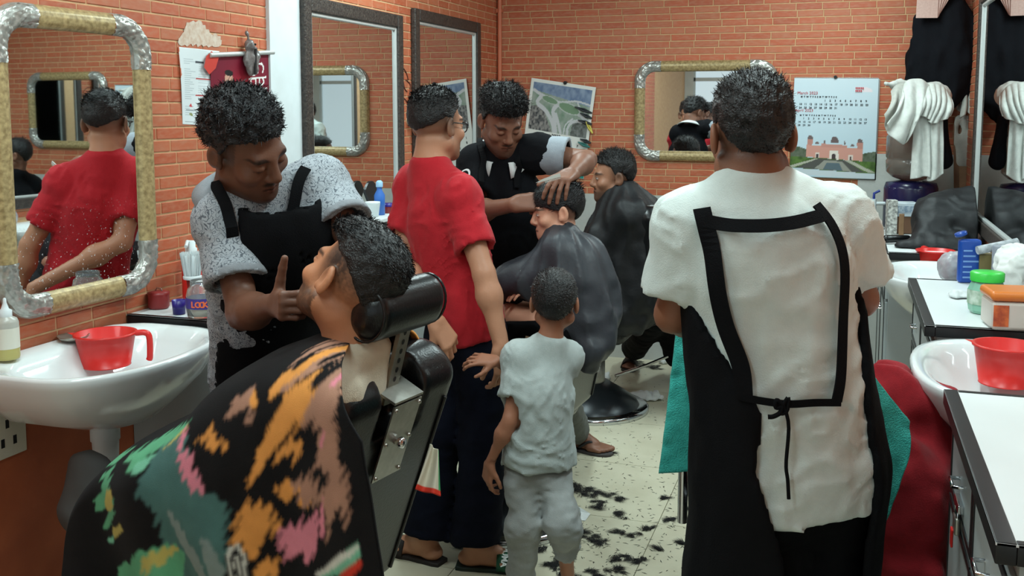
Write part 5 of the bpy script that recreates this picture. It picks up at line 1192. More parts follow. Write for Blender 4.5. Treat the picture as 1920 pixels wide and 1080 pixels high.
# ---- calendar with the old fort
tl, tr, br, bl = onB(1490, 146), onB(1648, 147), onB(1640, 336), onB(1480, 330)
o3 = A(0, -.022, 0); C4 = [c+o3 for c in (tl, tr, br, bl)]
cal2 = empty('wall_calendar', (float((tl+br)[0]/2), YB-.02, float(bl[2])), 'white wall calendar with a pink domed fort and reflecting pool', 'calendar')
X = lambda x: (x-105)/(905-105); Yv = lambda y: (y-60)/(1035-60)
def fx(pts): return [(X(x+ (y-60)*.052), Yv(y)) for x, y in pts]
def dome(cx, cy, r, h, n=12): return [(cx+r*math.cos(math.pi-i*math.pi/n), cy-h*math.sin(i*math.pi/n)**.8) for i in range(n+1)]
pk = (206, 150, 136)
draw = [(lambda s, t: SKIN(206, 222, 230)*(1-t)[:, None]+SKIN(186, 210, 222)*t[:, None], rect(0, 0, 1, 1)), (mottled((70, 84, 62), (104, 112, 96), 30, 1), fx([(70, 750), (150, 735), (220, 760), (230, 850), (60, 850)])), (mottled((70, 84, 62), (104, 112, 96), 30, 2), fx([(740, 790), (800, 775), (870, 765), (880, 870), (735, 870)])),
        (mottled((92, 122, 58), (64, 86, 44), 25, 3), fx([(60, 835), (400, 845), (880, 870), (870, 985), (45, 945)])), ((176, 176, 160), fx([(50, 930), (300, 850), (340, 850), (90, 945)])), ((176, 176, 160), fx([(580, 860), (640, 860), (860, 970), (800, 975)])), ((84, 84, 80), fx([(120, 945), (330, 850), (580, 860), (770, 975)])), ((150, 150, 140), fx([(290, 950), (390, 865), (550, 870), (640, 968)])), ((92, 108, 116), fx([(375, 955), (410, 885), (530, 888), (560, 962)])),
        (pk, fx([(222, 715), (745, 740), (740, 862), (215, 835)])), ((196, 142, 130), fx([(360, 700), (600, 712), (600, 740), (360, 735)])), ((188, 134, 122), fx([(235, 655), (285, 655), (275, 720), (228, 715)])), ((188, 134, 122), fx([(695, 680), (748, 680), (745, 745), (695, 740)])), ((112, 96, 96), fx(dome(258, 660, 26, 38))), ((112, 96, 96), fx(dome(723, 684, 26, 38))), ((108, 92, 92), fx(dome(488, 690, 36, 62))), ((120, 100, 98), fx(dome(322, 708, 18, 24))), ((120, 100, 98), fx(dome(652, 724, 18, 24))), ((112, 92, 90), fx([(385, 700), (388, 665), (396, 665), (398, 702)])), ((112, 92, 90), fx([(575, 708), (578, 672), (586, 672), (588, 710)])),
        ((226, 216, 206), fx([(440, 765), (520, 770), (525, 855), (435, 850)])), ((72, 60, 62), fx([(458, 850), (460, 805), (478, 795), (495, 807), (498, 853)])), ((220, 206, 196), fx([(302, 790), (345, 792), (342, 842), (300, 840)])), ((72, 60, 62), fx([(312, 842), (314, 805), (332, 805), (334, 842)])), ((220, 206, 196), fx([(615, 805), (658, 808), (655, 858), (612, 856)])), ((72, 60, 62), fx([(622, 858), (624, 820), (642, 820), (644, 858)])),
        ((198, 208, 214), fx([(45, 950), (870, 982), (860, 1040), (40, 1005)])), ((232, 222, 226), fx(dome(760, 180, 80, 34)+[(840, 195), (680, 195)]))]
sheet('fort_sheet', C4, 110, 130, (200, 216, 226), draw, cal2, lambda s, t: .004*np.sin(t*3)+.003*t)
sheet('back_sheets', [c+A(.006, .008, -.004) for c in C4], 4, 4, (206, 206, 200), [], cal2, None, .008)
uB = unit(tr-tl); vB = unit(tl-bl); nB = A(0, -1, 0)
def calrow(s_, x, y, size, m, parent, org, C, bold=0.):
    tl_, tr_, br_, bl_ = C; p = tl_+(tr_-tl_)*x+(bl_-tl_)*y+A(0, -.006, 0); text('lettering', s_, size, frame_basis(p, unit(tr_-tl_), unit(tl_-bl_), A(0, -1, 0)), m, parent, bold=bold)
for (y, s_, sz, m) in ((.165, 'March 2023', .024, M_inkr), (.34, 'April 2023', .024, M_inkr)): calrow(s_, .045 if y < .3 else .03, y, sz, m, cal2, tl, C4)
days = 'M  T  W  T  F  S  S  '
for y in (.188, .375): calrow(days*2, .09, y+.008, .0125, M_inkd, cal2, tl, C4, .0006)
row = lambda a, b, pad=0: '     '*pad+'   '.join('%2d' % i for i in range(a, b))
for y, ln in ((.235, [(.375, 1, 10)]), (.272, [(.075, 10, 24)]), (.308, [(.075, 24, 32)]), (.417, [(.13, 1, 14)]), (.452, [(.07, 14, 28)]), (.485, [(.07, 28, 31)])):
    for x0, a, b in ln:
        for i in range(a, b): calrow(str(i), x0+(i-a)*.0605, y, .0155, M_inkd, cal2, tl, C4, .0005)
for i_ in range(9): MB().box(tl+(tr-tl)*(.735+.02*(i_ % 5))+(bl-tl)*(.098+.028*(i_//5))+A(0, -.031, -.005), tl+(tr-tl)*(.749+.02*(i_ % 5))+(bl-tl)*(.098+.028*(i_//5))+A(0, -.030, .005)).build('logo_mark', M_inkr, cal2)
wr = MB(); wr.tube([tl+(tr-tl)*t+A(0, -.024, .002+.003*math.sin(t*300)) for t in np.linspace(0.01, .99, 120)], .0016, 5); wr.build('wire_binding', M_steel, cal2)
MB().tube([tl+(tr-tl)*.49+A(0, 0, .005), tl+(tr-tl)*.49+A(0, -.03, .005)], .010, 12).build('nail', M_edge, cal2)
# ---- calendar with the road junction
tl, tr, br, bl = onB(998, 146), onB(1119, 164), onB(1095, 336), onB(978, 312)
C4 = [c+A(0, -.016, 0) for c in (tl, tr, br, bl)]
cal1 = empty('wall_calendar', (float((tl+br)[0]/2), YB-.02, float(br[2])), 'crooked wall calendar with an aerial picture of a road junction', 'calendar')
GX_ = lambda pts: [(((x+(y-60)*.13)-150)/(770-150), (y-60-(x-150)*.14)/ (940-60)) for x, y in pts]
rd = (196, 196, 198)
draw = [(mottled((112, 138, 116), (160, 166, 158), 12, 1), rect(.045, .04, .955, .56)), (mottled((92, 110, 142), (140, 156, 178), 14, 2), [(.045, .04), (.955, .04), (.955, .22), (.045, .12)]), (mottled((58, 60, 64), (150, 146, 142), 40, 3), [(.045, .30), (.22, .28), (.42, .56), (.045, .56)]), (mottled((70, 74, 70), (130, 132, 130), 40, 4), [(.72, .42), (.955, .36), (.955, .56), (.70, .56)])]
for pts, w in (([(.05, .12), (.20, .17), (.45, .22), (.75, .30), (.95, .38)], .035), ([(.20, .17), (.14, .26), (.28, .33), (.40, .44), (.46, .56)], .05), ([(.48, .56), (.44, .42), (.40, .32), (.46, .24)], .055), ([(.56, .56), (.50, .44), (.44, .34)], .04), ([(.66, .56), (.66, .47), (.74, .40), (.95, .38)], .035), ([(.60, .56), (.62, .45), (.72, .37)], .02), ([(.45, .22), (.6, .2), (.75, .18), (.95, .2)], .02), ([(.75, .18), (.80, .24), (.95, .32)], .02)):
    draw.append((rd, stroke(catmull([(a, b, 0) for a, b in pts], 20)[:, :2], w)))
el = lambda cx, cy, a, b: [(cx+a*math.cos(t), cy+b*math.sin(t)+.15*a*math.cos(t)) for t in np.linspace(0, 6.283, 24)]
for cx, cy, a, b in ((.33, .21, .12, .032), (.64, .27, .16, .048)): draw += [((188, 192, 188), el(cx, cy, a*1.12, b*1.2)), ((116, 142, 114), el(cx, cy, a, b))]
draw += [((226, 226, 220), rect(0, .56, 1, 1)), ((226, 226, 220), rect(0, 0, .045, 1)), ((226, 226, 220), rect(.955, 0, 1, 1)), ((226, 226, 220), rect(0, 0, 1, .04)), ((36, 128, 118), rect(0, .965, 1, 1))]
sheet('junction_sheet', C4, 120, 150, (226, 226, 220), draw, cal1, lambda s, t: .006*np.sin(t*3+s))
calrow('2023', .42, .615, .030, M_inkd, cal1, tl, C4, .0008)
for j, y in enumerate((.68, .735, .79, .845, .90)):
    for i in range(7): calrow(str(1+i+j*7) if 1+i+j*7 < 32 else '', .10+i*.12, y, .022, M_inkd, cal1, tl, C4, .0004)
MB().tube([tl+(tr-tl)*.53+A(0, 0, .0), tl+(tr-tl)*.53+A(0, -.03, .0)], .011, 12).build('nail', M_edge, cal1)
# ---- row of hair clips on the calendar's edge
clipc = [(30, 32, 36), (206, 190, 84), (38, 40, 44), (34, 36, 40), (44, 128, 116), (34, 36, 40), (210, 196, 96), (40, 110, 104), (36, 38, 42)]
for i, (x, y, dx, dy) in enumerate([(1112, 212, -32, -12), (1113, 250, -12, -22), (1112, 233, -26, -8), (1110, 268, -20, -8), (1110, 284, -26, -4), (1108, 296, -24, -6), (1106, 303, -18, -9), (1108, 276, -22, -10), (1112, 222, -22, -10)]):
    p0 = onB(x, y)+A(0, -.03, 0); p1 = onB(x+dx, y+dy)+A(0, -.036, 0); m_ = mat('clip_%d_%d_%d' % clipc[i], srgb(*clipc[i]), .4)
    nm = {'30': 'black'}.get('', None); cname = 'yellow' if clipc[i][0] > 150 else ('green' if clipc[i][1] > 100 else 'black')
    e = empty('hair_clip', p1, '%s plastic hair clip gripping the edge of the road junction calendar' % cname, 'hair clip', '%s hair clips on the calendar edge' % cname)
    d = p1-p0; n_ = unit(np.cross(d, A(0, 1, 0)))
    MB().tube([p0, p0+d*.5+n_*.006, p1], [.005, .006, .0025], 6).build('upper_jaw', m_, e); MB().tube([p0, p0+d*.5-n_*.006+A(0, .008, 0), p1+A(0, .006, 0)], [.005, .006, .0025], 6).build('lower_jaw', m_, e)
# ---- notice, torn paper, poster on the left wall
oL = A(.006, 0, 0)
tl, tr, br, bl = [onL(*q)+oL for q in ((331, 88), (410, 96), (398, 236), (341, 233))]
nt_ = empty('paper_notice', onL(370, 233)+oL, 'torn white paper notice with printed columns on the left wall', 'paper')
dr = [((196, 96, 62), [(0, 0), (.02, 0), (.0, .2), (.03, .35), (0, .4)])]
for i in range(28): y = .14+i*.027; dr.append(((176, 186, 190), rect(.10, y, .10+.22+.08*math.sin(i*2.3), y+.008)))
for i in range(26): y = .20+i*.026; dr.append(((184, 192, 196), rect(.48, y, .92, y+.007)))
dr += [((176, 60, 62), rect(.42, .385, .97, .403)), ((176, 60, 62), rect(.42, .605, .97, .623)), ((70, 74, 80), rect(.38, .165, .62, .185)), ((196, 70, 74), [(.22, .76), (.28, .72), (.33, .77)]), ((120, 126, 132), rect(.12, .80, .36, .812)), ((140, 146, 96), el(.28, .865, .05, .02)), ((150, 156, 160), rect(.08, .955, .9, .965))]
sheet('notice_sheet', (tl, tr, br, bl), 70, 110, (216, 224, 226), dr, nt_, lambda s, t: .003*np.sin(s*5+t*4))
tp = empty('torn_paper', onL(372, 66)+oL, 'torn pale remains of a pasted paper above the notice', 'paper')
poly = [(348, 42), (376, 40), (392, 62), (412, 68), (413, 84), (405, 88), (345, 84), (334, 84), (333, 72), (343, 60)]
rp = np.array(jag(poly, 5, 1.6, 3)); mb = MB(); V = [onL(*q)+oL*.7 for q in rp]; mb.poly(V); mb.poly([v-oL*.6 for v in V][::-1]); mb.build('torn_sheet', mat('pasted_paper', srgb(212, 196, 180), .8, noise=(60, .7, srgb(186, 150, 126))), tp)
po = empty('poster_calendar', onL(450, 165)+oL, 'maroon poster with white script and a man\'s portrait under a metal bar', 'poster')
tl, tr, br, bl = [onL(*q)+oL*1.6 for q in ((390, 106), (504, 100), (508, 262), (393, 270))]
dr = [(lambda s, t: SKIN(112, 24, 44)*(1-np.exp(-((s-.5)/.25)**2-((t-.45)/.25)**2))[:, None]+SKIN(164, 26, 44)*np.exp(-((s-.5)/.25)**2-((t-.45)/.25)**2)[:, None], rect(0, 0, 1, 1)), ((196, 150, 130), el(.28, .27, .065, .075)), ((30, 24, 24), el(.28, .20, .068, .035)), ((44, 34, 32), el(.28, .315, .05, .03)), ((40, 44, 60), [(.14, .48), (.2, .36), (.36, .36), (.42, .48)]), ((150, 96, 70), rect(.95, .04, 1, 1))]
W_ = (236, 234, 230)
for pts, w in (([(.64, .14), (.72, .12)], .022), ([(.66, .13), (.66, .22), (.70, .24), (.73, .20), (.73, .13)], .022), ([(.76, .22), (.76, .12), (.84, .12)], .02), ([(.82, .10), (.86, .16), (.84, .22)], .018), ([(.60, .28), (.90, .27)], .02), ([(.64, .28), (.64, .36), (.68, .37)], .02), ([(.72, .28), (.72, .37)], .02), ([(.78, .28), (.80, .36), (.86, .33), (.84, .28)], .02), ([(.58, .42), (.92, .40)], .022), ([(.63, .42), (.64, .50)], .02), ([(.74, .42), (.76, .50), (.84, .46)], .02)): dr.append((W_, stroke(catmull([(a, b, 0) for a, b in pts], 12)[:, :2], w)))
sheet('poster_sheet', (tl, tr, br, bl), 110, 120, (120, 24, 44), dr, po)
MB().tube([tl+A(.004, -.01, .004), tr+A(.004, .01, .004)], .009, 10).build('metal_bar', M_liner, po)
MB().poly([onL(*q)+oL*2.4 for q in ((390, 96), (404, 108), (398, 128), (386, 140), (376, 126), (380, 106))]).build('red_flap', mat('red_paper', srgb(196, 56, 44), .6), po)
hb = empty('plastic_bag', onL(455, 95)+oL*3, 'small clear plastic bag of hair ties hung on a nail over the maroon poster', 'bag')
c = onL(456, 112)+A(.03, 0, 0); V, F = sdf_mesh([ell(c, A(.014, .034, .062), None, .02), cap(c+A(0, 0, .05), c+A(-.01, 0, .10), .012, .005, .02), ell(c+A(0, .04, -.005), A(.010, .018, .05), None, .02)], .005, lambda P, D: D-.006*vnoise(P, 60, 2)); obj('bag_film', mesh_np('b', V, F), mat('cloudy_plastic', srgb(128, 122, 120), .25, noise=(60, .7, srgb(70, 66, 66))), hb)
MB().tube([onL(458, 82), onL(458, 84)+A(.05, 0, 0)], .004, 8).build('nail', M_edge, hb); MB().tube([onL(460, 92)+A(.045, 0, 0), onL(459, 140)+A(.045, 0, 0)], .005, 6).build('pen', M_edge, hb)
rl = empty('paper_roll', onL(764, 226)+A(.05, 0, 0), 'small rolled beige paper stuck between the tall mirrors', 'paper roll')
rp = onL(764, 226); MB().tube([rp, rp+A(.07, .0, .004)], .024, 16, caps=False).tube([rp, rp+A(.07, 0, .004)], .017, 14, caps=False).build('rolled_sheet', mat('beige_paper', srgb(198, 172, 140), .7), rl)
sm_ = empty('wall_stain', onL(752, 190), 'dark branching scorch mark on the bricks between the tall mirrors', 'stain'); mb = MB()
for pts in ([(742, 132), (752, 126), (760, 136), (764, 150)], [(752, 140), (757, 165), (762, 172)], [(748, 165), (750, 200), (754, 225)], [(760, 150), (768, 160), (765, 185)], [(745, 180), (758, 186), (766, 200), (764, 222)]):
    q_ = catmull([onL(*p)+A(.0045, 0, 0) for p in pts], 12); mb.tube(list(q_), .0035, 4)
mb.build('scorch', mat('scorch', srgb(96, 52, 40), .8), sm_)
# ================================================================== counters and basins
def counter(x0, x1, y0, y1, z, label, front, doors=2, group='white topped counters', lock=False):
    """front: -1 faces -x (right hand units), +1 faces +x"""
    e = empty('counter_unit', ((x0+x1)/2, (y0+y1)/2, 0), label, 'counter', group)
    xf, xb = (x0, x1) if front < 0 else (x1, x0); ov = .012*front
    MB().box((min(xf-ov*3, xb), y0+.012, 0), (max(xf-ov*3, xb), y1-.012, z-.03)).build('carcass', M_greypanel, e, bevel=.002)
    MB().box((min(xf, xb), y0, z-.004), (max(xf, xb), y1, z)).build('worktop', M_white, e)
    a, b = min(xf, xb), max(xf, xb); w = .030
    fx0, fx1 = (a, a+w) if front < 0 else (b-w, b)
    MB().box((fx0, y0, z-.034), (fx1, y1, z+.0015)).build('front_edging', M_edge, e, bevel=.002)
    for yy in ((y0, y0+w*.55), (y1-w*.55, y1)): MB().box((a+(w if front < 0 else 0), yy[0], z-.034), (b-(0 if front < 0 else w), yy[1], z+.0015)).build('side_edging', M_edge, e, bevel=.002)
    xd = xf-ov*3; L_ = (y1-y0-.04)/doors
    for i in range(doors):
        ya, yb = y0+.02+i*L_+.006, y0+.02+(i+1)*L_-.006
        for k, (za, zb, nm) in enumerate(((z-.22, z-.06, 'drawer'), (.10, z-.235, 'door'))):
            q = xd+.014*front; d = MB().box((min(xd, q), ya, za), (max(xd, q), yb, zb)).build(nm, M_greypanel, e, bevel=.002)
            q2 = q+.003*front; t = .016; mb = MB()
            for (u0, u1, v0, v1) in ((ya, ya+t, za, zb), (yb-t, yb, za, zb), (ya+t, yb-t, za, za+t), (ya+t, yb-t, zb-t, zb)): mb.box((min(q, q2), u0, v0), (max(q, q2), u1, v1))
            mb.build('black_border', M_edge, d)
            hz_ = (za+zb)/2 if k == 0 else zb-.10; hy = (ya+yb)/2 if k == 0 else (yb-.03 if i == 0 else ya+.03)
            MB().tube([(q, hy-.03, hz_), (q+.02*front, hy-.03, hz_), (q+.02*front, hy+.03, hz_), (q, hy+.03, hz_)], .004, 6).build('handle', M_chrome, d)
    MB().box((min(xd-.03*front, xb), y0+.02, 0), (max(xd-.03*front, xb), y1-.02, .09)).build('plinth', M_edge, e)
    return e, xd+.014*front
ZC = .93
R1, xq1 = counter(.232, XR-.005, 1.62, 2.50, ZC, 'white topped counter with padlocked door beside the red clad customer', -1)
R2, _ = counter(.240, XR-.005, 3.24, 4.14, ZC, 'white topped counter carrying the green lidded jar and orange tub', -1)
R3, _ = counter(.165, XR-.005, 4.86, 5.80, ZC, 'white topped counter with the tissue box below the water dispenser', -1)
L1, _ = counter(XL+.005, XL+.375, 2.62, 3.46, ZC, 'white topped counter with the brush and glass jar beside the left basin', 1)
L2, _ = counter(XL+.005, XL+.375, 3.74, 5.02, ZC, 'white topped counter below the small shelf and tall mirror', 1)
# padlock and hasp
py_, pz_ = 2.06, .66
pk_ = W(1783, 960, 1.90); pk_ = A(xq1-.008, atX(1782, 975, xq1-.02)[1], atX(1782, 975, xq1-.02)[2])
e = empty('padlock', pk_, 'steel padlock with red tag hanging on the counter door', 'padlock')
MB().box(pk_+A(-.006, -.022, -.026), pk_+A(.006, .022, .012)).build('lock_body', M_steel, e, bevel=.004); MB().tube([pk_+A(0, -.013, .01), pk_+A(0, -.013, .03), pk_+A(0, 0, .042), pk_+A(0, .013, .03), pk_+A(0, .013, .01)], .004, 8).build('shackle', M_chrome, e)
MB().box(pk_+A(-.004, -.05, .032), pk_+A(.008, .03, .05)).build('hasp', M_chrome, e, bevel=.002); MB().box(pk_+A(-.010, -.004, -.06), pk_+A(-.005, .02, -.02)).build('red_tag', M_red_pl, e, bevel=.003)
def basin(cy, front, z, label, w=.62, d=.48, xw=None, x_front=None):
    e = empty('wash_basin', ((XL if front > 0 else XR), cy, z), label, 'basin', 'white porcelain wash basins')
    xw = XL+.004 if front > 0 else XR-.004
    n = 56
    def outline(sx, sd, x_off=0, sq=2.4):
        P = []
        for i in range(n):
            t = 2*math.pi*i/n; c_, s_ = math.cos(t), math.sin(t); ex = 2/sq
            yy = sx*math.copysign(abs(c_)**ex, c_); xx = math.copysign(abs(s_)**ex, s_)
            if xx < 0: q = max(xx*1.25, -1.); yy = sx*math.copysign(min(1, abs(c_)**ex*1.0+abs(q)*.12*abs(c_)), c_)
            else: q = xx
            P.append((yy, .5+.5*q))
        return P
    base = outline(1, 1)
    def ring(wy, x0, x1, zz): return [(xw+front*(x0+(x1-x0)*b), cy+wy/2*a, z+zz) for a, b in base]
    rings = [ring(.16, .12, .28, -.205), ring(.26, .06, .34, -.19), ring(w*.66, .01, d*.80, -.155), ring(w*.88, .0, d*.93, -.088), ring(w*.985, .0, d*.99, -.03), ring(w, .0, d, -.008), ring(w*.992, .002, d-.004, .0), ring(w*.955, .01, d-.018, .001),
             ring(w*.86, .085, d-.040, -.010), ring(w*.82, .10, d-.055, -.035), ring(w*.70, .13, d-.10, -.09), ring(w*.45, .18, d-.17, -.125), ring(.07, .23, .30, -.135)]
    V = [p for r in rings for p in r]; F = [(i*n+j, i*n+(j+1) % n, (i+1)*n+(j+1) % n, (i+1)*n+j) for i in range(len(rings)-1) for j in range(n)]
    if front > 0: F = [f[::-1] for f in F]
    mb = MB(); mb.add(V, F, 0, True); mb.add(rings[0], [tuple(range(n))]); mb.build('bowl', M_porcelain, e)
    dx = xw+front*.265
    MB().lathe([(.001, .0), (.026, .001), (.028, -.003)], (dx, cy, z-.131), 16).build('drain', M_chrome, e)
    MB().lathe([(.040, -.26), (.040, -.22), (.055, -.19)], (xw+front*.2, cy, z), 20).lathe([(.030, -.41), (.036, -.27), (.036, -.24)], (xw+front*.2, cy, z), 20).build('waste_trap', M_white_paint, e)
    MB().tube([(xw+front*.06, cy, z), (xw+front*.06, cy, z+.09), (xw+front*.10, cy, z+.115), (xw+front*.15, cy, z+.10)], .011, 10).build('tap', M_chrome, e) if front < 0 and False else None
    return e
S_L = basin(2.27, 1, .915, 'white wash basin holding a red mug beside the yellow soap bottle', .66, .47)
S_R1 = basin(2.86, -1, .905, 'white wash basin holding a red mug between the padlocked and the jar counters', .70, XR-.184)
S_R2 = basin(4.49, -1, .905, 'white wash basin with a red mug and plastic bag before the black heap', .66, XR-.150)
S_R3 = basin(1.27, -1, .905, 'white wash basin beside the near end of the padlocked counter', .66, .44)
def mug(p, label, r=.073, h=.085, ang=0., group='red plastic mugs'):
    e = empty('plastic_mug', p, label, 'mug', group)
    MB().lathe([(.001, .004), (r*.80, .004), (r*.82, 0), (r*.80, 0), (r, h-.006), (r*1.06, h-.006), (r*1.06, h), (r*.96, h), (r*.78, .012), (.001, .010)], n=32).build('cup', M_red_pl, e, False)
    c_, s_ = math.cos(ang), math.sin(ang); H = [(r*1.03, h-.004), (r*1.35, h-.004), (r*1.48, h*.80), (r*1.48, h*.25), (r*1.44, h*.12)]
    MB().tube([(a*c_, a*s_, b) for a, b in catmull([(a, b, 0) for a, b in H], 16)[:, :2]], .009, 8, flat=1.4).build('handle', M_red_pl, e, False)
    MB().add([(-r*1.0*c_-s_*k*.02, -r*1.0*s_+c_*k*.02, h-.002) for k in (-1, 1)]+[(-r*1.28*c_, -r*1.28*s_, h+.002)], [(0, 1, 2)]).build('spout', M_red_pl, e, False)
    return e
def on_top(x, y, z): p = atZ(x, y, z); return (float(p[0]), float(p[1]), z)
mug(on_top(200, 684, .845)[:2]+(.845,), 'red plastic mug standing in the left wall basin', .082, .095, .45)
mug(on_top(1885, 722, .82)[:2]+(.825,), 'red plastic mug standing in the basin beside the padlocked counter', .085, .11, -.2)
mug(on_top(1752, 520, .82)[:2]+(.825,), 'red plastic mug standing in the basin before the black heap', .080, .12, 2.)
# soap bottle
M_yl = mat('yellow_soap', srgb(206, 196, 120), .25, trans=.2); M_clearp = mat('cloudy_clear_plastic', srgb(214, 214, 204), .3, trans=.35)
p = on_top(14, 672, .917); e = empty('soap_bottle', p, 'clear bottle with yellow liquid and white nozzle on the left basin', 'bottle')
MB().lathe([(.001, 0), (.030, 0), (.032, .006), (.032, .04)], n=24).build('liquid', M_yl, e, False); MB().lathe([(.032, .04), (.032, .098), (.028, .108), (.016, .114), (.014, .120)], n=24).build('bottle_wall', M_clearp, e, False)
MB().lathe([(.017, .112), (.017, .130), (.010, .134), (.005, .150), (.004, .162), (.001, .164)], n=16).build('nozzle', M_white_paint, e, False); MB().lathe([(.0325, .03), (.0325, .085)], n=24).build('paper_label', mat('cream_label', srgb(222, 220, 206), .7), e, False)
p = on_top(138, 636, .917); e = empty('soap_dish', p, 'small metal dish lying on the left basin rim', 'dish'); MB().lathe([(.001, .003), (.03, .004), (.042, .012), (.045, .012), (.034, 0), (.001, 0)], n=24).build('dish', M_steel, e, False)
# ---- things on the left counter
def simple(name, label, cat, p, parts, group=None):
    e = empty(name, p, label, cat, group)
    for nm, prof, m in parts: MB().lathe(prof, n=28).build(nm, m, e, False)
    return e
M_maroon = mat('maroon_plastic', srgb(132, 36, 36), .4); M_purple = mat('purple_plastic', srgb(44, 30, 120), .35); M_glass = mat('clear_glass', (.9, .93, .93, 1), .05, trans=.92, ior=1.3)
e = simple('lidded_pot', 'maroon lidded pot at the wall end of the left counter', 'pot', on_top(298, 577, ZC+.002), [('pot', [(.001, 0), (.030, 0), (.034, .006), (.034, .044)], M_maroon), ('lid', [(.035, .044), (.035, .052), (.02, .056), (.001, .056)], M_maroon)])
MB().tube([(-.012, 0, .056), (-.006, 0, .066), (.008, .004, .062), (.014, 0, .056)], .003, 6).build('lid_wire', M_chrome, e, False)
simple('plastic_cup', 'purple plastic cup leaning beside the glass jar', 'cup', on_top(336, 588, ZC+.002), [('cup', [(.001, .003), (.018, .003), (.019, 0), (.022, .044), (.0205, .044), (.017, .006), (.001, .005)], M_purple)])
jp = on_top(381, 595, ZC+.002); e = empty('glass_jar', jp, 'clear glass jar with a purple printed band on the left counter', 'jar')
MB().lathe([(.001, .002), (.042, .002), (.047, .008), (.050, .03), (.050, .07), (.045, .092), (.037, .100), (.037, .118), (.034, .118), (.034, .098), (.042, .088), (.047, .068), (.046, .012), (.001, .008)], n=36).build('jar_wall', M_glass, e, False)
MB().lathe([(.001, .010), (.044, .010), (.045, .036), (.001, .040)], n=28).build('powder', mat('pale_powder', srgb(206, 198, 180), .8), e, False)
MB().lathe([(.0506, .034), (.0508, .066)], n=36).build('printed_band', mat('purple_band', srgb(62, 52, 132), .5), e, False)
camang = math.atan2(-jp[1], -jp[0])
for i, ch in enumerate('LOOK in S'):
    a = camang-.62+i*.24; u_ = A(-math.sin(a), math.cos(a), 0); n_ = A(math.cos(a), math.sin(a), 0)
    text('letter', ch, .026 if i < 4 else .022, frame_basis(n_*.0512-u_*.006+A(0, 0, .040), u_, A(0, 0, 1), n_), mat('orange_print', srgb(226, 108, 60), .6) if i < 4 else mat('blue_print', srgb(96, 108, 176), .6), e, world=False, bold=.0008)
bp = on_top(362, 590, ZC+.002); q_ = atZ(360, 497, ZC+.14); bp = (max(float(q_[0]), XL+.06), float(q_[1]), ZC+.002); e = empty('neck_brush', bp, 'white bristled neck brush with red handle standing behind the glass jar', 'brush')
MB().lathe([(.001, 0), (.020, 0), (.022, .02), (.016, .06), (.020, .095), (.001, .095)], n=20).build('handle', M_maroon, e, False); MB().lathe([(.028, .092), (.030, .096), (.030, .102), (.026, .104)], n=24).build('ferrule', M_white_paint, e, False)
mb = MB()
for i in range(260):
    a, r = random.random()*6.283, math.sqrt(random.random())*.026; x, y = r*math.cos(a), r*math.sin(a); k = 1.45; w = .0012; t = random.random()*6.283
    mb.add([(x-w*math.cos(t), y-w*math.sin(t), .10), (x+w*math.cos(t), y+w*math.sin(t), .10), (x*k+w*math.cos(t), y*k+w*math.sin(t), .178+random.random()*.006), (x*k-w*math.cos(t), y*k-w*math.sin(t), .178)], [(0, 1, 2, 3)])
mb.lathe([(.021, .10), (.030, .17), (.001, .172)], n=20); b_ = mb.build('bristles', M_white_paint, e, False); b_['kind'] = 'stuff'
q_ = atZ(358, 461, ZC+.185); bp2 = (max(float(q_[0]), XL+.045), float(q_[1]), ZC+.002); e = empty('pump_bottle', bp2, 'red bottle with white pump head standing against the left brick wall', 'bottle')
MB().lathe([(.001, 0), (.032, 0), (.033, .01), (.033, .13), (.020, .155), (.014, .158)], n=24).build('bottle', M_red_pl, e, False); MB().lathe([(.020, .155), (.020, .175), (.015, .178), (.015, .20), (.001, .202)], n=18).build('pump_collar', M_white_paint, e, False); MB().tube([(0, 0, .195), (.0, -.02, .200), (.02, -.055, .188)], .006, 8).build('spout', M_white_paint, e, False)
p = (XL+.22, 2.95, ZC+.002); e = empty('towel_stack', p, 'folded pale towels with dark stripes on the left counter', 'towel')
for i in range(3): MB().box((-.09, -.07, i*.012), (.09, .07, i*.012+.010)).build('fold', [M_collar_white, M_edge, M_grey_sleeve][i], e, False, .004)
# ---- things on the second left counter
SHZ = 1.092
e = empty('wall_shelf', (XL+.12, 4.22, SHZ), 'small white shelf carrying the blue spray bottle before the tall mirror', 'shelf')
MB().box((XL+.034, 3.96, SHZ-.016), (XL+.215, 4.46, SHZ)).build('board', M_white, e, bevel=.002)
for yy in (4.02, 4.40): MB().box((XL+.034, yy-.008, SHZ-.10), (XL+.05, yy+.008, SHZ-.016)).box((XL+.034, yy-.008, SHZ-.030), (XL+.18, yy+.008, SHZ-.016)).build('bracket', M_chrome, e)
def l2(x, y): return (XL+.125, float(atX(x, y, XL+.125)[1]), SHZ+.001)
e = simple('white_tub', 'white plastic tub on the small shelf before the tall mirror', 'tub', l2(699, 400), [('tub', [(.001, 0), (.026, 0), (.034, .06), (.034, .066), (.030, .066), (.024, .006), (.001, .004)], M_white_paint)])
e = simple('spray_bottle', 'blue spray bottle on the small shelf before the tall mirror', 'bottle', l2(712, 398), [('bottle', [(.001, 0), (.024, 0), (.025, .09), (.012, .115), (.012, .13)], mat('blue_plastic', srgb(58, 110, 190), .35)), ('spray_head', [(.016, .128), (.016, .15), (.008, .158), (.001, .158)], mat('light_blue_plastic', srgb(150, 190, 220), .35))])
e = empty('fan_brush', l2(722, 398), 'black fan shaped brush leaning behind the blue spray bottle', 'brush'); e.location.x -= .08
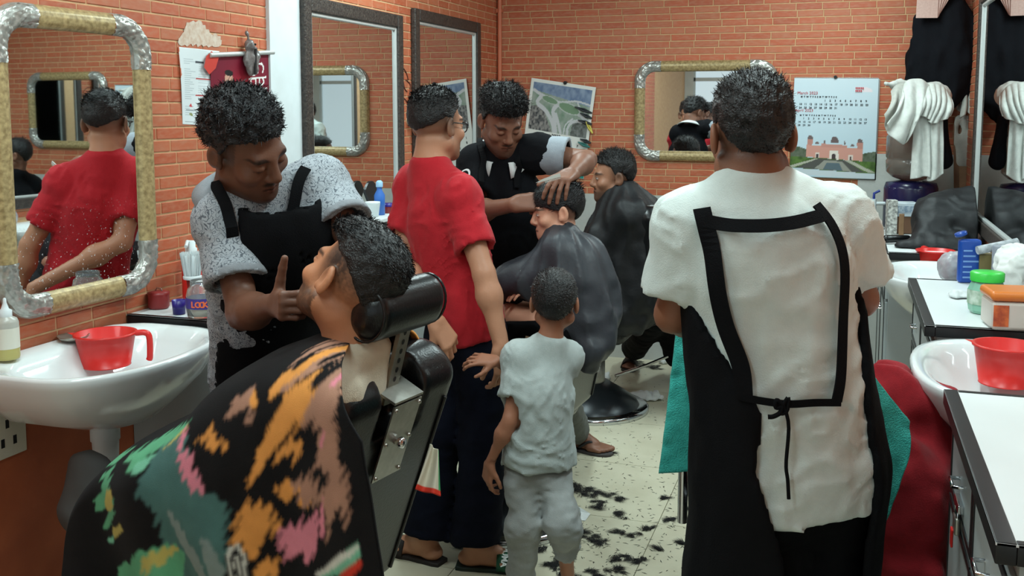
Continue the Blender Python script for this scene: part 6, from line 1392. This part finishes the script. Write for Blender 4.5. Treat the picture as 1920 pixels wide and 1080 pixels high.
MB().add([(0, math.sin(t)*.07, .06+math.cos(t)*.09) for t in np.linspace(-1.1, 1.1, 14)]+[(0, 0, .02)]+[(.012, math.sin(t)*.07, .06+math.cos(t)*.09) for t in np.linspace(-1.1, 1.1, 14)]+[(.012, 0, .02)], [tuple(range(15))[::-1], tuple(range(15, 30))]+[(i, (i+1) % 15, (i+1) % 15+15, i+15) for i in range(15)]).build('fan', M_edge, e, False); MB().tube([(.006, 0, 0), (.006, 0, .03)], .009, 8).build('handle', M_edge, e, False)
e = simple('cream_jar', 'small purple lidded jar on the small shelf before the tall mirror', 'jar', l2(728, 400), [('jar', [(.001, 0), (.028, 0), (.028, .03)], M_maroon), ('lid', [(.029, .03), (.029, .045), (.001, .046)], M_purple)])
# ================================================================== things at the right wall
def cloth_blob(name, label, cat, prims, m, base, res=.009, amp=.010, seed=1, sc=14, part='fabric', stretch=(1, 1, .5)):
    e = empty(name, base, label, cat)
    V, F = sdf_mesh(prims, res, lambda P, D: D-amp*(vnoise(P*A(*stretch), sc, seed)+.5*vnoise(P*A(*stretch), sc*2.3, seed+1)-.6*np.abs(vnoise(P*A(*stretch), sc*.8, seed+2)))); obj(part, mesh_np(part, V, F), m, e); return e
M_terry = cloth('grey_white_terry', (206, 208, 202), (178, 180, 176), .95, 40, .5, .4); M_blk_terry = cloth('black_cloth', (18, 20, 25), (14, 15, 19)); M_terry2 = cloth('grey_terry', (182, 182, 174), (156, 156, 150), .95, 40, .5, .4)
# black garments hung high on the back wall
B_ = lambda x, y, d=.085: onB(x, y)+A(0, -d, 0)
q = [cap(B_(1768, -40), B_(1768, 60), .10, .13, .06, fl=(A(0, 1, 0), .45)), cap(B_(1740, 40), B_(1735, 150), .07, .10, .06, fl=(A(0, 1, 0), .5)), cap(B_(1782, 40), B_(1778, 160), .09, .085, .06, fl=(A(0, 1, 0), .5)), cap(B_(1760, 100), B_(1760, 175), .14, .12, .06, fl=(A(0, 1, 0), .4)), cap(B_(1800, 80, .1), B_(1802, 110, .1), .045, .05, .05)]
e = cloth_blob('hung_coat', 'heap of black garments hung high on the back wall', 'coat', q, M_blk_terry, B_(1770, 100), .010, .022, 3, 11)
MB().tube([onB(1770, -60), B_(1770, -60, .08)], .006, 8).build('coat_hook', M_chrome, e)
pp_ = empty('paper_bundle', B_(1745, 20, .09), 'bundle of pale pink paper slips hung above the black garments', 'paper')
for i in range(5): 
    a = -.5+i*.12; c_ = onB(1752, 4)+A(-.012*i, -.165-.006*i, -.008*i); u_ = A(math.cos(a), 0, math.sin(a)); v_ = A(-math.sin(a), 0, math.cos(a)); P = [c_+u_*x+v_*y for x, y in ((-.055, -.07), (.055, -.07), (.055, .07), (-.055, .07))]
    MB().add([*P, *[x+A(0, .003, 0) for x in P]], [(0, 1, 2, 3), (7, 6, 5, 4), (0, 4, 5, 1), (1, 5, 6, 2), (2, 6, 7, 3), (3, 7, 4, 0)]).build('slip', mat('pink_paper', srgb(206, 176, 166), .7, noise=(90, .4, srgb(180, 140, 130))), pp_)
# white towels hung on hooks beside the mirror
e = empty('hung_towel', B_(1820, 120, .1), 'greyish white towels bunched on a hook beside the right mirror', 'towel'); MB().tube([onB(1822, 108), B_(1822, 108, .14)], .005, 8).build('hook', M_chrome, e)
HT = [([(1812, 108), (1818, 102), (1824, 104)], [(1784, 190), (1796, 206), (1806, 212), (1813, 190)], 5.72, 5.70, M_terry), ([(1818, 108), (1824, 103), (1829, 108)], [(1800, 222), (1814, 210), (1822, 228), (1834, 232)], 5.68, 5.60, M_terry2), ([(1823, 110), (1828, 106), (1833, 112)], [(1822, 205), (1828, 226), (1833, 222), (1836, 215)], 5.63, 5.58, M_terry)]
q = [cap(B_(1812, 235, .06), B_(1812, 300, .06), .055, .06, .03, fl=(A(0, 1, 0), .3))]
e = cloth_blob('grey_towel', 'limp grey towel hanging below the white towels', 'towel', q, M_terry2, B_(1812, 240, .06), .008, .008, 6, 18); MB().tube([onB(1812, 224), B_(1812, 224, .08)], .005, 8).build('hook', M_chrome, e)
# cardboard and planks in the corner
M_card = mat('brown_card', srgb(122, 88, 66), .8, noise=(10, .5, srgb(96, 66, 48)))
e = empty('plank_bundle', B_(1815, 400, .12), 'brown planks and cardboard leaning in the back corner', 'planks')
for i, (x0, x1, y0, y1, d) in enumerate(((1786, 1802, 232, 420, .05), (1795, 1812, 310, 430, .10), (1812, 1826, 312, 430, .14))):
    P = [B_(x0, y0, d), B_(x1, y0, d), B_(x1, y1, d+.05), B_(x0, y1, d+.05)]; P[2][2] = P[3][2] = ZC+.003; MB().add([*P, *[x+A(0, .012, 0) for x in P]], [(0, 1, 2, 3), (7, 6, 5, 4), (0, 4, 5, 1), (1, 5, 6, 2), (2, 6, 7, 3), (3, 7, 4, 0)]).build('plank', M_card if i == 0 else M_plank, e)
# water dispenser with towels on top
wd = A(float(W(1706, 400, 5.55)[0]), float(W(1706, 400, 5.55)[1]), ZC+.002); pxm = 1900/5.55
e = empty('water_dispenser', wd, 'dark blue water dispenser with a clear bottle standing in the back corner', 'dispenser')
M_navyp = mat('navy_plastic', srgb(28, 26, 66), .25, noise=(6, .3, srgb(22, 20, 50))); M_jug = mat('smoky_bottle', srgb(150, 140, 132), .15, trans=.55, noise=(8, .4, srgb(120, 108, 100)))
hb_ = .245
MB().lathe([(.001, 0), (.135, 0), (.140, .01), (.140, hb_-.03), (.130, hb_), (.06, hb_+.012), (.001, hb_+.012)], n=36).build('dispenser_body', M_navyp, e, False)
MB().lathe([(.05, hb_+.012), (.10, hb_+.03), (.132, hb_+.06), (.135, hb_+.12), (.128, hb_+.13), (.135, hb_+.14), (.135, hb_+.25), (.128, hb_+.26), (.135, hb_+.27), (.135, hb_+.36), (.12, hb_+.385), (.001, hb_+.39)], n=36).build('water_bottle', M_jug, e, False)
ta = math.atan2(-CR[1], -CR[0])
tm_ = MB().tube([(.135*math.cos(ta), .135*math.sin(ta), .13), (.20*math.cos(ta), .20*math.sin(ta), .13)], .010, 10).tube([(.20*math.cos(ta), .20*math.sin(ta), .155), (.20*math.cos(ta), .20*math.sin(ta), .095)], .014, 12); tp_ = tm_.build('tap', M_white_paint, e, False)
MB().tube([(.20*math.cos(ta), .20*math.sin(ta), .155), (.20*math.cos(ta), .20*math.sin(ta), .185), (.17*math.cos(ta), .17*math.sin(ta), .20)], .007, 8).build('tap_lever', mat('blue_lever', srgb(34, 52, 130), .4), tp_, False)
T_ = lambda x, y, dz=0: W(x, y, 5.38+dz)
def drape(name, label, cat, tops, bots, za, zb, m, nf=4, amp=.014, seed=1, n=54, parent=None, bulge=.0):
    T0 = catmull([W(x, y, za) for x, y in tops], n); B0 = catmull([W(x, y, zb) for x, y in bots], n); t = np.linspace(0, 1, n); V = T0[:, None]*(1-t)[None, :, None]+B0[:, None]*t[None, :, None]; s_ = np.linspace(0, 1, n)[:, None]+0*t[None]
    P = V.reshape(-1, 3); ph = vnoise(P, 8, seed).reshape(n, n); d = amp*(t[None]**.5)*np.sin(2*math.pi*nf*s_+2.2*ph)+bulge*np.sin(math.pi*t)[None]+.4*amp*vnoise(P*A(1, 1, .4), 30, seed+1).reshape(n, n)
    P = (V-FH[None, None]*d[..., None]).reshape(-1, 3); F = np.array([(i*n+j, (i+1)*n+j, (i+1)*n+j+1, i*n+j+1) for i in range(n-1) for j in range(n-1)])
    e = parent if parent is not None else empty(name, P.mean(0), label, cat); o = obj('fabric', mesh_np('fabric', P, F), m, e); md = o.modifiers.new('s', 'SOLIDIFY'); md.thickness = .006; return e
q = [cap(T_(1700, 175, .06), T_(1755, 180, .06), .06, .075, .05), cap(T_(1662, 157), T_(1690, 160, .03), .014, .03, .03)]
e = cloth_blob('towel_heap', 'white towels heaped over the top of the water bottle', 'towel', q, M_terry, T_(1720, 180), .008, .012, 8, 22, stretch=(1, 1, .4))
drape('', '', '', [(1694, 168), (1702, 152), (1725, 149), (1742, 160)], [(1660, 232), (1672, 258), (1698, 270), (1706, 240)], 5.33, 5.22, M_terry, 3, .018, 2, parent=e, bulge=.05)
drape('', '', '', [(1672, 172), (1682, 160), (1700, 158), (1712, 165)], [(1657, 215), (1662, 240), (1680, 262), (1696, 232)], 5.36, 5.26, M_terry2, 2, .016, 4, parent=e, bulge=.05)
drape('', '', '', [(1726, 168), (1744, 157), (1766, 162), (1780, 182)], [(1718, 214), (1738, 222), (1748, 232), (1784, 218)], 5.35, 5.24, M_terry, 6, .014, 3, parent=e, bulge=.05)
drape('draped_towel', 'white towel hanging down in front of the water bottle', 'towel', [(1716, 214), (1734, 210), (1752, 212), (1768, 215)], [(1708, 336), (1738, 331), (1743, 340), (1771, 326)], 5.27, 5.24, M_terry, 3, .014, 9)
q = [cap(T_(1712, 222, -.04), T_(1752, 224, -.03), .04, .045, .03), cap(T_(1764, 225, .05), T_(1770, 300, .05), .04, .045, .04)]
cloth_blob('black_cloth', 'black cloth folded between the towels on the water bottle', 'cloth', q, M_blk_terry, T_(1750, 230), .009, .008, 10)
for i_, (t_, b_, z0_, z1_, m__) in enumerate(HT): drape('', '', '', t_, b_, z0_, z1_, m__, 2.5, .016, 20+i_, parent=[o for o in bpy.data.objects if o.name == 'hung_towel'][0], n=40)
# tissue box, printed carton and combs on the far counter
p = on_top(1690, 436, ZC+.003); e = empty('tissue_box', p, 'white and blue tissue box on a carton by the water dispenser', 'box', rz=.2)
MB().box((-.07, -.06, .09), (.07, .06, .16)).build('box', mat('white_card', srgb(206, 214, 218), .6, noise=(40, .5, srgb(150, 168, 186))), e, False, .003); MB().box((-.05, -.062, .11), (.05, -.0605, .145)).build('printed_panel', mat('blue_print2', srgb(120, 140, 160), .6, noise=(90, .6, srgb(210, 216, 220))), e, False)
MB().box((-.06, -.05, 0), (.06, .05, .089)).build('inner_carton', M_card, e, False, .003)
p = on_top(1670, 440, ZC+.003); e = empty('printed_carton', p, 'tall white carton printed with dark figures by the water dispenser', 'box', rz=.15); MB().box((-.024, -.03, 0), (.024, .03, .18)).build('carton', mat('figured_card', srgb(214, 214, 208), .6, noise=(75, .9, srgb(70, 66, 64))), e, False, .002)
e = empty('wooden_comb', on_top(1692, 432, ZC+.003), 'wooden comb standing in the carton below the tissue box', 'comb'); e.location = W(1690, 428, 5.0); e.location.z = ZC+.003; MB().box((-.012, -.003, 0), (.012, .003, .13)).build('comb_back', M_plank, e, False, .002)
e = empty('electric_trimmer', on_top(1683, 456, ZC+.003), 'black hair trimmer lying on the far counter with its cable', 'trimmer', rz=.5); soft('body', [cap((-.06, 0, .022), (.05, 0, .022), .020, .017, .01)], M_vinyl, e, .005); MB().box((.055, -.016, .010), (.08, .016, .030)).build('blade', M_steel, e, False, .002); MB().tube(catmull([(-.07, 0, .02), (-.12, .02, .006), (-.16, -.02, .006), (-.14, -.09, .006)], 20), .004, 6).build('cable', M_edge, e, False)
# black cape heaped on a stool-high pile beside the far basin
q = [cap(W(1765, 400, 4.9), W(1830, 400, 4.95), .12, .13, .06), cap(W(1750, 420, 4.85), W(1740, 470, 4.75), .11, .09, .06), cap(W(1830, 430, 4.85), W(1850, 470, 4.8), .14, .12, .06), cap(W(1700, 470, 4.75), W(1790, 480, 4.7), .05, .09, .06)]
def heap_post(P, D): return np.maximum(np.maximum(D-.016*(vnoise(P*A(1, 1, .5), 10, 3)+.5*vnoise(P, 24, 4)), P[:, 0]-XR+.045), ZC+.004-P[:, 2])
heap_post.deep = True
V, F = sdf_mesh(q, .010, heap_post)
e = empty('black_cape_heap', W(1780, 480, 4.8), 'black nylon cape thrown in a heap on the far right counter', 'cape'); obj('fabric', mesh_np('fabric', V, F), M_cape_black, e)
# plastic bag, blue bottle, jar, tub, cotton on the right
def blob(name, label, cat, px_, py_, z, r, m, seed, amp=.012, part='film', group=None):
    p = A(*on_top(px_, py_, z)); e = empty(name, p, label, cat, group); c = p+A(0, 0, r[2]*.92)
    V, F = sdf_mesh([ell(c, r, None, .02)], .006, lambda P, D: np.maximum(D-amp*(vnoise(P, 26, seed)+.6*np.abs(vnoise(P, 55, seed+1))), z+.001-P[:, 2])); obj(part, mesh_np(part, V, F), m, e); return e
M_film = mat('crinkled_film', srgb(206, 208, 212), .2, trans=.3, noise=(35, .6, srgb(176, 150, 160)))
blob('plastic_bag', 'crumpled clear plastic bag on the far basin beside the blue bottle', 'bag', 1790, 528, .91, A(.058, .06, .06), M_film, 3)
M_bluep = mat('blue_bottle', srgb(30, 74, 160), .3); p = on_top(1815, 530, ZC); e = empty('blue_bottle', p, 'flat blue bottle with open flip cap on the jar counter', 'bottle', rz=.25)
MB().box((-.040, -.018, 0), (.040, .018, .165)).build('bottle', M_bluep, e, False, .012, 3); MB().lathe([(.001, .0), (.022, .0), (.022, .012), (.001, .012)], n=20, M=Matrix.Translation((-.032, 0, .178)) @ Matrix.Rotation(-.35, 4, 'Y')).build('flip_cap', M_bluep, e, False)
for i in range(6): MB().box((-.028, -.0195, .02+i*.02), (.028-.012*(i % 3), -.0185, .026+i*.02)).build('printed_line', mat('pale_blue_print', srgb(120, 160, 214), .6), e, False)
M_green = mat('green_lid', srgb(64, 200, 76), .3); M_mint = mat('mint_jar', srgb(148, 206, 180), .2, trans=.25)
p = on_top(1848, 586, ZC+.002); e = empty('lidded_jar', p, 'clear jar with bright green lid on the jar counter', 'jar')
MB().lathe([(.001, .0), (.045, .0), (.052, .01), (.056, .04), (.056, .075), (.046, .100), (.043, .105)], n=10, smooth=False).build('jar_wall', M_mint, e, False); MB().lathe([(.050, .103), (.051, .128), (.047, .132), (.001, .133)], n=32).build('lid', M_green, e, False); MB().lathe([(.0568, .03), (.0568, .075)], n=10, smooth=False).build('leaf_label', mat('leaf_label', srgb(214, 226, 214), .5, noise=(28, .9, srgb(70, 120, 70))), e, False)
M_orange = mat('orange_lid', srgb(226, 128, 54), .3, trans=.15); M_tub = mat('cloudy_tub', srgb(216, 206, 196), .35, trans=.15)
p = on_top(1898, 612, ZC+.002); e = empty('lidded_tub', p, 'square tub with orange lid and fruit print on the jar counter', 'tub', rz=.12)
MB().box((-.075, -.07, 0), (.085, .07, .085)).build('tub', M_tub, e, False, .012, 3); MB().box((-.080, -.074, .086), (.090, .074, .115)).build('lid', M_orange, e, False, .012, 3)
MB().box((-.072, -.0715, .012), (-.030, -.0705, .075)).build('fruit_print', mat('fruit_print', srgb(214, 110, 60), .5, noise=(45, .9, srgb(150, 60, 44))), e, False); MB().box((.030, -.0715, .012), (.080, -.0705, .075)).build('fruit_print', mat('red_fruit_print', srgb(196, 70, 40), .5, noise=(20, .8, srgb(226, 120, 60))), e, False)
blob('cotton_bundle', 'large torn bundle of white cotton behind the orange tub', 'cotton', 1908, 548, ZC+.002, A(.075, .10, .085), mat('cotton', srgb(226, 226, 222), .95, noise=(30, .3, srgb(206, 206, 202))), 8, .018, 'cotton')
p = on_top(1868, 472, ZC+.002); e = empty('mirror_box', p, 'pale grey patterned box standing behind the cotton bundle', 'box', rz=.1); e.location = A(.570, 4.04, ZC+.002); MB().box((-.05, -.02, 0), (.055, .02, .15)).build('carton', mat('silver_card', srgb(170, 174, 184), .4, noise=(30, .7, srgb(120, 124, 136))), e, False, .003)
e = empty('paper_carton', (.52, 4.10, ZC+.002), 'olive brown carton behind the blue bottle', 'box'); MB().box((-.04, -.03, 0), (.05, .03, .11)).build('carton', mat('olive_card', srgb(110, 98, 58), .7, noise=(16, .5, srgb(90, 80, 48))), e, False, .003)
e = empty('rolled_paper', (.36, 3.90, ZC+.115), 'roll of printed paper lying on the olive carton', 'paper'); e.location = (.50, 4.09, ZC+.128); MB().tube([(-.03, -.03, 0), (.11, .02, .03)], .016, 12).build('roll', mat('newsprint', srgb(196, 200, 204), .7, noise=(50, .7, srgb(120, 124, 130))), e, False)
e = empty('tissue_sheet', on_top(1800, 556, ZC+.002), 'crumpled white tissue on the corner of the jar counter', 'tissue'); V, F = sdf_mesh([ell(e.location, A(.045, .06, .018), None, .01)], .006, lambda P, D: np.maximum(D-.008*vnoise(P, 40, 4), ZC+.003-P[:, 2])); obj('sheet', mesh_np('sheet', V, F), M_collar_white, e)
# ================================================================== under the left basin
sk = onL(14, 805); e = empty('wall_socket', sk, 'white three pin wall socket below the left basin', 'socket')
MB().box(sk+A(0, -.07, -.075), sk+A(.012, .055, .07)).build('plate', mat('cream_plastic', srgb(206, 200, 184), .4), e, bevel=.004)
for dy, dz in ((-.012, .02), (-.03, -.03), (.012, -.03), (.03, .045)): MB().box(sk+A(.0122, dy-.006, dz-.012), sk+A(.013, dy+.006, dz+.012)).build('slot', M_edge, e)
a, b = onL(30, 785), onL(88, 758); e = empty('cable_duct', a, 'thin cable duct running up from the wall socket', 'duct'); MB().tube([a+A(.012, 0, 0), b+A(.012, 0, 0)], .012, 4).build('duct', mat('cream_plastic', None), e)
h0 = A(XL+.204, 2.27, .50); ep = atZ(70, 1090, .02)
e = empty('waste_hose', (XL+.2, 2.2, 0), 'corrugated grey waste hose running down from the left basin', 'hose'); pts = catmull([h0, h0+A(.02, -.03, -.16), A(XL+.16, 2.12, .22), A(XL+.12, 2.0, .06), A(XL+.10, 1.9, .03)], 90)
MB().tube(list(pts), [.024+.004*math.sin(i*1.5) for i in range(90)], 12).build('hose', mat('grey_hose', srgb(128, 122, 114), .6), e)
q = [cap(W(165, 880, 2.62), W(160, 950, 2.62), .05, .07, .03), ell(W(185, 930, 2.62), A(.06, .06, .09), None, .03)]
cloth_blob('grey_rag', 'grey rag wrapped round the waste pipe under the left basin', 'rag', q, mat('grey_rag', srgb(70, 68, 66), .9), W(165, 960, 2.62), .009, .010, 4)
# ================================================================== right hand chair: towel and customer in red
M_teal = cloth('turquoise_terry', (62, 170, 158), (40, 138, 128), .95, 45, .6, .6)
def teal_towel():
    e = empty('turquoise_towel', (-.15, 2.5, .9), 'turquoise terry towel draped over the chair back before the white shirted barber', 'towel')
    top = np.linspace(0, 1, 70); nv = 70; V = np.zeros((70, nv, 3)); P0 = W(1262, 612, 2.56); P1 = W(1606, 680, 2.40)+A(0, 0, .02)
    ends = catmull([W(1236, 888, 2.34), W(1312, 884, 2.32), W(1480, 900, 2.27), W(1600, 950, 2.26), W(1632, 1012, 2.26), W(1700, 868, 2.28), W(1706, 792, 2.30)], 70); tops = catmull([W(1268, 612, 2.40), W(1340, 600, 2.38), W(1450, 600, 2.34), W(1560, 620, 2.32), W(1606, 684, 2.31), W(1612, 688, 2.31), W(1622, 690, 2.32)], 70)
    for j in range(nv):
        t = j/(nv-1); V[:, j] = tops*(1-t)+ends*t
    P = V.reshape(-1, 3); P += (-FH)[None]*(.012*vnoise(P*A(1.5, 1.5, .4), 9, 2)+.004*vnoise(P, 40, 3))[:, None]
    F = np.array([(i*nv+j, (i+1)*nv+j, (i+1)*nv+j+1, i*nv+j+1) for i in range(69) for j in range(nv-1)]); o = obj('towel_cloth', mesh_np('t', P, F), M_teal, e); m_ = o.modifiers.new('s', 'SOLIDIFY'); m_.thickness = .008
teal_towel()
def red_customer():
    z = 2.75
    J = dict(pelvis=A(-.16, 2.84, .55), chest=A(-.18, 2.80, .86), neck=A(-.18, 2.80, 1.04), sl=A(-.32, 2.80, .96), sr=A(-.04, 2.80, .96), hl=A(-.20, 2.85, .52), hr=A(.0, 2.85, .52), kl=A(-.22, 3.22, .52), kr=A(.10, 3.16, .55), el=A(-.32, 2.80, .80), wl=A(-.22, 3.0, .72), er=A(.03, 2.88, .74), wr=A(-.02, 3.06, .70), al=A(-.22, 3.28, .12), ar=A(.12, 3.24, .12))
    p = Person('customer in a red cape sitting before the white shirted barber', J, (A(-.18, 2.82, 1.16), A(.1, 1, -.1), A(0, 0, 1)), (150, 104, 80), face=(.95, 1, 1), detail=2.2)
    p.hand('l', A(0, 1, 0), A(0, 0, 1), 1); p.hand('r', A(0, 1, 0), A(0, 0, 1), -1); p.foot('l', A(0, 1, 0)); p.foot('r', A(0, 1, 0)); p.build(); p.hair(n=900)
    n = J['neck']
    q = [cap(n-A(0, 0, .02), n-A(0, 0, .06), .07, .09, .03), cap(J['sl'], J['sr'], .07, None, .06), cap(n-A(0, 0, .1), J['pelvis']+A(0, .04, .05), .12, .19, .08), cap(W(1672, 715, 2.70), W(1722, 770, 2.62), .05, .07, .06), cap(W(1722, 770, 2.62), W(1728, 1000, 2.55), .075, .10, .06), cap(W(1660, 760, 2.62), W(1680, 900, 2.58), .09, .12, .06), cap(W(1690, 900, 2.55), W(1710, 1180, 2.50), .12, .10, .06)]
    cape(p, 'cape', cloth('red_cape', (140, 26, 34), (112, 20, 27), .9), q, .030, 95, res=.010, nfold=22)
    p.trousers('trousers', M_navy, off=.012, sr=.075, cuff=.9, res=.011)
red_customer()
q = [cap(W(1748, 740, 2.95), W(1772, 790, 2.92), .075, .06, .04), cap(W(1755, 790, 2.92), W(1768, 830, 2.9), .06, .05, .04)]
cloth_blob('navy_cloth', 'dark navy cloth hanging below the right basin beside the red cape', 'cloth', q, M_navy, W(1760, 800, 2.92), .009, .010, 12, 20)
# ================================================================== floor litter
M_hairlit = mat('cut_hair', srgb(18, 16, 16), .8); M_tiss = cloth('tissue', (222, 224, 222), (200, 202, 200), .9)
def hair_clump(px_, py_, size, seed):
    c = atZ(px_, py_, 0); r_ = np.random.default_rng(seed); V = []; F = []; th0 = r_.random()*6.28
    for k in range(3+int(size*130)):       # single locks, each a bundle of bent hairs
        o = A(*(r_.normal(size=2)*size*A(.62, .34)), 0); o = A(o[0]*math.cos(th0)-o[1]*math.sin(th0), o[0]*math.sin(th0)+o[1]*math.cos(th0), 0); h0 = th0+r_.normal()*.8; bend = r_.normal()*1.4; ll = .018+r_.random()*.03
        for i in range(int(26+size*260)):
            h = h0+r_.normal()*.28; p = o+A(*(r_.normal(size=2)*(.004+.08*size)), .0012+r_.random()*.008*math.exp(-np.linalg.norm(o)/max(size, .02))); l_ = ll*(.5+.6*r_.random()); pts = [p]; w = .0010
            for s_ in range(3): pts.append(pts[-1]+A(math.cos(h+bend*s_/3), math.sin(h+bend*s_/3), 0)*l_/3)
            b = len(V)
            for s_, q_ in enumerate(pts): n_ = A(-math.sin(h+bend*s_/3), math.cos(h+bend*s_/3), 0)*w*(1-.28*s_); V += [q_-n_, q_+n_]
            F += [(b+2*s_, b+2*s_+2, b+2*s_+3, b+2*s_+1) for s_ in range(3)]
    me = mesh_np('clump', np.array(V), np.array(F), smooth=False); e = bpy.data.objects.new('hair_clump', me); me.materials.append(M_hairlit); link(e); e.location = (float(c[0]), float(c[1]), 0.0005); return e
big = [(1085, 920, .075), (1120, 925, .05), (1110, 950, .045), (1078, 985, .07), (1070, 1010, .05), (1075, 1050, .06), (1092, 1000, .04), (1160, 1048, .035), (1122, 1015, .04), (1180, 1000, .035), (1155, 965, .03), (1215, 992, .025), (1245, 935, .018), (1140, 850, .025), (1160, 935, .02), (1170, 778, .05), (1100, 793, .03), (1185, 770, .03), (1290, 955, .02), (1105, 1075, .035), (1060, 1075, .04), (905, 1025, .05), (1030, 1060, .03), (1010, 1030, .03), (1225, 745, .03), (1195, 682, .06), (1218, 690, .05), (1150, 1070, .025), (1200, 1050, .02), (1235, 1030, .015), (1280, 1020, .015), (1260, 975, .02)]
for i, (x, y, s_) in enumerate(big): tag(hair_clump(x, y, s_, 100+i), 'dark clump of cut hair lying on the beige floor tiles', 'hair clump', 'clumps of cut hair on the floor')
V = []; F = []
for i in range(900):
    x, y = random.uniform(1030, 1330), random.uniform(700, 1100); c = atZ(x, y, 0); h = random.random()*6.28; l_ = random.uniform(.006, .025); d = A(math.cos(h), math.sin(h), 0); w = A(-d[1], d[0], 0)*.0007; b = len(V); p = A(c[0], c[1], .001); V += [p-w, p+w, p+d*l_*.5+w*4, p+d*l_]; F.append((b, b+1, b+2, b+3))
o = obj('loose_hair', mesh_np('loose_hair', np.array(V), np.array(F), smooth=False), M_hairlit); tag(o, 'fine loose hair trimmings scattered over the floor tiles', 'hair', kind='stuff')
def tissue(px_, py_, r, seed, label):
    c = atZ(px_, py_, 0); c[2] = r[2]*.7; e = empty('crumpled_tissue', (c[0], c[1], 0), label, 'tissue'); V, F = sdf_mesh([ell(c, r, None, .01)], .006, lambda P, D: np.maximum(D-.020*(np.abs(vnoise(P, 24, seed))-.25+.5*vnoise(P, 50, seed+1)), .0012-P[:, 2])); obj('tissue', mesh_np('tissue', V, F, smooth=False), M_tiss, e)
tissue(1160, 757, A(.05, .045, .045), 1, 'crumpled white tissue standing beside the rear chair base'); tissue(1212, 748, A(.085, .06, .022), 2, 'spread white tissue lying flat near the rear chair base'); tissue(1132, 712, A(.035, .04, .018), 3, 'small crumpled tissue under the pump lever of the rear chair'); tissue(1200, 668, A(.07, .03, .015), 4, 'white tissue lying in hair at the foot of the back wall'); tissue(1245, 682, A(.03, .025, .025), 5, 'small white tissue near the turquoise towel'); 
c = atZ(1078, 968, 0); e = empty('folded_paper', (c[0], c[1], 0), 'folded sheet of white paper lying among the cut hair', 'paper'); MB().add([(-.05, -.03, .002), (.05, -.035, .002), (.055, .03, .006), (-.045, .035, .012), (-.02, .05, .03)], [(0, 1, 2, 3), (3, 2, 4)]).build('sheet', M_tiss, e, False)
tissue(1010, 975, A(.05, .03, .02), 7, 'white tissue lying behind the small boy')
# striped cloth hanging at the side of the front chair
def striped():
    e = empty('striped_cloth', W(812, 880, 2.2), 'cream cloth with green edge and red hem hanging at the reclined chair\'s side', 'cloth')
    tl, tr, br, bl = W(806, 832, 2.24), W(822, 845, 2.24), W(828, 930, 2.20), W(778, 918, 2.20)
    sheet('cloth_panel', (tl, tr, br, bl), 26, 40, (204, 198, 178), [((66, 150, 96), lambda s, t: s > .88), ((214, 60, 44), lambda s, t: t > .88)], e, lambda s, t: .008*np.sin(s*9+t*2), .003)
striped()
# black bin shape added in place of the shade beyond the white shirted barber
e = empty('shade_bin', (.02, 4.35, 0), 'added black bin shape standing in for the shade before the far right counter', 'bin')
MB().lathe([(.001, 0), (.12, 0), (.125, .01), (.15, .42), (.158, .42), (.158, .435), (.145, .435), (.12, .02), (.001, .015)], n=32).build('bin', mat('black_plastic', srgb(22, 22, 26), .4), e, False)
bl_ = MB().tube([(.152*math.cos(t), .152*math.sin(t), .40+.008*math.sin(5*t)) for t in np.linspace(0, 6.283, 40)], .014, 6, caps=False); bl_.build('shade_bin_rim', mat('black_film', srgb(34, 36, 42), .25), e, False)
